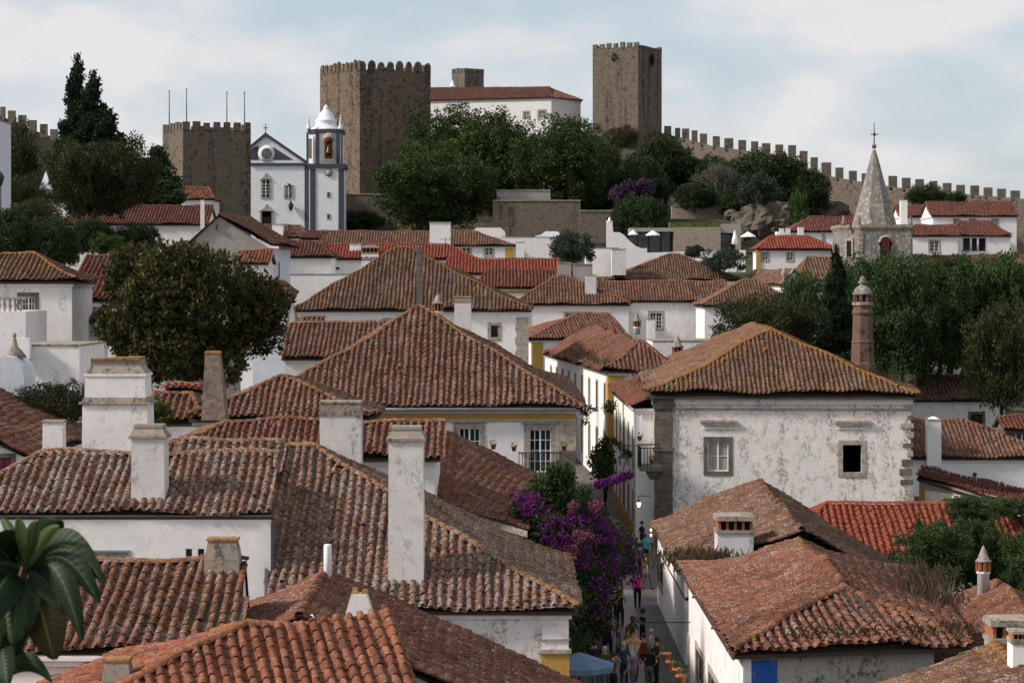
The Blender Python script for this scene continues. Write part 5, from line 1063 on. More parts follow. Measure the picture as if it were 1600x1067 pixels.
# ---------------------------------------------------------------- castle, churches
def merlon_run(o, a, b, z0, h, w, gap, th, mat, cap='flat', n=None, first=0, nrm=None, jit=.13):
    a = V((a[0], a[1], 0)); b = V((b[0], b[1], 0)); L = (b - a).length; u = (b - a) / L; nn = nrm or V((u.y, -u.x, 0)); n = n or max(2, int(round((L + gap) / (w + gap)))); st = (L - w) / (n - 1); rr = random.Random(int(L * 100))
    zf = z0 if callable(z0) else (lambda t: z0)
    for k in range(n):
        c = a + u * (w / 2 + k * st) - nn * (th / 2); z = zf((w / 2 + k * st) / L); m = MB(); hh = h + rr.uniform(-jit, jit) * h; ww = w * (1 + rr.uniform(-jit, jit))
        if cap == 'flat': m.obox((c.x, c.y), u, ww / 2, nn, th / 2, z - .2, z + hh)
        else:
            m.obox((c.x, c.y), u, ww / 2, nn, th / 2, z - .2, z + hh * .6); m.frus((c.x, c.y), ww, th, ww * .72, th * .75, z + hh * .6, z + hh * .86, (u.x, u.y)); m.frus((c.x, c.y), ww * .72, th * .75, ww * .25, th * .3, z + hh * .86, z + hh, (u.x, u.y))
        m.build('merlon', [mat], o)
def tower(name, label, pts, zb, zt, mat, mer, cap='flat', th=.5, par=1.0):
    """battlemented tower over footprint pts (ccw from front left)"""
    c = sum([V((p[0], p[1], 0)) for p in pts], V((0, 0, 0))) / len(pts); o = thing(name, label, 'tower', (c.x, c.y, zb)); m = MB(); n = len(pts); N = 5
    for i in range(n):
        a = V((*pts[i][:2], 0)); b = V((*pts[(i + 1) % n][:2], 0)); m.quad((a.x, a.y, zb), (b.x, b.y, zb), (b.x, b.y, zt), (a.x, a.y, zt))
    m.add([(c.x + (p[0] - c.x) * .98, c.y + (p[1] - c.y) * .98, zt - par) for p in pts], [tuple(range(n))]); m.build('tower_wall', [mat], o)
    m = MB()
    for i in range(n):
        a = V((*pts[i][:2], 0)); b = V((*pts[(i + 1) % n][:2], 0)); u = (b - a).normalized(); nn = V((u.y, -u.x, 0)); cc = (a + b) / 2 - nn * th / 2; m.obox((cc.x, cc.y), u, (b - a).length / 2 - .003 * i, nn, th / 2 - .004, zt - par, zt - .003 * i)
    m.build('parapet', [mat], o)
    for i in range(n):
        if mer[i]: merlon_run(o, pts[i], pts[(i + 1) % n], zt - .01, *mer[i], th, mat, cap)
    return o
# keep (large square tower)
Yk = 430; cx = Xat(562, Yk - 4)
kp = [(Xat(500, Yk + 6), Yk + 6), (Xat(562, Yk - 4), Yk - 4), (Xat(673, Yk + 2), Yk + 2), (Xat(618, Yk + 13), Yk + 14)]
keep = tower('castle_keep', 'huge square stone keep with rounded battlements behind the white church', kp, Zat(330, Yk), Zat(112, Yk), S_KEEP, [(1.9, 1.0, .35), (1.9, 1.35, .5), (1.9, 1.3, .5), (1.9, 1.3, .5)], 'round', .6)
m = MB(); m.box(Xat(619, Yk), Xat(624, Yk), Yk - 1.4, Yk - 1.0, Zat(166, Yk), Zat(150, Yk)); 
# tower left of the church
Yd = 330; dp = [(Xat(254, Yd + 4), Yd + 4), (Xat(286, Yd - 2), Yd - 2), (Xat(392, Yd + 1), Yd + 1), (Xat(365, Yd + 11), Yd + 10)]
td = tower('square_tower', 'squat square stone tower with four flagpoles, left of the white church', dp, Zat(385, Yd), Zat(204, Yd), S_TOWER, [(1.15, .75, .35), (1.15, 1.05, .45), (1.1, 1.0, .5), (1.1, 1, .5)], 'flat', .5)
for px, pt in ((264.5, 143), (291.5, 140), (354.5, 145), (382, 145)):
    Y = Yd + 5; m = MB(); m.tube((Xat(px, Y), Y, Zat(215, Y)), (Xat(px, Y), Y, Zat(pt, Y)), .11, .06, 6); 
    o = thing('flagpole', {264.5: 'leftmost bare flagpole on the squat tower', 291.5: 'second bare flagpole from the left, the tallest, on the squat tower', 354.5: 'third bare flagpole from the left on the squat tower', 382: 'rightmost bare flagpole on the squat tower, above the church side'}[px], 'flagpole', (Xat(px, Y), Y, Zat(215, Y)), 'flagpoles on the squat tower'); m.build('pole', [WOODD], o); m = MB(); m.ball((Xat(px, Y), Y, Zat(pt, Y)), .13, 5); m.build('finial', [WOODD], o)
# right tower
Yt = 450; tp_ = [(Xat(926, Yt), Yt), (Xat(997, Yt - 5), Yt - 5), (Xat(1034, Yt + 5), Yt + 5), (Xat(968, Yt + 12), Yt + 12)]
tr = tower('castle_tower', 'tall slender stone tower with a bush growing near its top', tp_, Zat(240, Yt), Zat(77, Yt), S_TOWER, [(1.0, 1.0, .45), (.45, 1.2, .12), (.8, 1, .3), (.8, 1, .3)], 'flat', .55)
# small tower behind the parador
Yp = 475; pp = [(Xat(706, Yp), Yp), (Xat(726, Yp - 3), Yp - 3), (Xat(756, Yp), Yp), (Xat(735, Yp + 6), Yp + 6)]
tower('turret', 'small distant stone turret above the castle palace roof', pp, Zat(200, Yp), Zat(114, Yp), S_TOWER, [(.8, .9, .3), (.7, 1.1, .3), (.7, 1, .3), (.7, 1, .3)], 'flat', .4)
# palace
Z1 = Zat(157, 455); e0 = V((Xat(668, 455), 455, Z1)); e1 = V((Xat(862, 448), 448, Z1 )); e2 = V((Xat(911, 456), 456, Z1)); rg0 = V((Xat(668, 463), 463, Zat(138, 463))); rg1 = V((Xat(860, 455), 455, Zat(139, 455)))
e3 = V((Xat(905, 470), 470, Z1)); e4 = V((Xat(668, 474), 474, Z1))
PA = House('castle_palace', 'long white castle palace with a low red-brown roof between the two great towers', 'palace', [(e0.x, e0.y + .4), (e1.x - .05, e1.y + .45), (e2.x - .5, e2.y + .2), (e3.x, e3.y), (e4.x, e4.y)], Zat(240, 450), Z1 - .02, W_CLEAN, corn_h=.4)
rf = Roof(T_RUST, 2, sp=.5, step=.9, amp=.3, flare=0, lich=0, cap_li=0); rf.plane([e0, e1, rg1, rg0]); rf.plane([e1, e2, rg1]); rf.cap(rg0, rg1, .2); rf.cap(e1, rg1, .2); rf.cap(e2, rg1, .2); PA.roofs.append(rf)
for b in ((842, 174, 852, 184), (819, 176, 826, 184)): PA.window(0, *b, fr=.35, nx=2, ny=2)
PA.finish(0); chimney(PA, 702, 712, 125, 140, 463, 'lantern', mat=W_CLEAN, capm=W_CLEAN)
# curtain wall running down to the right
wp = [(1010, 206, 452, 1), (1034, 208, 450, 1), (1075, 218, 446, 1), (1112, 228, 440, 1), (1160, 235, 436, 1), (1210, 241, 430, 1), (1244, 247, 426, 1), (1262, 262, 424, 1), (1300, 276, 420, 1), (1345, 284, 416, 1), (1400, 293, 410, 1), (1470, 300, 404, 1), (1540, 306, 398, 1), (1640, 314, 392, 1)]
cw = thing('castle_wall', 'long battlemented stone wall falling away to the right of the slender tower', 'wall', (Xat(1300, 420), 420, 26)); ptsw = [P(a, b, Y) for a, b, Y, _ in wp]
m = MB()
for i in range(len(ptsw) - 1):
    a, b = ptsw[i], ptsw[i + 1]; t = V((0, 2.0, 0)); zb = 12
    m.add([(a.x, a.y, zb), (b.x, b.y, zb), b, a, (a.x, a.y + 2, zb), (b.x, b.y + 2, zb), b + t, a + t], [(0, 1, 2, 3), (3, 2, 6, 7), (5, 4, 7, 6)])
m.build('curtain_wall', [S_RUBBLE], cw)
mpx = [(1014, 1024, 198), (1038, 1049, 197), (1055, 1063, 200), (1066, 1077, 201), (1081, 1090, 204), (1094, 1105, 209), (1114, 1125, 213), (1132, 1146, 216), (1154, 1166, 219), (1174, 1185, 221), (1191, 1204, 224), (1212, 1224, 226), (1232, 1244, 227), (1250, 1262, 236), (1267, 1278, 246), (1284, 1299, 254), (1306, 1318, 262), (1327, 1339, 267), (1347, 1360, 271), (1389, 1402, 275), (1410, 1423, 278), (1431, 1444, 280), (1453, 1465, 283), (1474, 1487, 286), (1495, 1508, 289), (1517, 1530, 290), (1538, 1551, 293), (1559, 1572, 295), (1580, 1594, 298)]
def ytop(px):
    for i in range(len(wp) - 1):
        if wp[i][0] <= px <= wp[i + 1][0]: t = (px - wp[i][0]) / (wp[i + 1][0] - wp[i][0]); return wp[i][1] + (wp[i + 1][1] - wp[i][1]) * t, wp[i][2] + (wp[i + 1][2] - wp[i][2]) * t
    return wp[-1][1], wp[-1][2]
for x0, x1, pt in mpx:
    yb, Y = ytop((x0 + x1) / 2); m = MB(); m.box(Xat(x0, Y), Xat(x1, Y), Y + .05, Y + .75, Zat(yb + 3, Y), Zat(pt, Y)); m.build('merlon', [S_RUBBLE], cw)
# wall at far left
lw = thing('castle_wall', 'battlemented stone wall descending behind the cypresses at the left edge', 'wall', (Xat(40, 300), 300, 22)); wl_ = [(-40, 168, 300), (0, 181, 300), (50, 203, 302), (95, 219, 304), (150, 245, 306)]; m = MB(); pl = [P(*q) for q in wl_]
for i in range(len(pl) - 1):
    a, b = pl[i], pl[i + 1]; t = V((0, 1.8, 0)); m.add([(a.x, a.y, 8), (b.x, b.y, 8), b, a, (a.x, a.y + 1.8, 8), (b.x, b.y + 1.8, 8), b + t, a + t], [(0, 1, 2, 3), (3, 2, 6, 7), (5, 4, 7, 6)])
m.build('curtain_wall', [S_RUBBLE], lw)
for x0, x1, pt, pb in ((-12, -4, 160, 178), (0, 7, 167, 185), (12, 23, 173, 190), (28, 40, 180, 200), (45, 56, 188, 206), (62, 73, 194, 212), (78, 89, 202, 218)):
    m = MB(); m.box(Xat(x0, 300), Xat(x1, 300), 300.05, 300.7, Zat(pb + 3, 300), Zat(pt, 300)); m.build('merlon', [S_RUBBLE], lw)
# retaining walls under the castle trees
def stone_wall(label, px0, px1, pt, pb, Y, dep=2, mat=S_RUBBLE, pt1=None, name='retaining_wall'):
    a, b = P(px0, pt, Y), P(px1, pt1 or pt, Y); zb = Zat(pb, Y); o = thing(name, label, 'wall', ((a.x + b.x) / 2, Y, zb)); m = MB(); t = V((0, dep, 0))
    m.add([(a.x, Y, zb), (b.x, Y, zb), b, a, (a.x, Y + dep, zb), (b.x, Y + dep, zb), b + t, a + t], [(0, 1, 2, 3), (3, 2, 6, 7), (5, 4, 7, 6), (4, 0, 3, 7), (1, 5, 6, 2)]); m.build('wall', [mat], o)
    m = MB(); m.add([a + V((-.05, -.12, -.05)), b + V((.05, -.12, -.05)), b + V((.05, -.12, .18)), a + V((-.05, -.12, .18)), b + V((.05, dep, .18)), a + V((-.05, dep, .18))], [(0, 1, 2, 3), (3, 2, 4, 5)]); m.build('coping', [CAPM], o); return o
stone_wall('ivy-hung stone retaining wall at the foot of the keep', 537, 620, 304, 400, 400)
stone_wall('big stone retaining wall below the middle of the castle trees', 770, 907, 314, 400, 380)
stone_wall('low grey shed wall on top of the big retaining wall', 776, 860, 298, 318, 384, mat=W_GREY, name='shed_wall'); stone_wall('pale stone terrace wall under the dark trees, above the cafe', 1050, 1130, 322, 342, 385, mat=S_CAFE)
stone_wall('dark stone wall stub right of the big retaining wall', 905, 960, 330, 380, 378)
stone_wall('low stone wall at the feet of the slender tower', 905, 1016, 206, 250, 455)
# white church of the hill
Yc = 372
def quadp(m, x0, x1, y0, y1, Y, d): m.box(Xat(x0, Y), Xat(x1, Y), Y - d, Y + .05, Zat(y1, Y), Zat(y0, Y))
ch = thing('white_church', 'white church with slate-grey trim, pediment and bell tower with a white dome', 'church', (Xat(450, Yc), Yc, Zat(362, Yc)))
m = MB(); x0, x1 = Xat(391, Yc), Xat(479, Yc); zb = Zat(385, Yc); ze = Zat(256, Yc)
m.box(x0, x1, Yc, Yc + 26, zb, ze); m.build('facade', [W_WH2], ch)
m = MB(); pk = (Xat(415, Yc), Zat(211, Yc)); L0 = (Xat(376, Yc), Zat(238, Yc)); R0 = (x1, ze); Lb = (Xat(391, Yc), ze); Lt = (Xat(391, Yc), Zat(230, Yc))
f_ = [(Lb[0], Yc, Lb[1]), (R0[0], Yc, R0[1]), (pk[0], Yc, pk[1]), (Lt[0], Yc, Lt[1])]; b_ = [(a, Yc + .8, c) for a, b, c in f_]; m.add(f_ + b_, [(0, 1, 2, 3), (7, 6, 5, 4), (0, 4, 5, 1), (1, 5, 6, 2), (2, 6, 7, 3), (3, 7, 4, 0)]); m.build('pediment', [W_WH2], ch)
m = MB(); m.tube((x1 + .2, Yc - .15, ze + .1), (pk[0], Yc - .15, pk[1] + .1), .3, n=4, smooth=False); m.tube((pk[0], Yc - .15, pk[1] + .1), (Lt[0], Yc - .15, Lt[1]), .3, n=4, smooth=False); quadp(m, 391, 480, 255, 259, Yc, .3)
m.build('slate_cornice', [DKGREY], ch)
m = MB(); quadp(m, 476, 484, 259, 385, Yc, .12); m.build('slate_pilaster', [DKGREY], ch)
m = MB(); 
for tri in (((391.5, 250), (404, 250), (404, 228), (391.5, 233)), ((427, 250), (458, 250), (427, 230))):
    a = [P(x, y, Yc) + V((0, -.06, 0)) for x, y in tri]; m.poly(a)
m.build('slate_panel', [DKGREY], ch)
m = MB(); c = P(416.5, 240, Yc); m.tube(c + V((0, -.05, 0)), c + V((0, -.12, 0)), 1.45, n=24); m.build('oculus_ring', [W_WH2], ch); m = MB(); m.tube(c + V((0, -.1, 0)), c + V((0, -.16, 0)), .9, n=20); oc = m.build('oculus', [GLASS], ch); m = MB()
for k in range(-2, 3):
    h = math.sqrt(max(.01, .8 ** 2 - (k * .28) ** 2)); m.box(c.x + k * .28 - .03, c.x + k * .28 + .03, Yc - .22, Yc - .17, c.z - h, c.z + h); m.box(c.x - h, c.x + h, Yc - .23, Yc - .18, c.z + k * .28 - .03, c.z + k * .28 + .03)
m.build('tracery', [S_TRIM], oc)
m = MB(); m.box(pk[0] - .06, pk[0] + .06, Yc, Yc + .12, pk[1], pk[1] + 1.9); m.box(pk[0] - .42, pk[0] + .42, Yc, Yc + .12, pk[1] + 1.1, pk[1] + 1.25); m.ball((pk[0], Yc + .05, pk[1] + .15), .28, 6); m.build('cross', [DKGREY], ch)
def cwin(x0, x1, y0, y1, orn=True, door=False):
    m = MB(); quadp(m, x0 - 3, x1 + 3, y0 - 2, y1 + (0 if door else 2.5), Yc, .12); 
    if orn: c = P((x0 + x1) / 2, y0 - 2, Yc); m.frus((c.x, Yc - .1), (x1 - x0 + 9) * Yc / F, .3, .2, .3, c.z, c.z + .75); m.frus((c.x, Yc - .1), .5, .3, .15, .3, c.z + .7, c.z + 1.2)
    w_ = m.build('doorway' if door else 'window', [S_TRIM], ch); m = MB(); quadp(m, x0, x1, y0, y1, Yc, .16)
    if not orn or True: c = P((x0 + x1) / 2, y0, Yc); m.tube(c + V((0, -.05, 0)), c + V((0, -.16, 0)), (x1 - x0) / 2 * Yc / F, n=12)
    m.build('pane', [DARKI if door else GLASS], w_)
    if not door:
        m = MB(); quadp(m, (x0 + x1) / 2 - .5, (x0 + x1) / 2 + .5, y0, y1, Yc, .2)
        for k in range(1, 5): y = y0 + (y1 - y0) * k / 5; quadp(m, x0, x1, y - .25, y + .25, Yc, .19)
        m.build('sash', [WHITEP], w_)
cwin(410.5, 420.5, 283, 308); cwin(446.5, 455, 291, 308, orn=False); cwin(409, 424, 332, 362, door=True)
c = P(455, 322, Yc); m = MB(); m.lathe((c.x, c.y - .6, 0), [(.1, c.z - .9), (.35, c.z - .5), (.5, c.z + .2), (.2, c.z + .6), (.05, c.z + 1)], 6); m.build('wall_lantern', [IRON], ch)
# roof behind pediment
m = MB(); zr = pk[1] - .3; m.add([(Xat(370, Yc), Yc + .9, ze), (pk[0], Yc + .9, zr), (pk[0], Yc + 26, zr), (Xat(370, Yc), Yc + 26, ze), (x1, Yc + .9, ze + .3), (x1, Yc + 26, ze + .3)], [(0, 1, 2, 3), (1, 4, 5, 2)]); m.build('roof', [T_OLD], ch)
# bell tower
Yb = Yc - .6; bx0, bx1 = Xat(483, Yb), Xat(536, Yb); bw = bx1 - bx0; zc1 = Zat(262, Yb); m = MB(); m.box(bx0, bx1, Yb, Yb + 7, zb, zc1); m.build('tower_shaft', [W_WH2], ch)
for a_, b_ in ((484.5, 493), (529, 537.5)): m = MB(); quadp(m, a_, b_, 264, 385, Yb, .12); m.build('slate_pilaster', [DKGREY], ch)
m = MB(); m.box(bx0 - .25, bx1 + .35, Yb - .3, Yb + 7.2, Zat(263, Yb), Zat(256, Yb)); m.build('slate_cornice', [DKGREY], ch)
# belfry, chamfered corners
r = .0; zb0, zb1 = Zat(256, Yb), Zat(203, Yb); ins = .25; X0, X1, Y0_, Y1_ = bx0 + ins - .3, bx1 - ins, Yb + .1, Yb + 6.4; q = 1.1
bp = [(X0 + q, Y0_), (X1 - q, Y0_), (X1, Y0_ + q), (X1, Y1_ - q), (X1 - q, Y1_), (X0 + q, Y1_), (X0, Y1_ - q), (X0, Y0_ + q)]; m = MB(); m.prism(bp, zb0, zb1); m.build('belfry', [W_WH2], ch)
for (a_, b_) in ((479, 482), (493, 499), (526, 531), (533, 535.5)): m = MB(); quadp(m, a_, b_, 207, 256, Yb + .2, .35); m.build('slate_pilaster', [DKGREY], ch)
m = MB(); ex = .25; m.prism([(x + (ex if x > (X0 + X1) / 2 else -ex), y + (ex if y > (Y0_ + Y1_) / 2 else -ex)) for x, y in bp], Zat(208, Yb), Zat(202, Yb)); m.build('slate_cornice', [DKGREY], ch)
m = MB(); quadp(m, 504, 523, 216, 252, Yb + .1, .3); c = P(513.5, 217, Yb); m.tube(c + V((0, .1, 0)), c + V((0, -.2, 0)), 9.5 * Yb / F, n=16); w_ = m.build('bell_opening', [S_TRIM], ch)
m = MB(); quadp(m, 507.5, 519.5, 219, 248, Yb + .1, .36); c = P(513.5, 220, Yb); m.tube(c + V((0, .05, 0)), c + V((0, -.26, 0)), 6 * Yb / F, n=14); m.build('recess', [REDM], w_)
m = MB(); c = P(513.5, 232, Yb); m.lathe((c.x, c.y - .45, 0), [(.5, c.z - 1), (.45, c.z - .7), (.28, c.z - .1), (.12, c.z + .2), (.06, c.z + .6)], 10); m.build('bell', [simple('bronze', (.10, .07, .03), .4, metal=.8)], w_)
m = MB(); quadp(m, 482.5, 487.5, 217, 248, Yb + .3, .35); m.build('side_opening', [S_TRIM], ch)
m = MB(); cxd = (Xat(507, Yb), Yb + 3.2, 0); k = Yb / F; zf = lambda py: Zat(py, Yb)
m.lathe(cxd, [(25 * k, zf(203)), (23 * k, zf(199)), (17.5 * k, zf(196)), (16 * k, zf(190)), (17 * k, zf(188)), (17 * k, zf(186)), (13.5 * k, zf(184)), (11 * k, zf(176)), (6 * k, zf(171)), (4 * k, zf(168)), (4.5 * k, zf(166)), (3 * k, zf(165)), (2.2 * k, zf(163)), (.4 * k, zf(161))], 16); m.build('dome', [W_WH2], ch)
m = MB(); m.lathe(cxd, [(17.6 * k, zf(188)), (17.6 * k, zf(187))], 16)
for px in (481.5, 531.5):
    m2 = MB(); m2.lathe((Xat(px, Yb), Yb + .7, 0), [(4 * k, zf(203)), (3.6 * k, zf(198)), (2.2 * k, zf(196)), (2.4 * k, zf(194)), (1.2 * k, zf(186)), (1.5 * k, zf(185)), (.8 * k, zf(183)), (.2 * k, zf(179))], 8); m2.build('pinnacle', [W_WH2], ch)
c = P(513.5, 270, Yb); m = MB(); m.tube(c + V((0, .05, 0)), c + V((0, -.2, 0)), 5.8 * k, n=20); w_ = m.build('clock', [DKGREY], ch); m = MB(); m.tube(c + V((0, -.2, 0)), c + V((0, -.24, 0)), 4.6 * k, n=20); m.build('clock_face', [simple('clock_grey', (.30, .28, .25))], w_)
m = MB(); m.tube(c + V((-.3, -.28, -.22)), c + V((.34, -.28, .28)), .05, n=4); m.tube(c + V((0, -.28, 0)), c + V((-.28, -.28, .05)), .05, n=4); m.build('clock_hand', [WHITEP], w_)
for j in range(12):
    t = j * math.pi / 6; m = MB(); a = c + V((math.sin(t) * 3.6 * k, -.27, math.cos(t) * 3.6 * k)); b = c + V((math.sin(t) * 4.5 * k, -.27, math.cos(t) * 4.5 * k)); m.tube(a, b, .03, n=4); m.build('clock_mark', [WHITEP], w_)
for py in (304, 338): m = MB(); quadp(m, 510.5, 515.5, py - 4, py + 4.5, Yb, .1); w_ = m.build('window', [S_TRIM], ch); m = MB(); quadp(m, 511.8, 514.2, py - 3, py + 3.5, Yb, .14); m.build('pane', [GLASS], w_)
# spire church
Ys = 250; sp_ = thing('spire_tower', 'weathered church tower with a tall octagonal stone spire and arched openings', 'church tower', (Xat(1373, Ys), Ys, Zat(430, Ys))); k = Ys / F; zf = lambda py: Zat(py, Ys)
xa, xb = Xat(1317, Ys), Xat(1427, Ys); q = 1.6; Yq = Ys + (xb - xa); bp = [(Xat(1345, Ys), Ys - .0), (Xat(1424, Ys), Ys), (xb, Ys + .3), (xb, Yq), (xa + q, Yq), (xa, Yq - q), (xa, Ys + 2.6)]; bp = [(xa + 2.0, Ys), (xb - .3, Ys), (xb, Ys + .3), (xb, Yq), (xa, Yq), (xa - .1, Ys + 2.2)]
m = MB(); m.prism(bp, zf(470), zf(357)); m.build('belfry', [S_SPIRE], sp_)
m = MB(); e = .3; cxs = ((xa + xb) / 2, (Ys + Yq) / 2); m.prism([(cxs[0] + (x - cxs[0]) * 1.05, cxs[1] + (y - cxs[1]) * 1.05) for x, y in bp], zf(356), zf(351)); m.prism([(cxs[0] + (x - cxs[0]) * 1.02, cxs[1] + (y - cxs[1]) * 1.02) for x, y in bp], zf(359), zf(356)); m.build('cornice', [CAPM], sp_)
C = (Xat(1374, Ys), Ys + 3.6, 0); m = MB(); m.lathe(C, [(36 * k, zf(351)), (33 * k, zf(340)), (26.5 * k, zf(318)), (18 * k, zf(287)), (8 * k, zf(250)), (2.4 * k, zf(231))], 8, smooth=False); m.build('spire', [S_SPIRE], sp_)
m = MB(); m.ball((C[0], C[1], zf(226)), 3.8 * k, 8); m.build('finial_ball', [S_DARK], sp_)
m = MB(); m.tube((C[0], C[1], zf(224)), (C[0], C[1], zf(188)), .07, .04, 6); m.box(C[0] - .4, C[0] + .5, C[1] - .03, C[1] + .03, zf(207.5), zf(206)); m.frus((C[0] + .05, C[1]), .3, .06, .1, .06, zf(209), zf(204)); m.build('weather_vane', [IRON], sp_)
for px in (1319, 1343, 1424): m = MB(); m.lathe((Xat(px, Ys), Ys + .5, 0), [(3.5 * k, zf(352)), (3.2 * k, zf(347)), (1.5 * k, zf(345)), (2.6 * k, zf(342)), (1.2 * k, zf(339)), (.3 * k, zf(336))], 8); m.build('pinnacle', [CAPM], sp_)
def arch(px, hw, pt, pb, Y, o, mat, inner, xs=1.0):
    m = MB(); k = Y / F; c = P(px, pt + hw, Y)
    m.box(Xat(px - hw - 2.5, Y), Xat(px + hw + 2.5, Y), Y - .12, Y + .1, Zat(pb, Y), c.z); m.tube(c + V((0, .1, 0)), c + V((0, -.12, 0)), (hw + 2.5) * k, n=18); w_ = m.build('arched_opening', [mat], o); m = MB()
    m.box(Xat(px - hw, Y), Xat(px + hw, Y), Y - .2, Y + .05, Zat(pb, Y), c.z); m.tube(c + V((0, .05, 0)), c + V((0, -.2, 0)), hw * k, n=18); m.build('recess', [inner], w_); return w_
w_ = arch(1383.5, 8.5, 370, 409, Ys, sp_, S_TRIM, DARKI); m = MB(); m.box(Xat(1377, Ys), Xat(1390, Ys), Ys - .26, Ys - .22, zf(393), zf(373)); m.build('red_cloth', [REDM], w_)
m = MB(); m.box(Xat(1376.5, Ys), Xat(1381, Ys), Ys - .3, Ys - .27, zf(380), zf(374)) 
n_l = V((-(2.2), -(2.1), 0)).normalized(); m = MB(); u_ = V((2.1, -2.2, 0)).normalized(); c = V((xa + .95, Ys + 1.1, 0)) + n_l * .02; m.obox((c.x, c.y), u_, .55, n_l, .12, zf(402), zf(372)); ww = m.build('arched_opening', [S_TRIM], sp_); m = MB(); m.obox((c.x, c.y), u_, .32, n_l, .16, zf(401), zf(376)); m.build('recess', [DARKI], ww)
for px in (1346, 1421):
    for j in range(10): m = MB(); w0 = 3.5 + (1.5 if j % 2 else 0); m.box(Xat(px - w0, Ys), Xat(px + w0 * .6, Ys), Ys - .07, Ys + .05, zf(362 + j * 7 + 6), zf(362 + j * 7)); m.build('quoin', [S_TRIM if j % 3 else CAPM], sp_)
# cafe terrace with scroll wall
Yf = 300; sw = thing('scroll_wall', 'bright white wall sweeping down from a tall post, in front of the cafe', 'wall', (Xat(1000, Yf), Yf, Zat(400, Yf))); pts = [(948, 400), (948, 347), (957, 347), (958, 363), (968, 363), (976, 368), (984, 377), (994, 385), (1003, 388), (1011, 388), (1011, 395), (1075, 393), (1165, 391), (1165, 425), (948, 425)]
fa = [P(a, b, Yf) for a, b in pts]; fb = [p + V((0, .8, 0)) for p in fa]; k_ = len(pts); m = MB(); m.add(fa + fb, [tuple(range(k_ - 1, -1, -1)), tuple(range(k_, 2 * k_))] + [(i, (i + 1) % k_, k_ + (i + 1) % k_, k_ + i) for i in range(k_)]); m.build('wall', [W_CLEAN], sw)
m = MB(); c = P(952.5, 347, Yf); m.lathe((c.x, c.y + .4, 0), [(.45, c.z), (.45, c.z + .15), (.15, c.z + .2), (.2, c.z + .5), (.02, c.z + .7)], 8); m.build('finial', [W_CLEAN], sw)
cf = thing('cafe_building', 'low modern stone cafe with a grassy roof beneath the dark trees', 'cafe', (Xat(1080, 318), 318, Zat(390, 318))); Yf2 = 316
m = MB(); m.box(Xat(1053, Yf2), Xat(1126, Yf2), Yf2, Yf2 + 8, Zat(395, Yf2), Zat(355, Yf2)); m.build('stone_wall', [S_CAFE], cf); m = MB(); m.box(Xat(1126, Yf2 + .3), Xat(1158, Yf2), Yf2 + .3, Yf2 + 7, Zat(364, Yf2), Zat(350, Yf2)); m.box(Xat(1150, Yf2), Xat(1158, Yf2), Yf2 + .3, Yf2 + 7, Zat(395, Yf2), Zat(364, Yf2) - .01); m.box(Xat(985, Yf2), Xat(1053, Yf2) - .02, Yf2 + .2, Yf2 + 7, Zat(362, Yf2), Zat(356, Yf2)); m.build('concrete_slab', [W_GREY], cf)
m = MB(); m.box(Xat(985, Yf2), Xat(1157, Yf2), Yf2 + 4, Yf2 + 4.3, Zat(395, Yf2), Zat(358, Yf2)); m.build('glass_front', [GLASS], cf)
for px in (1000, 1018, 1037): m = MB(); m.box(Xat(px, Yf2), Xat(px + 2, Yf2), Yf2 + .5, Yf2 + .7, Zat(395, Yf2), Zat(362, Yf2)); m.build('post', [WOODD], cf)
m = MB(); m.box(Xat(1048, Yf2), Xat(1132, Yf2), Yf2 + .5, Yf2 + 8, Zat(355, Yf2) + .004, Zat(347, Yf2)); m.build('turf_roof', [simple('turf', (.06, .085, .02), .9, .5, 3)], cf)
def parasol(label, px, pt, pb, w, Y, openp=True):
    c = P(px, pt, Y); zb = Zat(pb, Y); o = thing('parasol', label, 'parasol', (c.x, Y, zb), 'white parasols on the cafe terrace'); m = MB(); m.tube((c.x, Y, zb), (c.x, Y, c.z), .04, n=6); m.build('pole', [WOODD], o); m = MB(); r = w / 2 * Y / F
    if openp:
        m.lathe((c.x, Y, 0), [(r, c.z - .75), (r * .98, c.z - .62), (.05, c.z)], 8, smooth=False)
        m.build('canopy', [GRAVELW], o)
    else: m.lathe((c.x, Y, 0), [(.10, c.z - 2.0), (r, c.z - 1.9), (r * .7, c.z - 1.0), (.05, c.z)], 8); m.build('canopy', [GRAVELW], o)
for a in (('leftmost white parasol of the cafe, wide open', 989, 359, 385, 17, 309), ('white parasol in front of the cafe door', 1020, 360, 385, 24, 308), ('white parasol at the right end of the terrace', 1169, 362, 388, 25, 303), ): parasol(*a)
parasol('folded white parasol right of the stone cafe wall', 1148, 360, 388, 11, 303, False)
# ---------------------------------------------------------------- trees
def px_tree(name, label, px, pbase, Y, rx_px, h_px, cm, base_r, base_h, trunk, rot=0, group=None, cat='tree'):
    """cm built for crown half-width base_r and total height base_h, origin at the foot"""
    x = Xat(px, Y); z = Zat(pbase, Y); s = rx_px * Y / F / base_r; sz_ = h_px * Y / F / base_h
    return tree(name, label, x, Y, z, cm, 1, trunk, rot, group, cat, (s, s, sz_))
G_CT = 'big broad-leaved trees on the castle mound'
def ct_l(seed, n=30):
    def f(rng): return [(a, b, c + 11.8, d, e, g_) for a, b, c, d, e, g_ in lobes_crown(10, 10, 11.4, n, rng, 0, .62, .40)]
    return f
CT = [crown_mesh('ct%d' % i, [L_OAK], ct_l(i), 44000, .60, 20 + i, clump=9, cl_r=.75, shell=.72, up=.6) for i in range(3)]
CTT = trunk_mesh(4, .55, 9, 9, 3).mesh('trunk', [BARK])
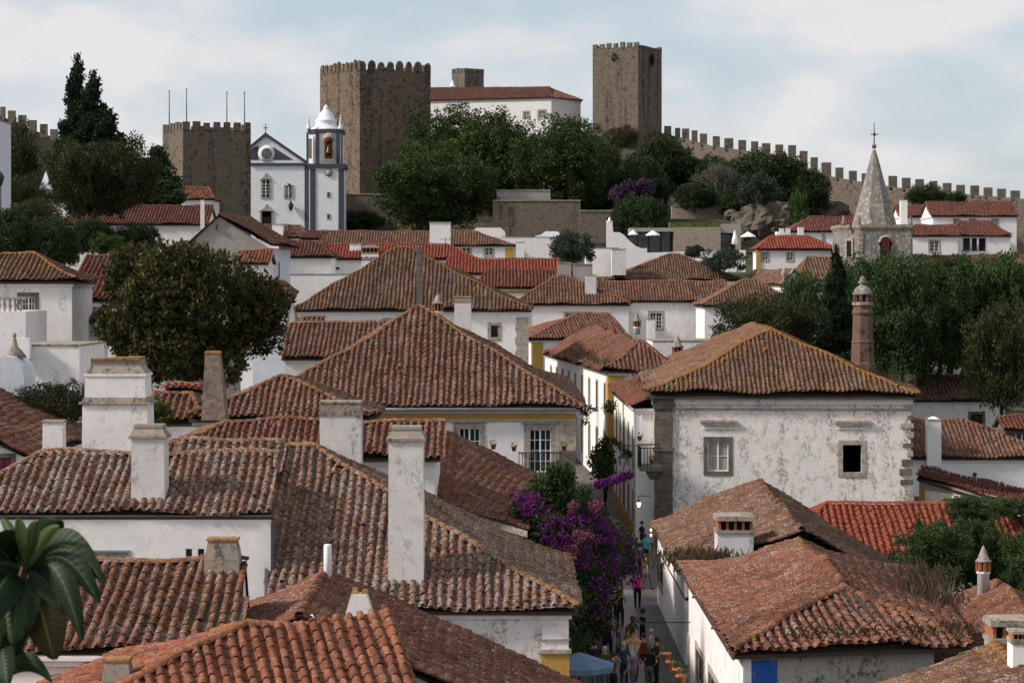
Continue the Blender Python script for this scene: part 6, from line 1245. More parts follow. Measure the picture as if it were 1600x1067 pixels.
labels = [('broad dark-green tree right of the keep, lowest and widest of the castle trees', 680, 366, 388, 98, 150, 0, 1), ('dark-green tree standing just right of the keep wall, high on the mound', 702, 322, 418, 84, 164, 1, 2), ('tree in the middle of the castle trees, below the palace roof', 778, 332, 408, 82, 172, 2, 3), ('tree below the palace window end, right of the middle one', 882, 336, 396, 86, 160, 0, 4), ('tree at the left foot of the slender tower', 925, 345, 410, 50, 155, 1, 5)]
for l, px, pb, Y, rx, h, ci, rot in labels: px_tree('castle_tree', l, px, pb, Y, rx, h, CT[ci], 11.3, 26, CTT, rot * 1.3, G_CT)
DK = [crown_mesh('dk%d' % i, [L_DARK], (lambda rng: [(a, b, c + 5, d, e, g_) for a, b, c, d, e, g_ in lobes_crown(6, 6, 4.9, 20, rng, 0, .62, .42)]), 22000, .45, 40 + i, clump=8, cl_r=.45, shell=.7, up=.5) for i in range(2)]
DKT = trunk_mesh(2.5, .3, 5, 3.5, 5).mesh('trunk', [BARK])
for l, px, pb, Y, rx, h, ci, rot in [('dark rounded tree on the slope right of the slender tower', 1040, 318, 405, 62, 112, 0, 0), ('dark tree below the first battlements right of the slender tower', 1010, 300, 425, 40, 68, 1, 1), ('low dark tree between the slender tower tree and the bare bush', 985, 335, 400, 45, 75, 0, 2), ('dark tree behind the bare-twigged one on the slope', 1110, 325, 402, 48, 85, 1, 3),
    ('widest dark tree against the castle wall, right of the bare bush', 1200, 325, 390, 72, 92, 1, 2.2), ('dark tree at the right end of the slope, above the rocks', 1262, 330, 385, 42, 68, 0, 4), ('umbrella-shaped dark tree over the cafe', 1000, 385, 325, 50, 84, 1, 1.5), ('small dark tree on the terrace right of the umbrella-shaped one', 1150, 342, 380, 32, 50, 0, 5), ('dark tree filling the slope between the bare bush and the widest dark tree', 1150, 322, 398, 46, 76, 0, 2.5), ('low dark tree at the foot of the bare bush', 1085, 330, 382, 36, 46, 1, 4.4), ('dark tree beneath the slender tower, left of the round one', 1010, 330, 398, 42, 90, 0, 5.5), ('dark low tree above the left boulders', 1190, 336, 380, 40, 50, 1, 3.3)]:
    px_tree('evergreen_tree', l, px, pb, Y, rx, h, DK[ci], 6.7, 10.7, DKT, rot, 'dark evergreen trees below the castle wall')
OL = crown_mesh('olive', [L_OLIVE], (lambda rng: [(a, b, c + 3.6, d, e, g_) for a, b, c, d, e, g_ in lobes_crown(4, 4, 3.0, 9, rng, 0, .62, .42)]), 7000, .42, 50, clump=6, cl_r=.4, shell=.5, up=.8)
OLT = trunk_mesh(1.8, .2, 3, 2.5, 6).mesh('trunk', [BARK])
for l, px, pb, Y, rx, h in [('grey-green olive tree behind the long dark roof, right of the parked cars', 893, 425, 240, 34, 62), ('grey-green olive tree in front of the white scroll wall', 1085, 408, 262, 16, 24), ('grey-green olive tree left of the ochre-edged white house', 1130, 432, 250, 36, 42), ('olive-green bush above the rocks at mid-right', 1185, 330, 370, 30, 58)]: px_tree('olive_tree', l, px, pb, Y, rx, h, OL, 4, 6.6, OLT, px, 'olive trees')
BR = crown_mesh('bright', [L_BRIGHT], (lambda rng: [(a, b, c + 3.2, d, e, g_) for a, b, c, d, e, g_ in lobes_crown(3.2, 3.2, 3.2, 8, rng, 0, .6, .42)]), 6000, .4, 51, clump=6, cl_r=.35, shell=.5, up=.6)
px_tree('bush', 'tall bright-green bush by the rocks under the castle wall', 1247, 352, 360, 16, 60, BR, 3.2, 6.6, OLT, 0, cat='bush')
px_tree('bush', 'bright-green bush behind the plum-brown roof at left', 165, 402, 175, 26, 42, BR, 3.2, 6.6, OLT, 1, cat='bush')
for l, px, pb, Y, rx, h in [('green tree behind the small white houses right of the spire, left one', 1447, 322, 395, 30, 32), ('green tree right of it behind the white houses', 1492, 322, 392, 18, 22)]: px_tree('evergreen_tree', l, px, pb, Y, rx, h, CT[1], 10, 23, CTT, px)
# magnolia
def mag(rng):
    out = [(0, 0, 5.4, 4.4, 4.4, 4.0)]
    for k in range(26):
        t = rng.uniform(0, 6.28); ph = math.acos(rng.uniform(-.8, 1)); out.append((4.1 * math.sin(ph) * math.cos(t), 4.1 * math.sin(ph) * math.sin(t), 5.3 + 3.6 * math.cos(ph), *(rng.uniform(1.2, 1.9, 3))))
    return out
MG = crown_mesh('magnolia', [L_MAG], mag, 62000, .30, 60, clump=10, cl_r=.26, shell=.6, up=.9)
px_tree('magnolia_tree', 'big round dark-leaved magnolia towering over the roofs at left', 299, 622, 118, 139, 262, MG, 5.2, 10.2, trunk_mesh(2.6, .35, 4, 4, 8).mesh('trunk', [BARK]), .4)
# cypresses
def cyp(rng, h=16, r=2.6, n=46):
    out = []
    for k in range(n):
        z = h * (k + .5) / n; q = r * (min(1, (1 - z / h) * 1.5) ** .7) * (.55 + .45 * min(1, z / h * 5)); t = rng.uniform(0, 6.28); out.append((q * .45 * math.cos(t), q * .45 * math.sin(t), z, q * .62, q * .62, h / n * 1.8))
    return out
CY = crown_mesh('cypress', [L_CYP], cyp, 26000, .36, 70, clump=6, cl_r=.28, shell=.75, up=1.6)
CYT = trunk_mesh(2, .25, 1, 2, 9, 3).mesh('trunk', [BARK])
for l, px, pb, Y, rx, h in [('tallest and leftmost of the dark cypresses at upper left', 122, 330, 236, 36, 243), ('second dark cypress, just right of the tallest', 147, 330, 232, 42, 217), ('shorter broad cypress at the right of the group', 172, 330, 228, 46, 158), ('dark cypress standing alone at the left edge of the grove', 1306, 590, 165, 30, 205)]:
    px_tree('cypress_tree', l, px, pb, Y, rx, h, CY, 2.6, 16, CYT, px)
PN = crown_mesh('pine', [L_DARK], (lambda rng: [(rng.normal(0, .9) * (1 - z / 10), rng.normal(0, .9) * (1 - z / 10), z, *(np.array([2.2, 2.2, 1.1]) * (1.15 - z / 10.5))) for z in np.linspace(1.2, 9.2, 22)]), 12000, .45, 72, clump=7, cl_r=.4, shell=.55, up=.5)
px_tree('pine_tree', 'very dark conifer just left of the squat flagpole tower', 246, 330, 262, 36, 106, PN, 2.4, 10, CYT, 0)
BW = [crown_mesh('brown%d' % i, [L_BROWN], (lambda rng: [(a, b, c + 4.5, d, e, g_) for a, b, c, d, e, g_ in lobes_crown(5.5, 5.5, 4.5, 18, rng, 0, .62, .42)]), 17000, .38, 74 + i, clump=7, cl_r=.5, shell=.6, up=.5) for i in range(2)]
for l, px, pb, Y, rx, h, ci in [('olive-brown tree in front of the cypresses, left one', 115, 330, 220, 48, 105, 0), ('olive-brown tree in front of the cypresses, right one', 190, 332, 222, 55, 112, 1), ('shaggy brown-green tree climbing the wall at the left edge', 20, 330, 240, 42, 130, 1), ('brown-green bush right below the left castle wall', 45, 345, 215, 36, 70, 0), ('brown-green tree on the left slope below the white pinnacle', 60, 375, 190, 40, 62, 1)]:
    px_tree('scrub_tree', l, px, pb, Y, rx, h, BW[ci], 5.5, 8.8, DKT, px, 'olive-brown trees at upper left')
for l, px, pb, Y, rx, h, ci in [('dark bushy tree at the left edge above the orange-roofed house', 10, 425, 150, 55, 105, 0), ('dark bushy tree right of the one at the left edge', 75, 430, 155, 52, 95, 1), ('dark tree mass behind the plum-brown roof', 145, 400, 178, 45, 62, 0), ('dark tree below the long low house', 215, 402, 185, 42, 55, 1), ]:
    px_tree('evergreen_tree', l, px, pb, Y, rx, h, DK[ci], 6.7, 10.7, DKT, px, 'dark bushy trees at left')
px_tree('bush', 'dark bush in front of the blotchy parapet at left', 85, 672, 92, 62, 72, BW[0], 5.5, 8.8, None, 0, cat='bush'); px_tree('bush', 'green bush right of the tall stepped chimney', 246, 668, 88, 24, 50, BR, 3.2, 6.6, None, 0, cat='bush')
px_tree('bush', 'dark ivy bush at the foot of the keep', 560, 365, 385, 38, 35, DK[0], 6, 9.8, None, 1, cat='bush')
px_tree('bush', 'dark bush hanging near the top of the slender tower', 963, 100, 448.6, 11, 18, DK[1], 6, 9.8, None, 1, cat='bush'); px_tree('bush', 'small dark tuft on the shaded face of the slender tower', 1017, 106, 450.5, 6, 22, DK[1], 6, 9.8, None, 1, cat='bush'); px_tree('bush', 'ivy at the foot of the slender tower', 972, 232, 446, 26, 34, BW[1], 5.5, 8.8, None, 1, cat='bush')
# grove at right
GR = [crown_mesh('gr%d' % i, [L_GROVE], (lambda rng: [(a, b, c + 5.8, d, e, g_) for a, b, c, d, e, g_ in lobes_crown(4.9, 4.9, 5.9, 24, rng, 0, .62, .38)]), 26000, .36, 80 + i, clump=8, cl_r=.36, shell=.62, up=.7) for i in range(3)]
GRT = trunk_mesh(3, .25, 4, 5, 10).mesh('trunk', [BARK])
gv = [(1255, 545, 172, 40, 118, 0, 'edge tree of the grove behind the blotchy house roof'), (1352, 600, 178, 55, 190, 1, 'grove tree directly behind the brick chimney tower'), (1410, 600, 172, 58, 190, 2, 'grove tree just right of the brick chimney tower'), (1468, 600, 176, 60, 195, 0, 'grove tree above the grey-brown hipped roof, left part'), (1525, 600, 180, 56, 185, 1, 'grove tree above the grey-brown hipped roof, right part'), (1580, 600, 176, 55, 195, 2, 'tallest lighter-green grove tree at the right edge'),
    (1325, 580, 195, 45, 165, 0, 'back-row grove tree between the cypress and the chimney tower'), (1385, 575, 205, 52, 168, 1, 'back-row grove tree below the spire tower'), (1445, 575, 208, 50, 165, 2, 'back-row grove tree in front of the nave roof, left part'), (1505, 575, 205, 50, 168, 0, 'back-row grove tree in front of the nave roof, middle'), (1560, 575, 208, 50, 165, 1, 'back-row grove tree in front of the nave roof, right part'), (1610, 590, 200, 50, 175, 2, 'back-row grove tree cut by the right edge')]
for px, pb, Y, rx, h, ci, l in gv: px_tree('grove_tree', l, px, pb, Y, rx, h, GR[ci], 4.9, 11.6, GRT, px * .7, 'trees of the grove at right')
px_tree('scrub_tree', 'darker brownish tree at the right edge in front of the grove', 1565, 645, 168, 55, 165, BW[0], 5.5, 8.8, DKT, 1); px_tree('scrub_tree', 'sparse dark tree at the left end of the grove, over the terrace wall', 1175, 560, 165, 58, 95, BW[1], 5.5, 8.8, DKT, 2)
px_tree('scrub_tree', 'dark tree behind the ridge of the blotchy house', 1235, 575, 168, 45, 105, BW[0], 5.5, 8.8, DKT, 3)
# bushes at the lower right
for l, px, pb, Y, rx, h, ci in [('dark leafy bush in front of the bright red roof, left part', 1462, 935, 84, 62, 118, 0), ('dark leafy bush in front of the bright red roof, right part', 1540, 940, 86, 62, 125, 1), ('dark leafy bush at the right edge behind the round chimney', 1605, 940, 84, 48, 110, 0)]: px_tree('bush', l, px, pb, Y, rx, h, GR[ci], 4.9, 11.6, None, px, 'dark leafy bushes at lower right', 'bush')
px_tree('vine', 'thin green creeper climbing the bright red roof', 1437, 890, 90, 9, 95, BR, 3.2, 6.6, None, 0, cat='vine'); px_tree('vine', 'leafy branch reaching over the red roof near its right end', 1520, 820, 92, 42, 45, GR[2], 4.9, 11.6, None, 0, cat='vine')
px_tree('vine', 'leafy garland hanging below the plum-brown lean-to roof', 1500, 800, 104, 38, 26, BR, 3.2, 6.6, None, 0, cat='vine'); px_tree('vine', 'leafy garland at the right edge below the lean-to roof', 1580, 812, 100, 34, 34, GR[0], 4.9, 11.6, None, 0, cat='vine')
# bare pale bush on the slope
rr = random.Random(5); m = MB(); Y = 378; c = P(1122, 312, Y)
def twig(p, d, L, r, k):
    q = p + d * L; m.tube(p, q, r, r * .6, 4)
    if k:
        for _ in range(4): twig(q - d * L * rr.uniform(0, .4), (d + V((rr.uniform(-.7, .7), rr.uniform(-.7, .7), rr.uniform(-.3, .5)))).normalized(), L * .72, r * .6, k - 1)
for _ in range(5): twig(c + V((0, 3, -1)), V((rr.uniform(-.6, .6), rr.uniform(-.6, .6), 1)).normalized(), 3, .13, 4)
tag(m.build('bare_bush', [simple('pale_bark', (.10, .09, .075))], None), 'pale leafless bush among the dark trees on the slope', 'bush')
fb = thing('bougainvillea', 'distant purple bougainvillea on the slope above the umbrella-shaped tree', 'flowering vine', P(985, 312, 335)); lf = [(P(a, b, 335).x, 335, P(a, b, 335).z, r, r, r * .7) for a, b, r in ((962, 304, 1.0), (972, 298, 1.1), (985, 294, 1.2), (998, 291, 1.1), (1008, 288, .8), (1014, 295, .8), (975, 308, .9))]
vs, fs, rn = leafcloud(lf, 1600, .42, np.random.RandomState(3), clump=5, cl_r=.4, shell=.4); link('purple_blossom', npmesh('purple_blossom', vs - np.array(ORG[fb.name]), fs, B_PURP, rn, smooth=False), fb); vs, fs, rn = leafcloud(lf, 1500, .42, np.random.RandomState(5), clump=5, cl_r=.6, shell=.3); link('foliage', npmesh('foliage', vs - np.array(ORG[fb.name]), fs, L_DARK, rn, smooth=False), fb)
# bougainvillea over the street
Y = 88
lob = []
rb = np.random.RandomState(4)
def lp(px, py, Y, r, rz=None): p = P(px, py, Y); lob.append((p.x, p.y, p.z, r, r, rz or r))
for q in [(820, 800, 83.5, .6), (835, 830, 83, .7), (870, 745, 84, .5), (850, 760, 83.8, .5), (835, 790, 84, .75), (860, 770, 84, .85), (885, 800, 84, 1.0), (850, 830, 83, .9), (905, 780, 85, .6), (920, 830, 85, 1.0), (880, 860, 83, 1.1), (935, 870, 85, 1.0), (905, 900, 83, 1.0), (950, 845, 87, .9), (962, 870, 88, .7), (975, 850, 89, .5), (930, 920, 83, .9), (905, 950, 82, .9), (930, 965, 82, .7), (855, 890, 82, .9), (915, 985, 82, .7), (880, 930, 80, .8), (975, 880, 88, .45), (905, 1010, 81, .6), (885, 745, 84, .35)]: lp(*q)
bo = thing('bougainvillea', 'great purple bougainvillea spilling over the street', 'flowering vine', (P(900, 880, 84).x, 84, 0))
vs, fs, rn = leafcloud([(a, b - .25 * (k_ % 2), c, d * (1.12 if k_ % 2 else 1), e * 1.05, f) for k_, (a, b, c, d, e, f) in enumerate(lob)], 26000, .16, rb, clump=6, cl_r=.16, shell=.45, up=.3); link('foliage', npmesh('foliage', vs - np.array(ORG[bo.name]), fs, L_GROVE, rn, smooth=False), bo)
fl = []
for px, py, Yq, r in [(812, 775, 83, .3), (828, 783, 82.6, .4), (818, 792, 82.6, .3), (850, 800, 82.6, .28), (848, 818, 82.4, .45), (862, 830, 82.4, .5), (880, 822, 82.6, .5), (905, 815, 83, .35), (915, 795, 83.6, .4), (930, 800, 83.8, .4), (925, 830, 83.6, .55), (900, 840, 82.2, .5), (940, 835, 84, .5), (955, 840, 86, .5), (968, 845, 87, .5), (975, 862, 87.8, .5), (960, 870, 86, .6), (945, 880, 83.8, .5), (985, 880, 88, .35), (985, 900, 88, .3), (865, 860, 81.6, .5), (848, 880, 81, .4), (880, 885, 81.6, .45), (905, 870, 81.8, .45), (935, 915, 82, .35), (950, 900, 83, .4), (865, 905, 80.8, .3), (945, 940, 82, .25), (930, 955, 81.2, .3), (910, 965, 81, .25), (955, 985, 82, .15), (875, 845, 82, .4)]:
    p = P(px, py, Yq); fl.append((p.x, p.y, p.z, r, r, r * .8))
vs, fs, rn = leafcloud([(a, b, c, d * 1.35, e * 1.1, f * 1.35) for a, b, c, d, e, f in fl], 6000, .11, rb, clump=8, cl_r=.14, shell=.55, up=.4, aspect=.8); link('purple_blossom', npmesh('purple_blossom', vs - np.array(ORG[bo.name]), fs, B_PURP, rn, smooth=False), bo)
pk_ = [(P(px, py, Yq).x, Yq, P(px, py, Yq).z, r, r, r * .7) for px, py, Yq, r in [(905, 838, 81.6, .3), (918, 842, 81.8, .25), (895, 858, 81.2, .25), (895, 790, 82.8, .2), (880, 885, 80.8, .3), (930, 790, 83, .22)]]
vs, fs, rn = leafcloud(pk_, 1500, .10, rb, clump=6, cl_r=.12, shell=.4, aspect=.8); link('pink_blossom', npmesh('pink_blossom', vs - np.array(ORG[bo.name]), fs, B_PINK, rn, smooth=False), bo)
spray = [(P(x_, y_, Yq).x, Yq, P(x_, y_, Yq).z, .22, .2, .2) for x_, y_, Yq in [(935, 757, 85), (945, 754, 85.5), (955, 751, 86), (965, 748, 86.5), (975, 745, 87), (983, 742, 87.5)]]
vs, fs, rn = leafcloud(spray, 900, .12, rb, shell=.2, aspect=.8); link('blossom_spray', npmesh('blossom_spray', vs - np.array(ORG[bo.name]), fs, B_PURP, rn, smooth=False), bo)
m = MB(); m.path([P(905, 790, 84.5), P(920, 768, 85), P(940, 757, 85.5), P(965, 749, 86.5), P(988, 741, 87.5)], .035); m.path([V((1.6, 80.5, 0)), V((2.0, 81.5, 2)), P(895, 930, 82), P(880, 850, 83), P(895, 790, 84.5)], [.12, .11, .09, .07, .04]); m.build('stem', [BARK], bo)
# ivy spires of the bougainvillea
vs, fs, rn = leafcloud([(P(868, y_, 83.5).x + rb.normal(0, .1), 83.5, P(868, y_, 83.5).z, .35, .35, .4) for y_ in range(735, 800, 8)] + [(P(888, y_, 84).x, 84, P(888, y_, 84).z, .25, .25, .4) for y_ in range(740, 800, 9)], 2200, .16, rb, shell=.3, up=1.0); link('upright_shoot', npmesh('upright_shoot', vs - np.array(ORG[bo.name]), fs, L_BRIGHT, rn, smooth=False), bo)
# dry weeds on roofs
def weeds(label, pts, n, h, mat=L_DRY, seed=1, sp_=.6):
    rng = np.random.RandomState(seed); V4 = []; 
    for p in pts:
        c = np.array(p) + rng.normal(0, 1, (n, 3)) * np.array([sp_, sp_, .08]); L = rng.uniform(.3, 1, n) * h; dx = rng.normal(0, .35, (n, 2)) * L[:, None]; w_ = .02 + .015 * rng.rand(n)
        v = np.zeros((n, 4, 3)); v[:, 0] = c - [1, 0, 0] * w_[:, None]; v[:, 1] = c + [1, 0, 0] * w_[:, None]; top = c + np.c_[dx, L]; v[:, 2] = top + [1, 0, 0] * w_[:, None] * .3; v[:, 3] = top - [1, 0, 0] * w_[:, None] * .3; V4.append(v)
    v = np.concatenate(V4).reshape(-1, 3); q_ = np.arange(len(v)).reshape(-1, 4); o = link('roof_weeds', npmesh('roof_weeds', v, q_, mat, np.repeat(rng.rand(len(q_)), 4), smooth=False)); tag(o, label, 'weeds', kind='stuff')
L3 = lambda a, b, n: [a.lerp(b, (k + .5) / n) for k in range(n)]
g0, g3 = G3.e[0], G3.e[3]
weeds('dry weeds growing along the street-side eave of the blotchy house', [p + V((.5, 0, .25)) for p in L3(g0, g3, 14)], 25, .3, seed=2)
weeds('dry grass on the seam between the two lower right roofs', [p + V((0, 0, .15)) for p in L3(P(1070, 886, 80), P(1110, 875, 78.5), 6)], 120, .35, L_DRY, 3, .7); weeds('dry weeds along the right eaves of the lower right roofs', [p + V((0, 0, .2)) for p in L3(V((14.0, 75.6, Fp.z + .1)), V((12.9, 66, Fp.z + .3)), 10)], 60, .35, seed=4, sp_=.5)
weeds('matted dry moss over the front eave of the tumbledown house', [p + V((.0, .9, .38)) for p in L3(V((Np.x + 1.5, Np.y, Np.z)), Q2, 16)], 60, .12, seed=5, sp_=.4); weeds('weeds along the right hip of the rusty lichen roof', [p + V((-.4, 0, .3)) for p in L3(rf_, V((rf_.x, 88, rf_.z)), 8)], 70, .4, seed=6)
weeds('weeds on the terrace row roof near the bend', [p + V((.3, .5, .3)) for p in L3(e0 if False else P(945, 578, 148), P(905, 562, 163), 6)], 40, .4, seed=7, sp_=.5); weeds('dry spiky weeds beside the brick chimney tower', [P(1372 + 7 * k, 600 + 4 * k, 126) for k in range(7)], 30, 1.3, seed=8, sp_=.5)
# loquat branch at the lower left corner
lo = thing('loquat_branch', 'dark glossy loquat leaves close to the camera at the lower left', 'plant', (P(40, 900, 9).x, 9, P(40, 1060, 9).z)); rl = random.Random(8)
def leaf(base, tip, wid, droop, Yd=9.0, mat=L_FRONT, roll=0):
    a = P(*base, Yd); b = P(*tip, Yd + rl.uniform(-.25, .1)); d = b - a; L = d.length; u = d.normalized(); fwd = V((0, -1, 0)); s = u.cross(fwd).normalized(); s = (s * math.cos(roll) + fwd * math.sin(roll)).normalized(); n = s.cross(u).normalized(); m = MB(); N = 26; W = wid * (1.15 if mat is L_NEW else 1.5) * 9 / F; vs = []; fs = []; vn = []; mdl = []
    for k in range(N + 1):
        t = k / N; w_ = W / 2 * (math.sin(math.pi * t ** .85) ** .62 if 0 < t < 1 else .02) + .002; c = a + u * (L * t) + V((0, 0, (droop + .08) * L * 4 * t * (1 - t))) ; rip = .004 * (1 if k % 2 else -1)
        for q, e in ((-1, .022), (-.5, .004 + rip), (0, -.012), (.5, .004 + rip), (1, .022)):
            vn.append(t * 13 - abs(q) * 1.5); mdl.append(abs(q)); vs.append(c + s * (w_ * q) + n * (-(e if abs(q) < .9 else .025) * W * 4))
    for k in range(N):
        for j in range(4): fs.append((k * 5 + j, k * 5 + j + 1, (k + 1) * 5 + j + 1, (k + 1) * 5 + j))
    m.add(vs, fs, True); me = m.mesh('leaf', [mat], ORG[lo.name]); at = me.attributes.new('rnd', 'FLOAT', 'POINT'); at.data.foreach_set('value', np.full(len(vs), rl.random()).astype(np.float32)); at = me.attributes.new('vein', 'FLOAT', 'POINT'); at.data.foreach_set('value', np.array(vn, dtype=np.float32)); at = me.attributes.new('mid', 'FLOAT', 'POINT'); at.data.foreach_set('value', np.array(mdl, dtype=np.float32)); link('leaf', me, lo)
L_YEL = leafmat('leaf_loquat_brown', (.04, .036, .010), (.075, .06, .014), (.11, .075, .016), .15, True); L_NEW = leafmat('leaf_loquat_new', (.05, .08, .028), (.08, .12, .04), (.12, .17, .06), .3, True)
C0 = (38, 900)
for base, tip, w_, dr, mt in [((45, 885), (92, 822), 16, .04, L_NEW), ((40, 880), (28, 810), 17, 0, L_NEW), ((42, 880), (58, 815), 18, .02, L_NEW), ((35, 885), (2, 808), 16, .03, L_NEW), ((50, 880), (95, 812), 30, .1, L_FRONT), ((30, 880), (-10, 838), 30, .1, L_FRONT), ((48, 880), (162, 912), 34, .22, L_FRONT), ((50, 890), (155, 942), 32, .2, L_FRONT), ((55, 890), (128, 1000), 30, .22, L_FRONT), ((45, 895), (98, 952), 34, .12, L_FRONT), ((48, 910), (85, 1030), 48, .0, L_YEL), ((35, 900), (20, 1005), 40, .02, L_FRONT), ((25, 895), (-25, 985), 42, .1, L_FRONT), ((30, 890), (-30, 900), 38, .16, L_FRONT), ((35, 905), (42, 985), 32, .0, L_FRONT), ((30, 910), (-5, 1030), 30, .05, L_FRONT), ((40, 890), (78, 865), 30, .15, L_FRONT), ((20, 885), (-20, 860), 34, .1, L_FRONT), ((28, 930), (25, 1028), 26, .02, L_DARK), ((15, 930), (-15, 1005), 34, .05, L_DARK), ((55, 905), (62, 1008), 26, .03, L_DARK), ((5, 1040), (55, 1050), 16, .25, L_FRONT), ((8, 1055), (80, 1066), 20, .2, L_FRONT), ((2, 1040), (-10, 1090), 26, 0, L_FRONT), ((0, 1000), (12, 1070), 22, .0, L_FRONT), ((0, 870), (15, 920), 30, .0, L_BRIGHT)]:
    leaf(base, tip, w_, dr, 9.0, mt)
m = MB(); m.path([P(-20, 1130, 9.1), P(5, 1040, 9.1), P(25, 950, 9.05), P(38, 895, 9.0), P(42, 870, 9)], [.022, .02, .017, .014, .008]); m.build('stem', [BARK], lo)
# ---------------------------------------------------------------- people
SKIN = simple('skin', (.42, .24, .17), .6); HAIRD = simple('dark_hair', (.03, .02, .015)); HAIRG = simple('grey_hair', (.35, .33, .30)); HAIRB = simple('brown_hair', (.10, .055, .03))
CL = {k: simple('cloth_' + k, tuple(q * (1 if k in ('pink', 'teal') else .6) for q in c), .9, .15, 8) for k, c in dict(pink=(.9, .04, .28), black=(.015, .015, .018), white=(.55, .54, .52), navy=(.02, .03, .07), blue=(.06, .16, .30), teal=(.03, .33, .42), olive=(.09, .10, .035), grey=(.13, .13, .13), beige=(.30, .24, .17), red=(.30, .04, .03), denim=(.05, .08, .15), brown=(.08, .05, .03), lilac=(.25, .18, .28)).items()}
n = NT('cloth_striped'); sp2 = n.n('ShaderNodeSeparateXYZ'); n.l(n.pos, sp2.inputs[0]); STRIPE = n.fin(n.mix(n.math('GREATER_THAN', n.math('FRACT', n.math('MULTIPLY', sp2.outputs[2], 6.5)), .5), (.02, .02, .02), (.55, .55, .53)), .9)
def body_proto(pose):
    """one continuous skinned figure, 1.7 m, facing -Y"""
    hip = .93; st = {'stand': .0, 'walk': .20, 'stride': .30}[pose[0]]; arm = pose[1]
    v = [(0, 0, hip)]; e = []; r = [(.135, .105)]
    def add(p, par, q): v.append(p); e.append((par, len(v) - 1)); r.append(q); return len(v) - 1
    w1 = add((0, -.005, 1.08), 0, (.125, .09)); c1 = add((0, 0, 1.27), w1, (.15, .105)); sh = add((0, .01, 1.41), c1, (.13, .08)); nk = add((0, 0, 1.50), sh, (.05, .05)); h1 = add((0, -.015, 1.585), nk, (.075, .085)); h2 = add((0, -.01, 1.68), h1, (.062, .075))
    for sx in (-1, 1):
        s0 = add((sx * .18, .01, 1.40), sh, (.055, .055))
        if arm == 'camera': el = add((sx * .24, -.10, 1.18), s0, (.042, .042)); wr = add((sx * .09, -.27, 1.42), el, (.03, .03)); add((sx * .05, -.30, 1.50), wr, (.03, .038))
        elif arm == 'hips': el = add((sx * .34, .05, 1.17), s0, (.042, .042)); wr = add((sx * .20, -.08, 1.02), el, (.03, .03)); add((sx * .15, -.10, 1.0), wr, (.03, .035))
        else: el = add((sx * .235, .02 - sx * st * .3, 1.14), s0, (.042, .042)); wr = add((sx * .25, -.06 - sx * st * .5, .91), el, (.03, .03)); add((sx * .245, -.09 - sx * st * .55, .82), wr, (.028, .04))
        y = sx * st; th = add((sx * .10, 0, .86), 0, (.095, .10)); kn = add((sx * .11, -.02 + y * .45, .48), th, (.06, .065)); an = add((sx * .11, y + .01, .09), kn, (.04, .045)); ft = add((sx * .12, y - .09, .035), an, (.042, .03)); add((sx * .125, y - .17, .03), ft, (.035, .022))
    me = bpy.data.meshes.new('b'); me.from_pydata(v, e, []); o = bpy.data.objects.new('b', me); COL.objects.link(o); md = o.modifiers.new('s', 'SKIN'); md.use_smooth_shade = True
    for i, s_ in enumerate(me.skin_vertices[0].data): s_.radius = r[i]; s_.use_root = (i == 0)
    o.modifiers.new('u', 'SUBSURF').levels = 1; bpy.context.view_layer.update(); ev = o.evaluated_get(bpy.context.evaluated_depsgraph_get()); m2 = bpy.data.meshes.new_from_object(ev); bpy.data.objects.remove(o); return m2
PROTO = {p: body_proto(p) for p in (('stand', 'down'), ('walk', 'down'), ('stride', 'down'), ('stand', 'camera'), ('stand', 'hips'))}
def person(label, px, pfeet, Y, top, legs, hair=HAIRD, pose=('stand', 'down'), rot=0, h=1.68, z=None, hat=False, bag=None, group=None, sleeve='short', xz=None):
    c = P(px, pfeet, Y) if xz is None else V(xz); c.z = c.z if z is None else z; o = thing('person', label, 'person', (c.x, c.y, c.z), group); o.rotation_euler = (0, 0, rot); s = h / 1.74; o.scale = (s * 1.0, s * 1.0, s)
    me = PROTO[pose].copy(); me.materials.clear()
    for m_ in (SKIN, top, legs, CL['black']): me.materials.append(m_)
    for p in me.polygons:
        q = p.center; ax = abs(q.x); i = 0
        if q.z < .085: i = 3
        elif q.z < 1.0 and ax < .19: i = 2
        elif q.z < 1.47: i = 1
        if i == 1 and ax > .19 and q.z < (1.24 if sleeve == 'short' else .9): i = 0
        if i == 1 and pose[1] != 'down' and q.y < -.16: i = 0
        if q.z < 1.0 and ax >= .19: i = 0 if sleeve == 'short' or q.z < .88 else 1
        p.material_index = i; p.use_smooth = True
    b = bpy.data.objects.new('body', me); COL.objects.link(b); b.parent = o; ORG[b.name] = V((0, 0, 0))
    m = MB(); m.lathe((0, .012, 0), [(.088, 1.60), (.098, 1.64), (.098, 1.70), (.075, 1.755), (.03, 1.78), (.005, 1.785)], 10)
    if hair is HAIRB or hair == 'long': m.frus((0, .065), .17, .07, .14, .09, 1.46, 1.66)
    hm = m.mesh('hair', [CL['beige'] if hat else (HAIRB if hair == 'long' else hair)]); hh = bpy.data.objects.new('hair', hm); COL.objects.link(hh); hh.parent = o
    m = MB(); m.frus((0, -.098), .022, .03, .014, .015, 1.60, 1.645); fm = bpy.data.objects.new('nose', m.mesh('nose', [SKIN])); COL.objects.link(fm); fm.parent = o
    if bag: m = MB(); m.frus((0, .19), .28, .14, .22, .1, 1.05, 1.42); bo_ = bpy.data.objects.new('backpack', m.mesh('backpack', [bag])); COL.objects.link(bo_); bo_.parent = o
    return o
G_S = 'people walking in the street'
person('woman in a bright pink top and black cardigan walking in the street', 996, 950, 98, CL['pink'], CL['black'], 'long', ('walk', 'down'), 0, 1.68, sleeve='long')
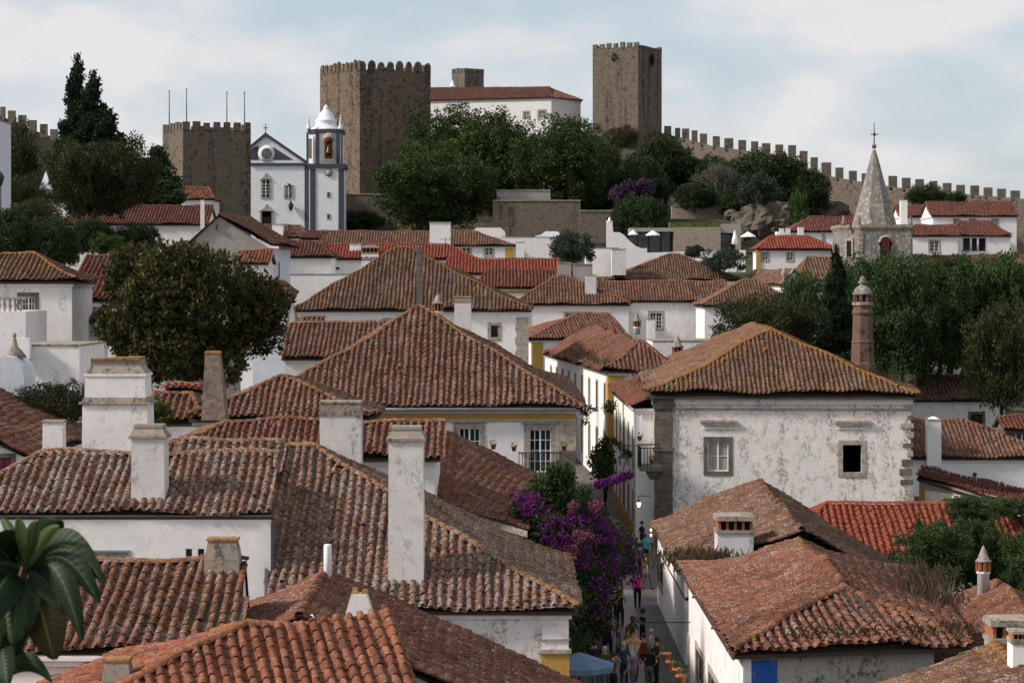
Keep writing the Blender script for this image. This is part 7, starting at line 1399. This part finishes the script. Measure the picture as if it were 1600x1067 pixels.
person('man in a black-and-white striped shirt behind the woman in black', 968, 941, 100, STRIPE, CL['beige'], HAIRG, ('stand', 'down'), 0, 1.78)
person('woman in black holding a camera to her face in the street', 969, 982, 93, CL['black'], CL['black'], HAIRD, ('stand', 'camera'), .2, 1.66)
person('person in white half hidden behind the woman in black', 958, 972, 95, CL['white'], CL['black'], HAIRD, ('stand', 'down'), -.4, 1.68)
person('dark-clad person under the bougainvillea edge', 947, 970, 95.5, CL['navy'], CL['black'], HAIRD, ('walk', 'down'), .4, 1.7)
person('man in a white shirt with a black backpack seen from behind under the bougainvillea', 938, 1022, 87.5, CL['white'], CL['denim'], HAIRD, ('stand', 'down'), math.pi, 1.75, bag=CL['black'])
cr = [(945, 1098, 78, 'olive', 'grey', HAIRG, 'grey-haired person in olive in the crowd beside the blue umbrella'), (966, 1070, 83, 'blue', 'denim', HAIRB, 'person in a blue shirt at the middle of the crowd'), (988, 1050, 84.5, 'olive', 'beige', HAIRB, 'person in an olive shirt right of the lantern'), (1004, 1040, 86, 'black', 'black', HAIRD, 'tall man in black behind the crowd at right'), (975, 1095, 79, 'denim', 'navy', HAIRG, 'grey-haired person in a denim jacket in the crowd'), (958, 1110, 76.5, 'grey', 'black', HAIRD, 'person in grey at the front of the crowd'),
    (990, 1112, 77, 'lilac', 'grey', HAIRG, 'white-haired person in pale lilac at the front of the crowd'), (1005, 1088, 80, 'red', 'black', HAIRD, 'person in dark red at the right of the crowd'), (1018, 1075, 82, 'white', 'navy', HAIRG, 'grey-haired person in a white shirt by the right wall'), (1014, 1108, 78, 'black', 'grey', HAIRB, 'person in black by the right wall at the bottom'), (936, 1075, 82, 'red', 'brown', HAIRB, 'brown-haired person in red by the blue umbrella'), (950, 1058, 84, 'black', 'navy', HAIRD, 'dark-haired person in black at the back of the crowd, left'), (981, 1072, 82.6, 'beige', 'black', HAIRB, 'person in beige squeezed in the middle of the crowd'), (930, 1100, 79, 'navy', 'grey', HAIRD, 'person in navy at the left edge of the crowd'), (1026, 1100, 79.5, 'brown', 'black', HAIRD, 'person in brown against the right wall')]
for i, (px, pf, Y, a, b, hr, l) in enumerate(cr): person(l, px, 0, Y, CL[a], CL[b], hr, list(PROTO)[i % 5], (i * 1.7) % 6.28, 1.62 + .05 * (i % 4), z=sz(Y) - (.0), group=G_S) if False else person(l, px, pf, Y, CL[a], CL[b], hr, list(PROTO)[i % 5], (i * 1.7) % 6.28, 1.62 + .05 * (i % 4), xz=(Xat(px, Y), Y, sz(Y)), group='crowd at the bottom of the street')
for px, Y, a, b, l in [(1003, 118, 'black', 'black', 'dark figure by the shop front far down the street'), (1008, 112, 'teal', 'black', 'person in a teal top by the right wall'), (1010, 104, 'brown', 'grey', 'person in brown by the right wall behind the pink-topped woman'), (906, 172, 'black', 'black', 'distant person in black at the street bend'), (918, 176, 'blue', 'denim', 'distant person in blue at the street bend'), (1000, 108, 'grey', 'black', 'person in grey ahead of the pink-topped woman'), (931, 158, 'black', 'black', 'distant dark-clad person in the middle of the alley'), (938, 150, 'brown', 'black', 'distant person in brown by the dark climbing plant'), (925, 165, 'grey', 'navy', 'distant person in grey at the alley bend, beside the left wall'), (946, 138, 'navy', 'black', 'person in navy below the dark climbing plant')]:
    person(l, px, 0, Y, CL[a], CL[b], HAIRD, ('walk', 'down'), px % 6, 1.7, xz=(Xat(px, Y), Y, sz(Y)), group=G_S)
person('person in a teal shirt seated among the bushes at upper left', 64, 372, 200, CL['teal'], CL['grey'], HAIRG, ('stand', 'hips'), .5, 1.7); person('person in grey left of the one in teal', 56, 372, 202, CL['grey'], CL['grey'], HAIRG, ('stand', 'down'), 0, 1.7)
person('person in blue standing between the merlons of the left castle wall', 44, 206, 301, CL['blue'], CL['denim'], HAIRD, ('stand', 'down'), 0, 1.75)
# ---------------------------------------------------------------- street furniture
def lantern(label, px, ptop, pbot, Y, hang=None, lit=False, s=1.0, post=None):
    c = P(px, ptop, Y); zb = Zat(pbot, Y); h = c.z - zb; o = thing('street_lantern', label, 'street lamp', (c.x, c.y, zb), 'wrought-iron street lanterns'); w_ = h * .62
    m = MB(); m.frus((c.x, c.y), w_ * .5, w_ * .5, w_ * .95, w_ * .95, zb + h * .05, zb + h * .58); m.build('glass_box', [BULB if lit else CURT], o)
    for sx in (-1, 1):
        for sy in (-1, 1): m = MB(); m.tube((c.x + sx * w_ * .26, c.y + sy * w_ * .26, zb), (c.x + sx * w_ * .49, c.y + sy * w_ * .49, zb + h * .6), .018); m.build('corner_bar', [IRON], o)
    m = MB(); m.frus((c.x, c.y), w_ * 1.15, w_ * 1.15, w_ * .35, w_ * .35, zb + h * .6, zb + h * .82); m.frus((c.x, c.y), w_ * .3, w_ * .3, w_ * .3, w_ * .3, zb + h * .82, zb + h * .9); m.ball((c.x, c.y, zb + h * .95), w_ * .1, 6); m.build('lantern_hood', [IRON if label.find('copper') < 0 else TERRAD], o)
    if hang: m = MB(); q = V(hang); m.path([V((c.x, c.y, c.z)), V((c.x, c.y, c.z + h * .45)), V((q.x, q.y, c.z + h * .45)), q], .02); m.build('bracket', [IRON], o)
    return o
lantern('big iron lantern hanging over the street beside the balcony', 973, 706, 728, 112, hang=V((7.2, 112, Zat(690, 112))))
lantern('copper-hooded lantern above the crowd at the bottom of the street', 990, 988, 1024, 72, hang=V((5.9, 72, Zat(972, 72)))); lantern('small lit lantern on the right-hand wall', 998, 780, 792, 112, lit=True, hang=V((7.1, 112, Zat(776, 112))))
for py, Y in ((826, 101), (834, 99)): lantern('tiny lit lamp under the eave of the rusty roof, ' + ('upper' if py < 830 else 'lower') + ' one', 1017, py - 3, py + 4, Y, lit=True)
o = thing('street_lamp', 'green-hooded lamp head at the left edge below the castle wall', 'street lamp', (Xat(1, 160), 160, 4)); m = MB(); m.tube((Xat(1, 160), 160, 4), (Xat(1, 160), 160, Zat(290, 160)), .06); m.build('post', [GREENP], o); m = MB(); m.lathe((Xat(1, 160), 160, 0), [(.1, Zat(290, 160)), (.25, Zat(280, 160)), (.28, Zat(276, 160)), (.05, Zat(268, 160))], 8); m.build('lamp_head', [GREENP], o)
# blue umbrella at the bottom
Y = 74; c = P(905, 1018, Y); o = thing('parasol', 'large blue-grey cafe parasol at the bottom of the street', 'parasol', (c.x, Y, 0)); m = MB(); R_c = 1.25; vs = [(c.x, Y, c.z)]; n_ = 8
for k in range(n_): t = k * 2 * math.pi / n_ + .3; vs.append((c.x + R_c * math.cos(t), Y + R_c * math.sin(t), c.z - .42))
for k in range(n_): t = k * 2 * math.pi / n_ + .3; vs.append((c.x + R_c * math.cos(t), Y + R_c * math.sin(t), c.z - .60))
m.add(vs, [(0, 1 + k, 1 + (k + 1) % n_) for k in range(n_)] + [(1 + k, 9 + k, 9 + (k + 1) % n_, 1 + (k + 1) % n_) for k in range(n_)]); m.build('canopy', [simple('blue_canvas', (.11, .18, .28), .8)], o); m = MB(); m.tube((c.x, Y, 0), (c.x, Y, c.z), .03); m.build('pole', [IRON], o)
for k in range(n_): t = k * 2 * math.pi / n_ + .3; m = MB(); m.tube((c.x, Y, c.z - .04), (c.x + R_c * math.cos(t), Y + R_c * math.sin(t), c.z - .45), .012, n=4); m.build('rib', [IRON], o)
# pots on the walls
for i, (px, py, Y, l) in enumerate([(1040, 1030, 71, 'terracotta pot on the lower right wall, topmost of four'), (1047, 1043, 69, 'terracotta pot on the lower right wall, second from the top'), (1057, 1055, 66.5, 'terracotta pot on the lower right wall, third from the top'), (1063, 1066, 64.5, 'terracotta pot on the lower right wall, cut by the bottom edge'), (803, 704, 103, 'flower pot left of the French-window balcony'), (881, 703, 103, 'flower pot right of the French-window balcony'), (771, 701, 103, 'flower pot at the left end of the ochre-banded wall, by the roof edge'), (1018, 724, 118, 'flower pot beside the iron balcony on the grey stone corner'), (999, 688, 119, 'leafy flower pot above the iron balcony')]):
    if i >= 4 and i < 7: Yp_ = 103.0
    pot(None, px, py, Y, l, .9 if i < 4 else .8, L_DARK if i in (5, 8) else L_BRIGHT)
# iron balcony and railings on the right side of the street
o = thing('iron_balcony', 'curved wrought-iron balcony projecting from the right-hand wall of the street', 'balcony', (7.0, 118, Zat(730, 118))); x0, x1 = Xat(998, 118), Xat(1016, 118); zt_, zb_ = Zat(697, 118), Zat(727, 118)
m = MB(); m.box(x0, x1 + .6, 116.6, 119.4, zb_ - .2, zb_); m.frus(((x0 + x1) / 2 + .5, 118), .5, 1.6, 1.0, 2.4, zb_ - .7, zb_ - .2); m.build('floor_slab', [S_DARK], o)
for k in range(10):
    y = 116.7 + k * .29; m = MB(); m.tube((x0 + .03, y, zb_), (x0 + .03, y, zt_), .022, n=5); m.build('baluster', [IRON], o)
for k in range(4): m = MB(); x = x0 + .05 + k * .17; m.tube((x, 116.65, zb_), (x, 116.65, zt_), .022, n=5); m.build('baluster', [IRON], o)
m = MB(); m.path([(x1 + .5, 116.65, zt_), (x0 + .03, 116.65, zt_), (x0 + .03, 119.4, zt_), (x1 + .6, 119.4, zt_)], .03); m.build('handrail', [IRON], o)
o = thing('white_rack', 'white wooden slatted rack on the wall beside the small red-brown roof', 'rack', (Xat(996, 121.6), 121.6, Zat(685, 121.6)))
for k in range(7): m = MB(); z_ = Zat(652 + k * 5, 121.6); m.box(Xat(991, 121.6), Xat(1002, 121.6), 121.5, 121.6, z_ - .05, z_ + .05); m.build('slat', [WHITEP], o)
for px in (990.5, 1002.5): m = MB(); m.box(Xat(px - .8, 121.6), Xat(px + .8, 121.6), 121.45, 121.65, Zat(685, 121.6), Zat(648, 121.6)); m.build('rail', [WHITEP], o)
m = MB(); o = thing('wall_sign', 'small pale sign board on the corner of the ochre-banded house', 'sign', (Xat(906, 102), 102.2, Zat(750, 102))); m.box(Xat(901, 102), Xat(911, 102), 102.1, 102.2, Zat(750, 102), Zat(742, 102)); m.build('board', [W_GREY], o)
# hanging baskets and climbing plant in the alley
def plantclump(label, pts, n, size, mat, seed, name='climbing_plant', cat='climbing plant', mat2=None):
    rng = np.random.RandomState(seed); lobs = []
    for px, py, Y, r in pts: p = P(px, py, Y); lobs.append((p.x, p.y, p.z, r, r, r))
    vs, fs, rn = leafcloud(lobs, n, size, rng, clump=4, cl_r=.12, shell=.3); o = link(name, npmesh(name, vs, fs, mat, rn, smooth=False)); tag(o, label, cat, kind='stuff' if 'row of' in label else None); return o
plantclump('dark climbing plant filling the alley below the ochre corner', [(944, 700, 128, .55), (938, 712, 128, .65), (934, 724, 127, .65), (948, 712, 128, .6), (944, 730, 126, .6), (946, 688, 128, .3), (934, 738, 126, .5), (949, 745, 126, .5), (949, 725, 127, .5)], 3500, .17, L_DARK, 31); 
plantclump('reddish hanging plant on the ochre corner pilaster', [(953, 634, 140, .45), (955, 642, 140, .25)], 400, .16, L_BROWN, 32, 'hanging_basket', 'hanging basket')
plantclump('dark trailing plant hanging from the corner house eave over the alley', [(912, 640, 108, .2), (916, 648, 108, .16), (914, 658, 108, .14), (922, 639, 110, .12), (928, 642, 111, .12)], 300, .14, L_BROWN, 33); plantclump('row of potted plants along the wall of the narrow house', [(960, 688, 132, .2), (966, 693, 130, .2), (972, 699, 127, .2), (978, 706, 124, .25), (983, 710, 122, .2)], 500, .13, L_BROWN, 34, 'potted_plants', 'potted plants')
# cars behind the stained wall
def car(label, px, pb, Y, L=4.0, rot=.1):
    c = P(px, pb, Y); o = thing('parked_car', label, 'car', (c.x, c.y, c.z), 'white cars parked behind the stained wall'); CARW = bpy.data.materials.get('car_white') or simple('car_white', (.7, .7, .7), .25, .03, spec=.6)
    ca, sa = math.cos(rot), math.sin(rot); t = lambda x, y, z: (c.x + x * ca - y * sa, c.y + x * sa + y * ca, c.z + z); prof = [(-L / 2, .35), (-L / 2, .8), (-L * .44, .92), (-L * .36, 1.38), (L * .08, 1.42), (L * .26, .95), (L * .46, .80), (L / 2, .6), (L / 2, .3)]; n_ = len(prof); m = MB()
    vs = [t(x, -.82, z) for x, z in prof] + [t(x, .82, z) for x, z in prof]; m.add(vs, [tuple(range(n_)), tuple(range(2 * n_ - 1, n_ - 1, -1))] + [(i, n_ + i, n_ + (i + 1) % n_, (i + 1) % n_) for i in range(n_)]); m.build('body', [CARW], o)
    m = MB(); vs = [t(x, -.84, z) for x, z in ((-L * .40, .95), (-L * .33, 1.3), (L * .06, 1.34), (L * .2, .97))]; m.add(vs, [(0, 1, 2, 3)]); m.build('side_window', [GLASS], o)
    for x in (-L * .32, L * .3):
        m = MB(); m.tube(t(x, -.86, .32), t(x, -.6, .32), .32, n=14); wh = m.build('wheel', [CL['black']], o); m = MB(); m.tube(t(x, -.88, .32), t(x, -.8, .32), .18, n=10); m.build('rim', [ZINC], wh)
    m = MB(); m.add([t(L * .5 + .01, -.7, .6), t(L * .5 + .01, -.4, .6), t(L * .475, -.4, .75), t(L * .475, -.7, .75)], [(0, 1, 2, 3)]); m.build('headlight', [GLASS], o)
car('white parked car, left one, behind the stained wall', 857, 378, 296, 3.7, math.pi - .1); car('white parked car, right one, lower, behind the stained wall', 884, 383, 294, 3.9, .05)
# white pinnacle and small garden things at upper left
o = thing('pinnacle', 'white pyramid pinnacle on a pillar at upper left', 'pinnacle', (Xat(70, 215), 215, Zat(330, 215))); m = MB(); c = (Xat(70, 215), 215.5); m.frus(c, 1.1, 1.1, 1.1, 1.1, Zat(330, 215), Zat(296, 215)); m.build('pillar', [W_GREY], o); m = MB(); m.frus(c, 1.2, 1.2, .5, .5, Zat(296, 215), Zat(280, 215)); m.frus(c, .5, .5, .06, .06, Zat(280, 215), Zat(268, 215)); m.build('pyramid', [W_WH2], o)
yardwall('garden_wall', 'short white wall stub with a pillar left of the seated people', 24, 44, 318, 350, 205, 1, W_CLEAN)
yardwall('house_edge', 'sliver of a white building cut by the left edge, under the castle wall', -60, -9, 185, 640, 180, 6, W_SHADE, cat='house')
# rocks under the castle wall
rk = np.random.RandomState(12)
for i, (px, py, Y, r) in enumerate([(1170, 352, 372, 3.0), (1195, 345, 372, 3.6), (1180, 335, 376, 2.6), (1215, 350, 370, 2.8), (1290, 332, 395, 2.6), (1270, 318, 398, 2.4), (1305, 335, 390, 3.0), (1225, 335, 378, 3.0), (1150, 340, 376, 1.8)]):
    c = P(px, py, Y); m = MB(); m.ball(c, r, 9, .75); me = m.mesh('rock', [ROCK]); co = np.zeros(len(me.vertices) * 3); me.vertices.foreach_get('co', co); co = co.reshape(-1, 3); cc = np.array(c); d = co - cc; k_ = 1 + .22 * np.sin(d @ np.array([1.1, .7, 1.9]) + i) + .15 * np.sin(d @ np.array([-2.3, 1.4, 2.9]) + 2 * i); me.vertices.foreach_set('co', (cc + d * k_[:, None]).ravel())
    for p_ in me.polygons: p_.use_smooth = False
    o = link('rock', me); tag(o, 'weathered tan boulder, ' + ['lower left of the rock pile above the cafe', 'biggest in the middle of the rock pile', 'upper left of the rock pile', 'right of the rock pile by the bright bush', 'biggest at the foot of the castle wall', 'upper one at the foot of the castle wall', 'lowest one at the foot of the castle wall', 'top of the rock pile by the bright bush', 'small one left of the rock pile'][i], 'rock', 'boulders under the castle wall')
# aerials and wires
for i, (px, pt, pb, Y, l) in enumerate([(696, 372, 400, 236, 'thin television aerial above the bright red roof'), (1163, 525, 560, 175, 'thin mast on the terrace wall')]):
    o = thing('aerial', l, 'aerial', (Xat(px, Y), Y, Zat(pb, Y))); m = MB(); m.tube((Xat(px, Y), Y, Zat(pb, Y)), (Xat(px, Y), Y, Zat(pt, Y)), .04); m.build('mast', [IRON], o); m = MB(); m.tube((Xat(px, Y) - .6, Y, Zat(pt + 2, Y)), (Xat(px, Y) + .6, Y, Zat(pt + 2, Y)), .025); m.build('crossbar', [IRON], o)
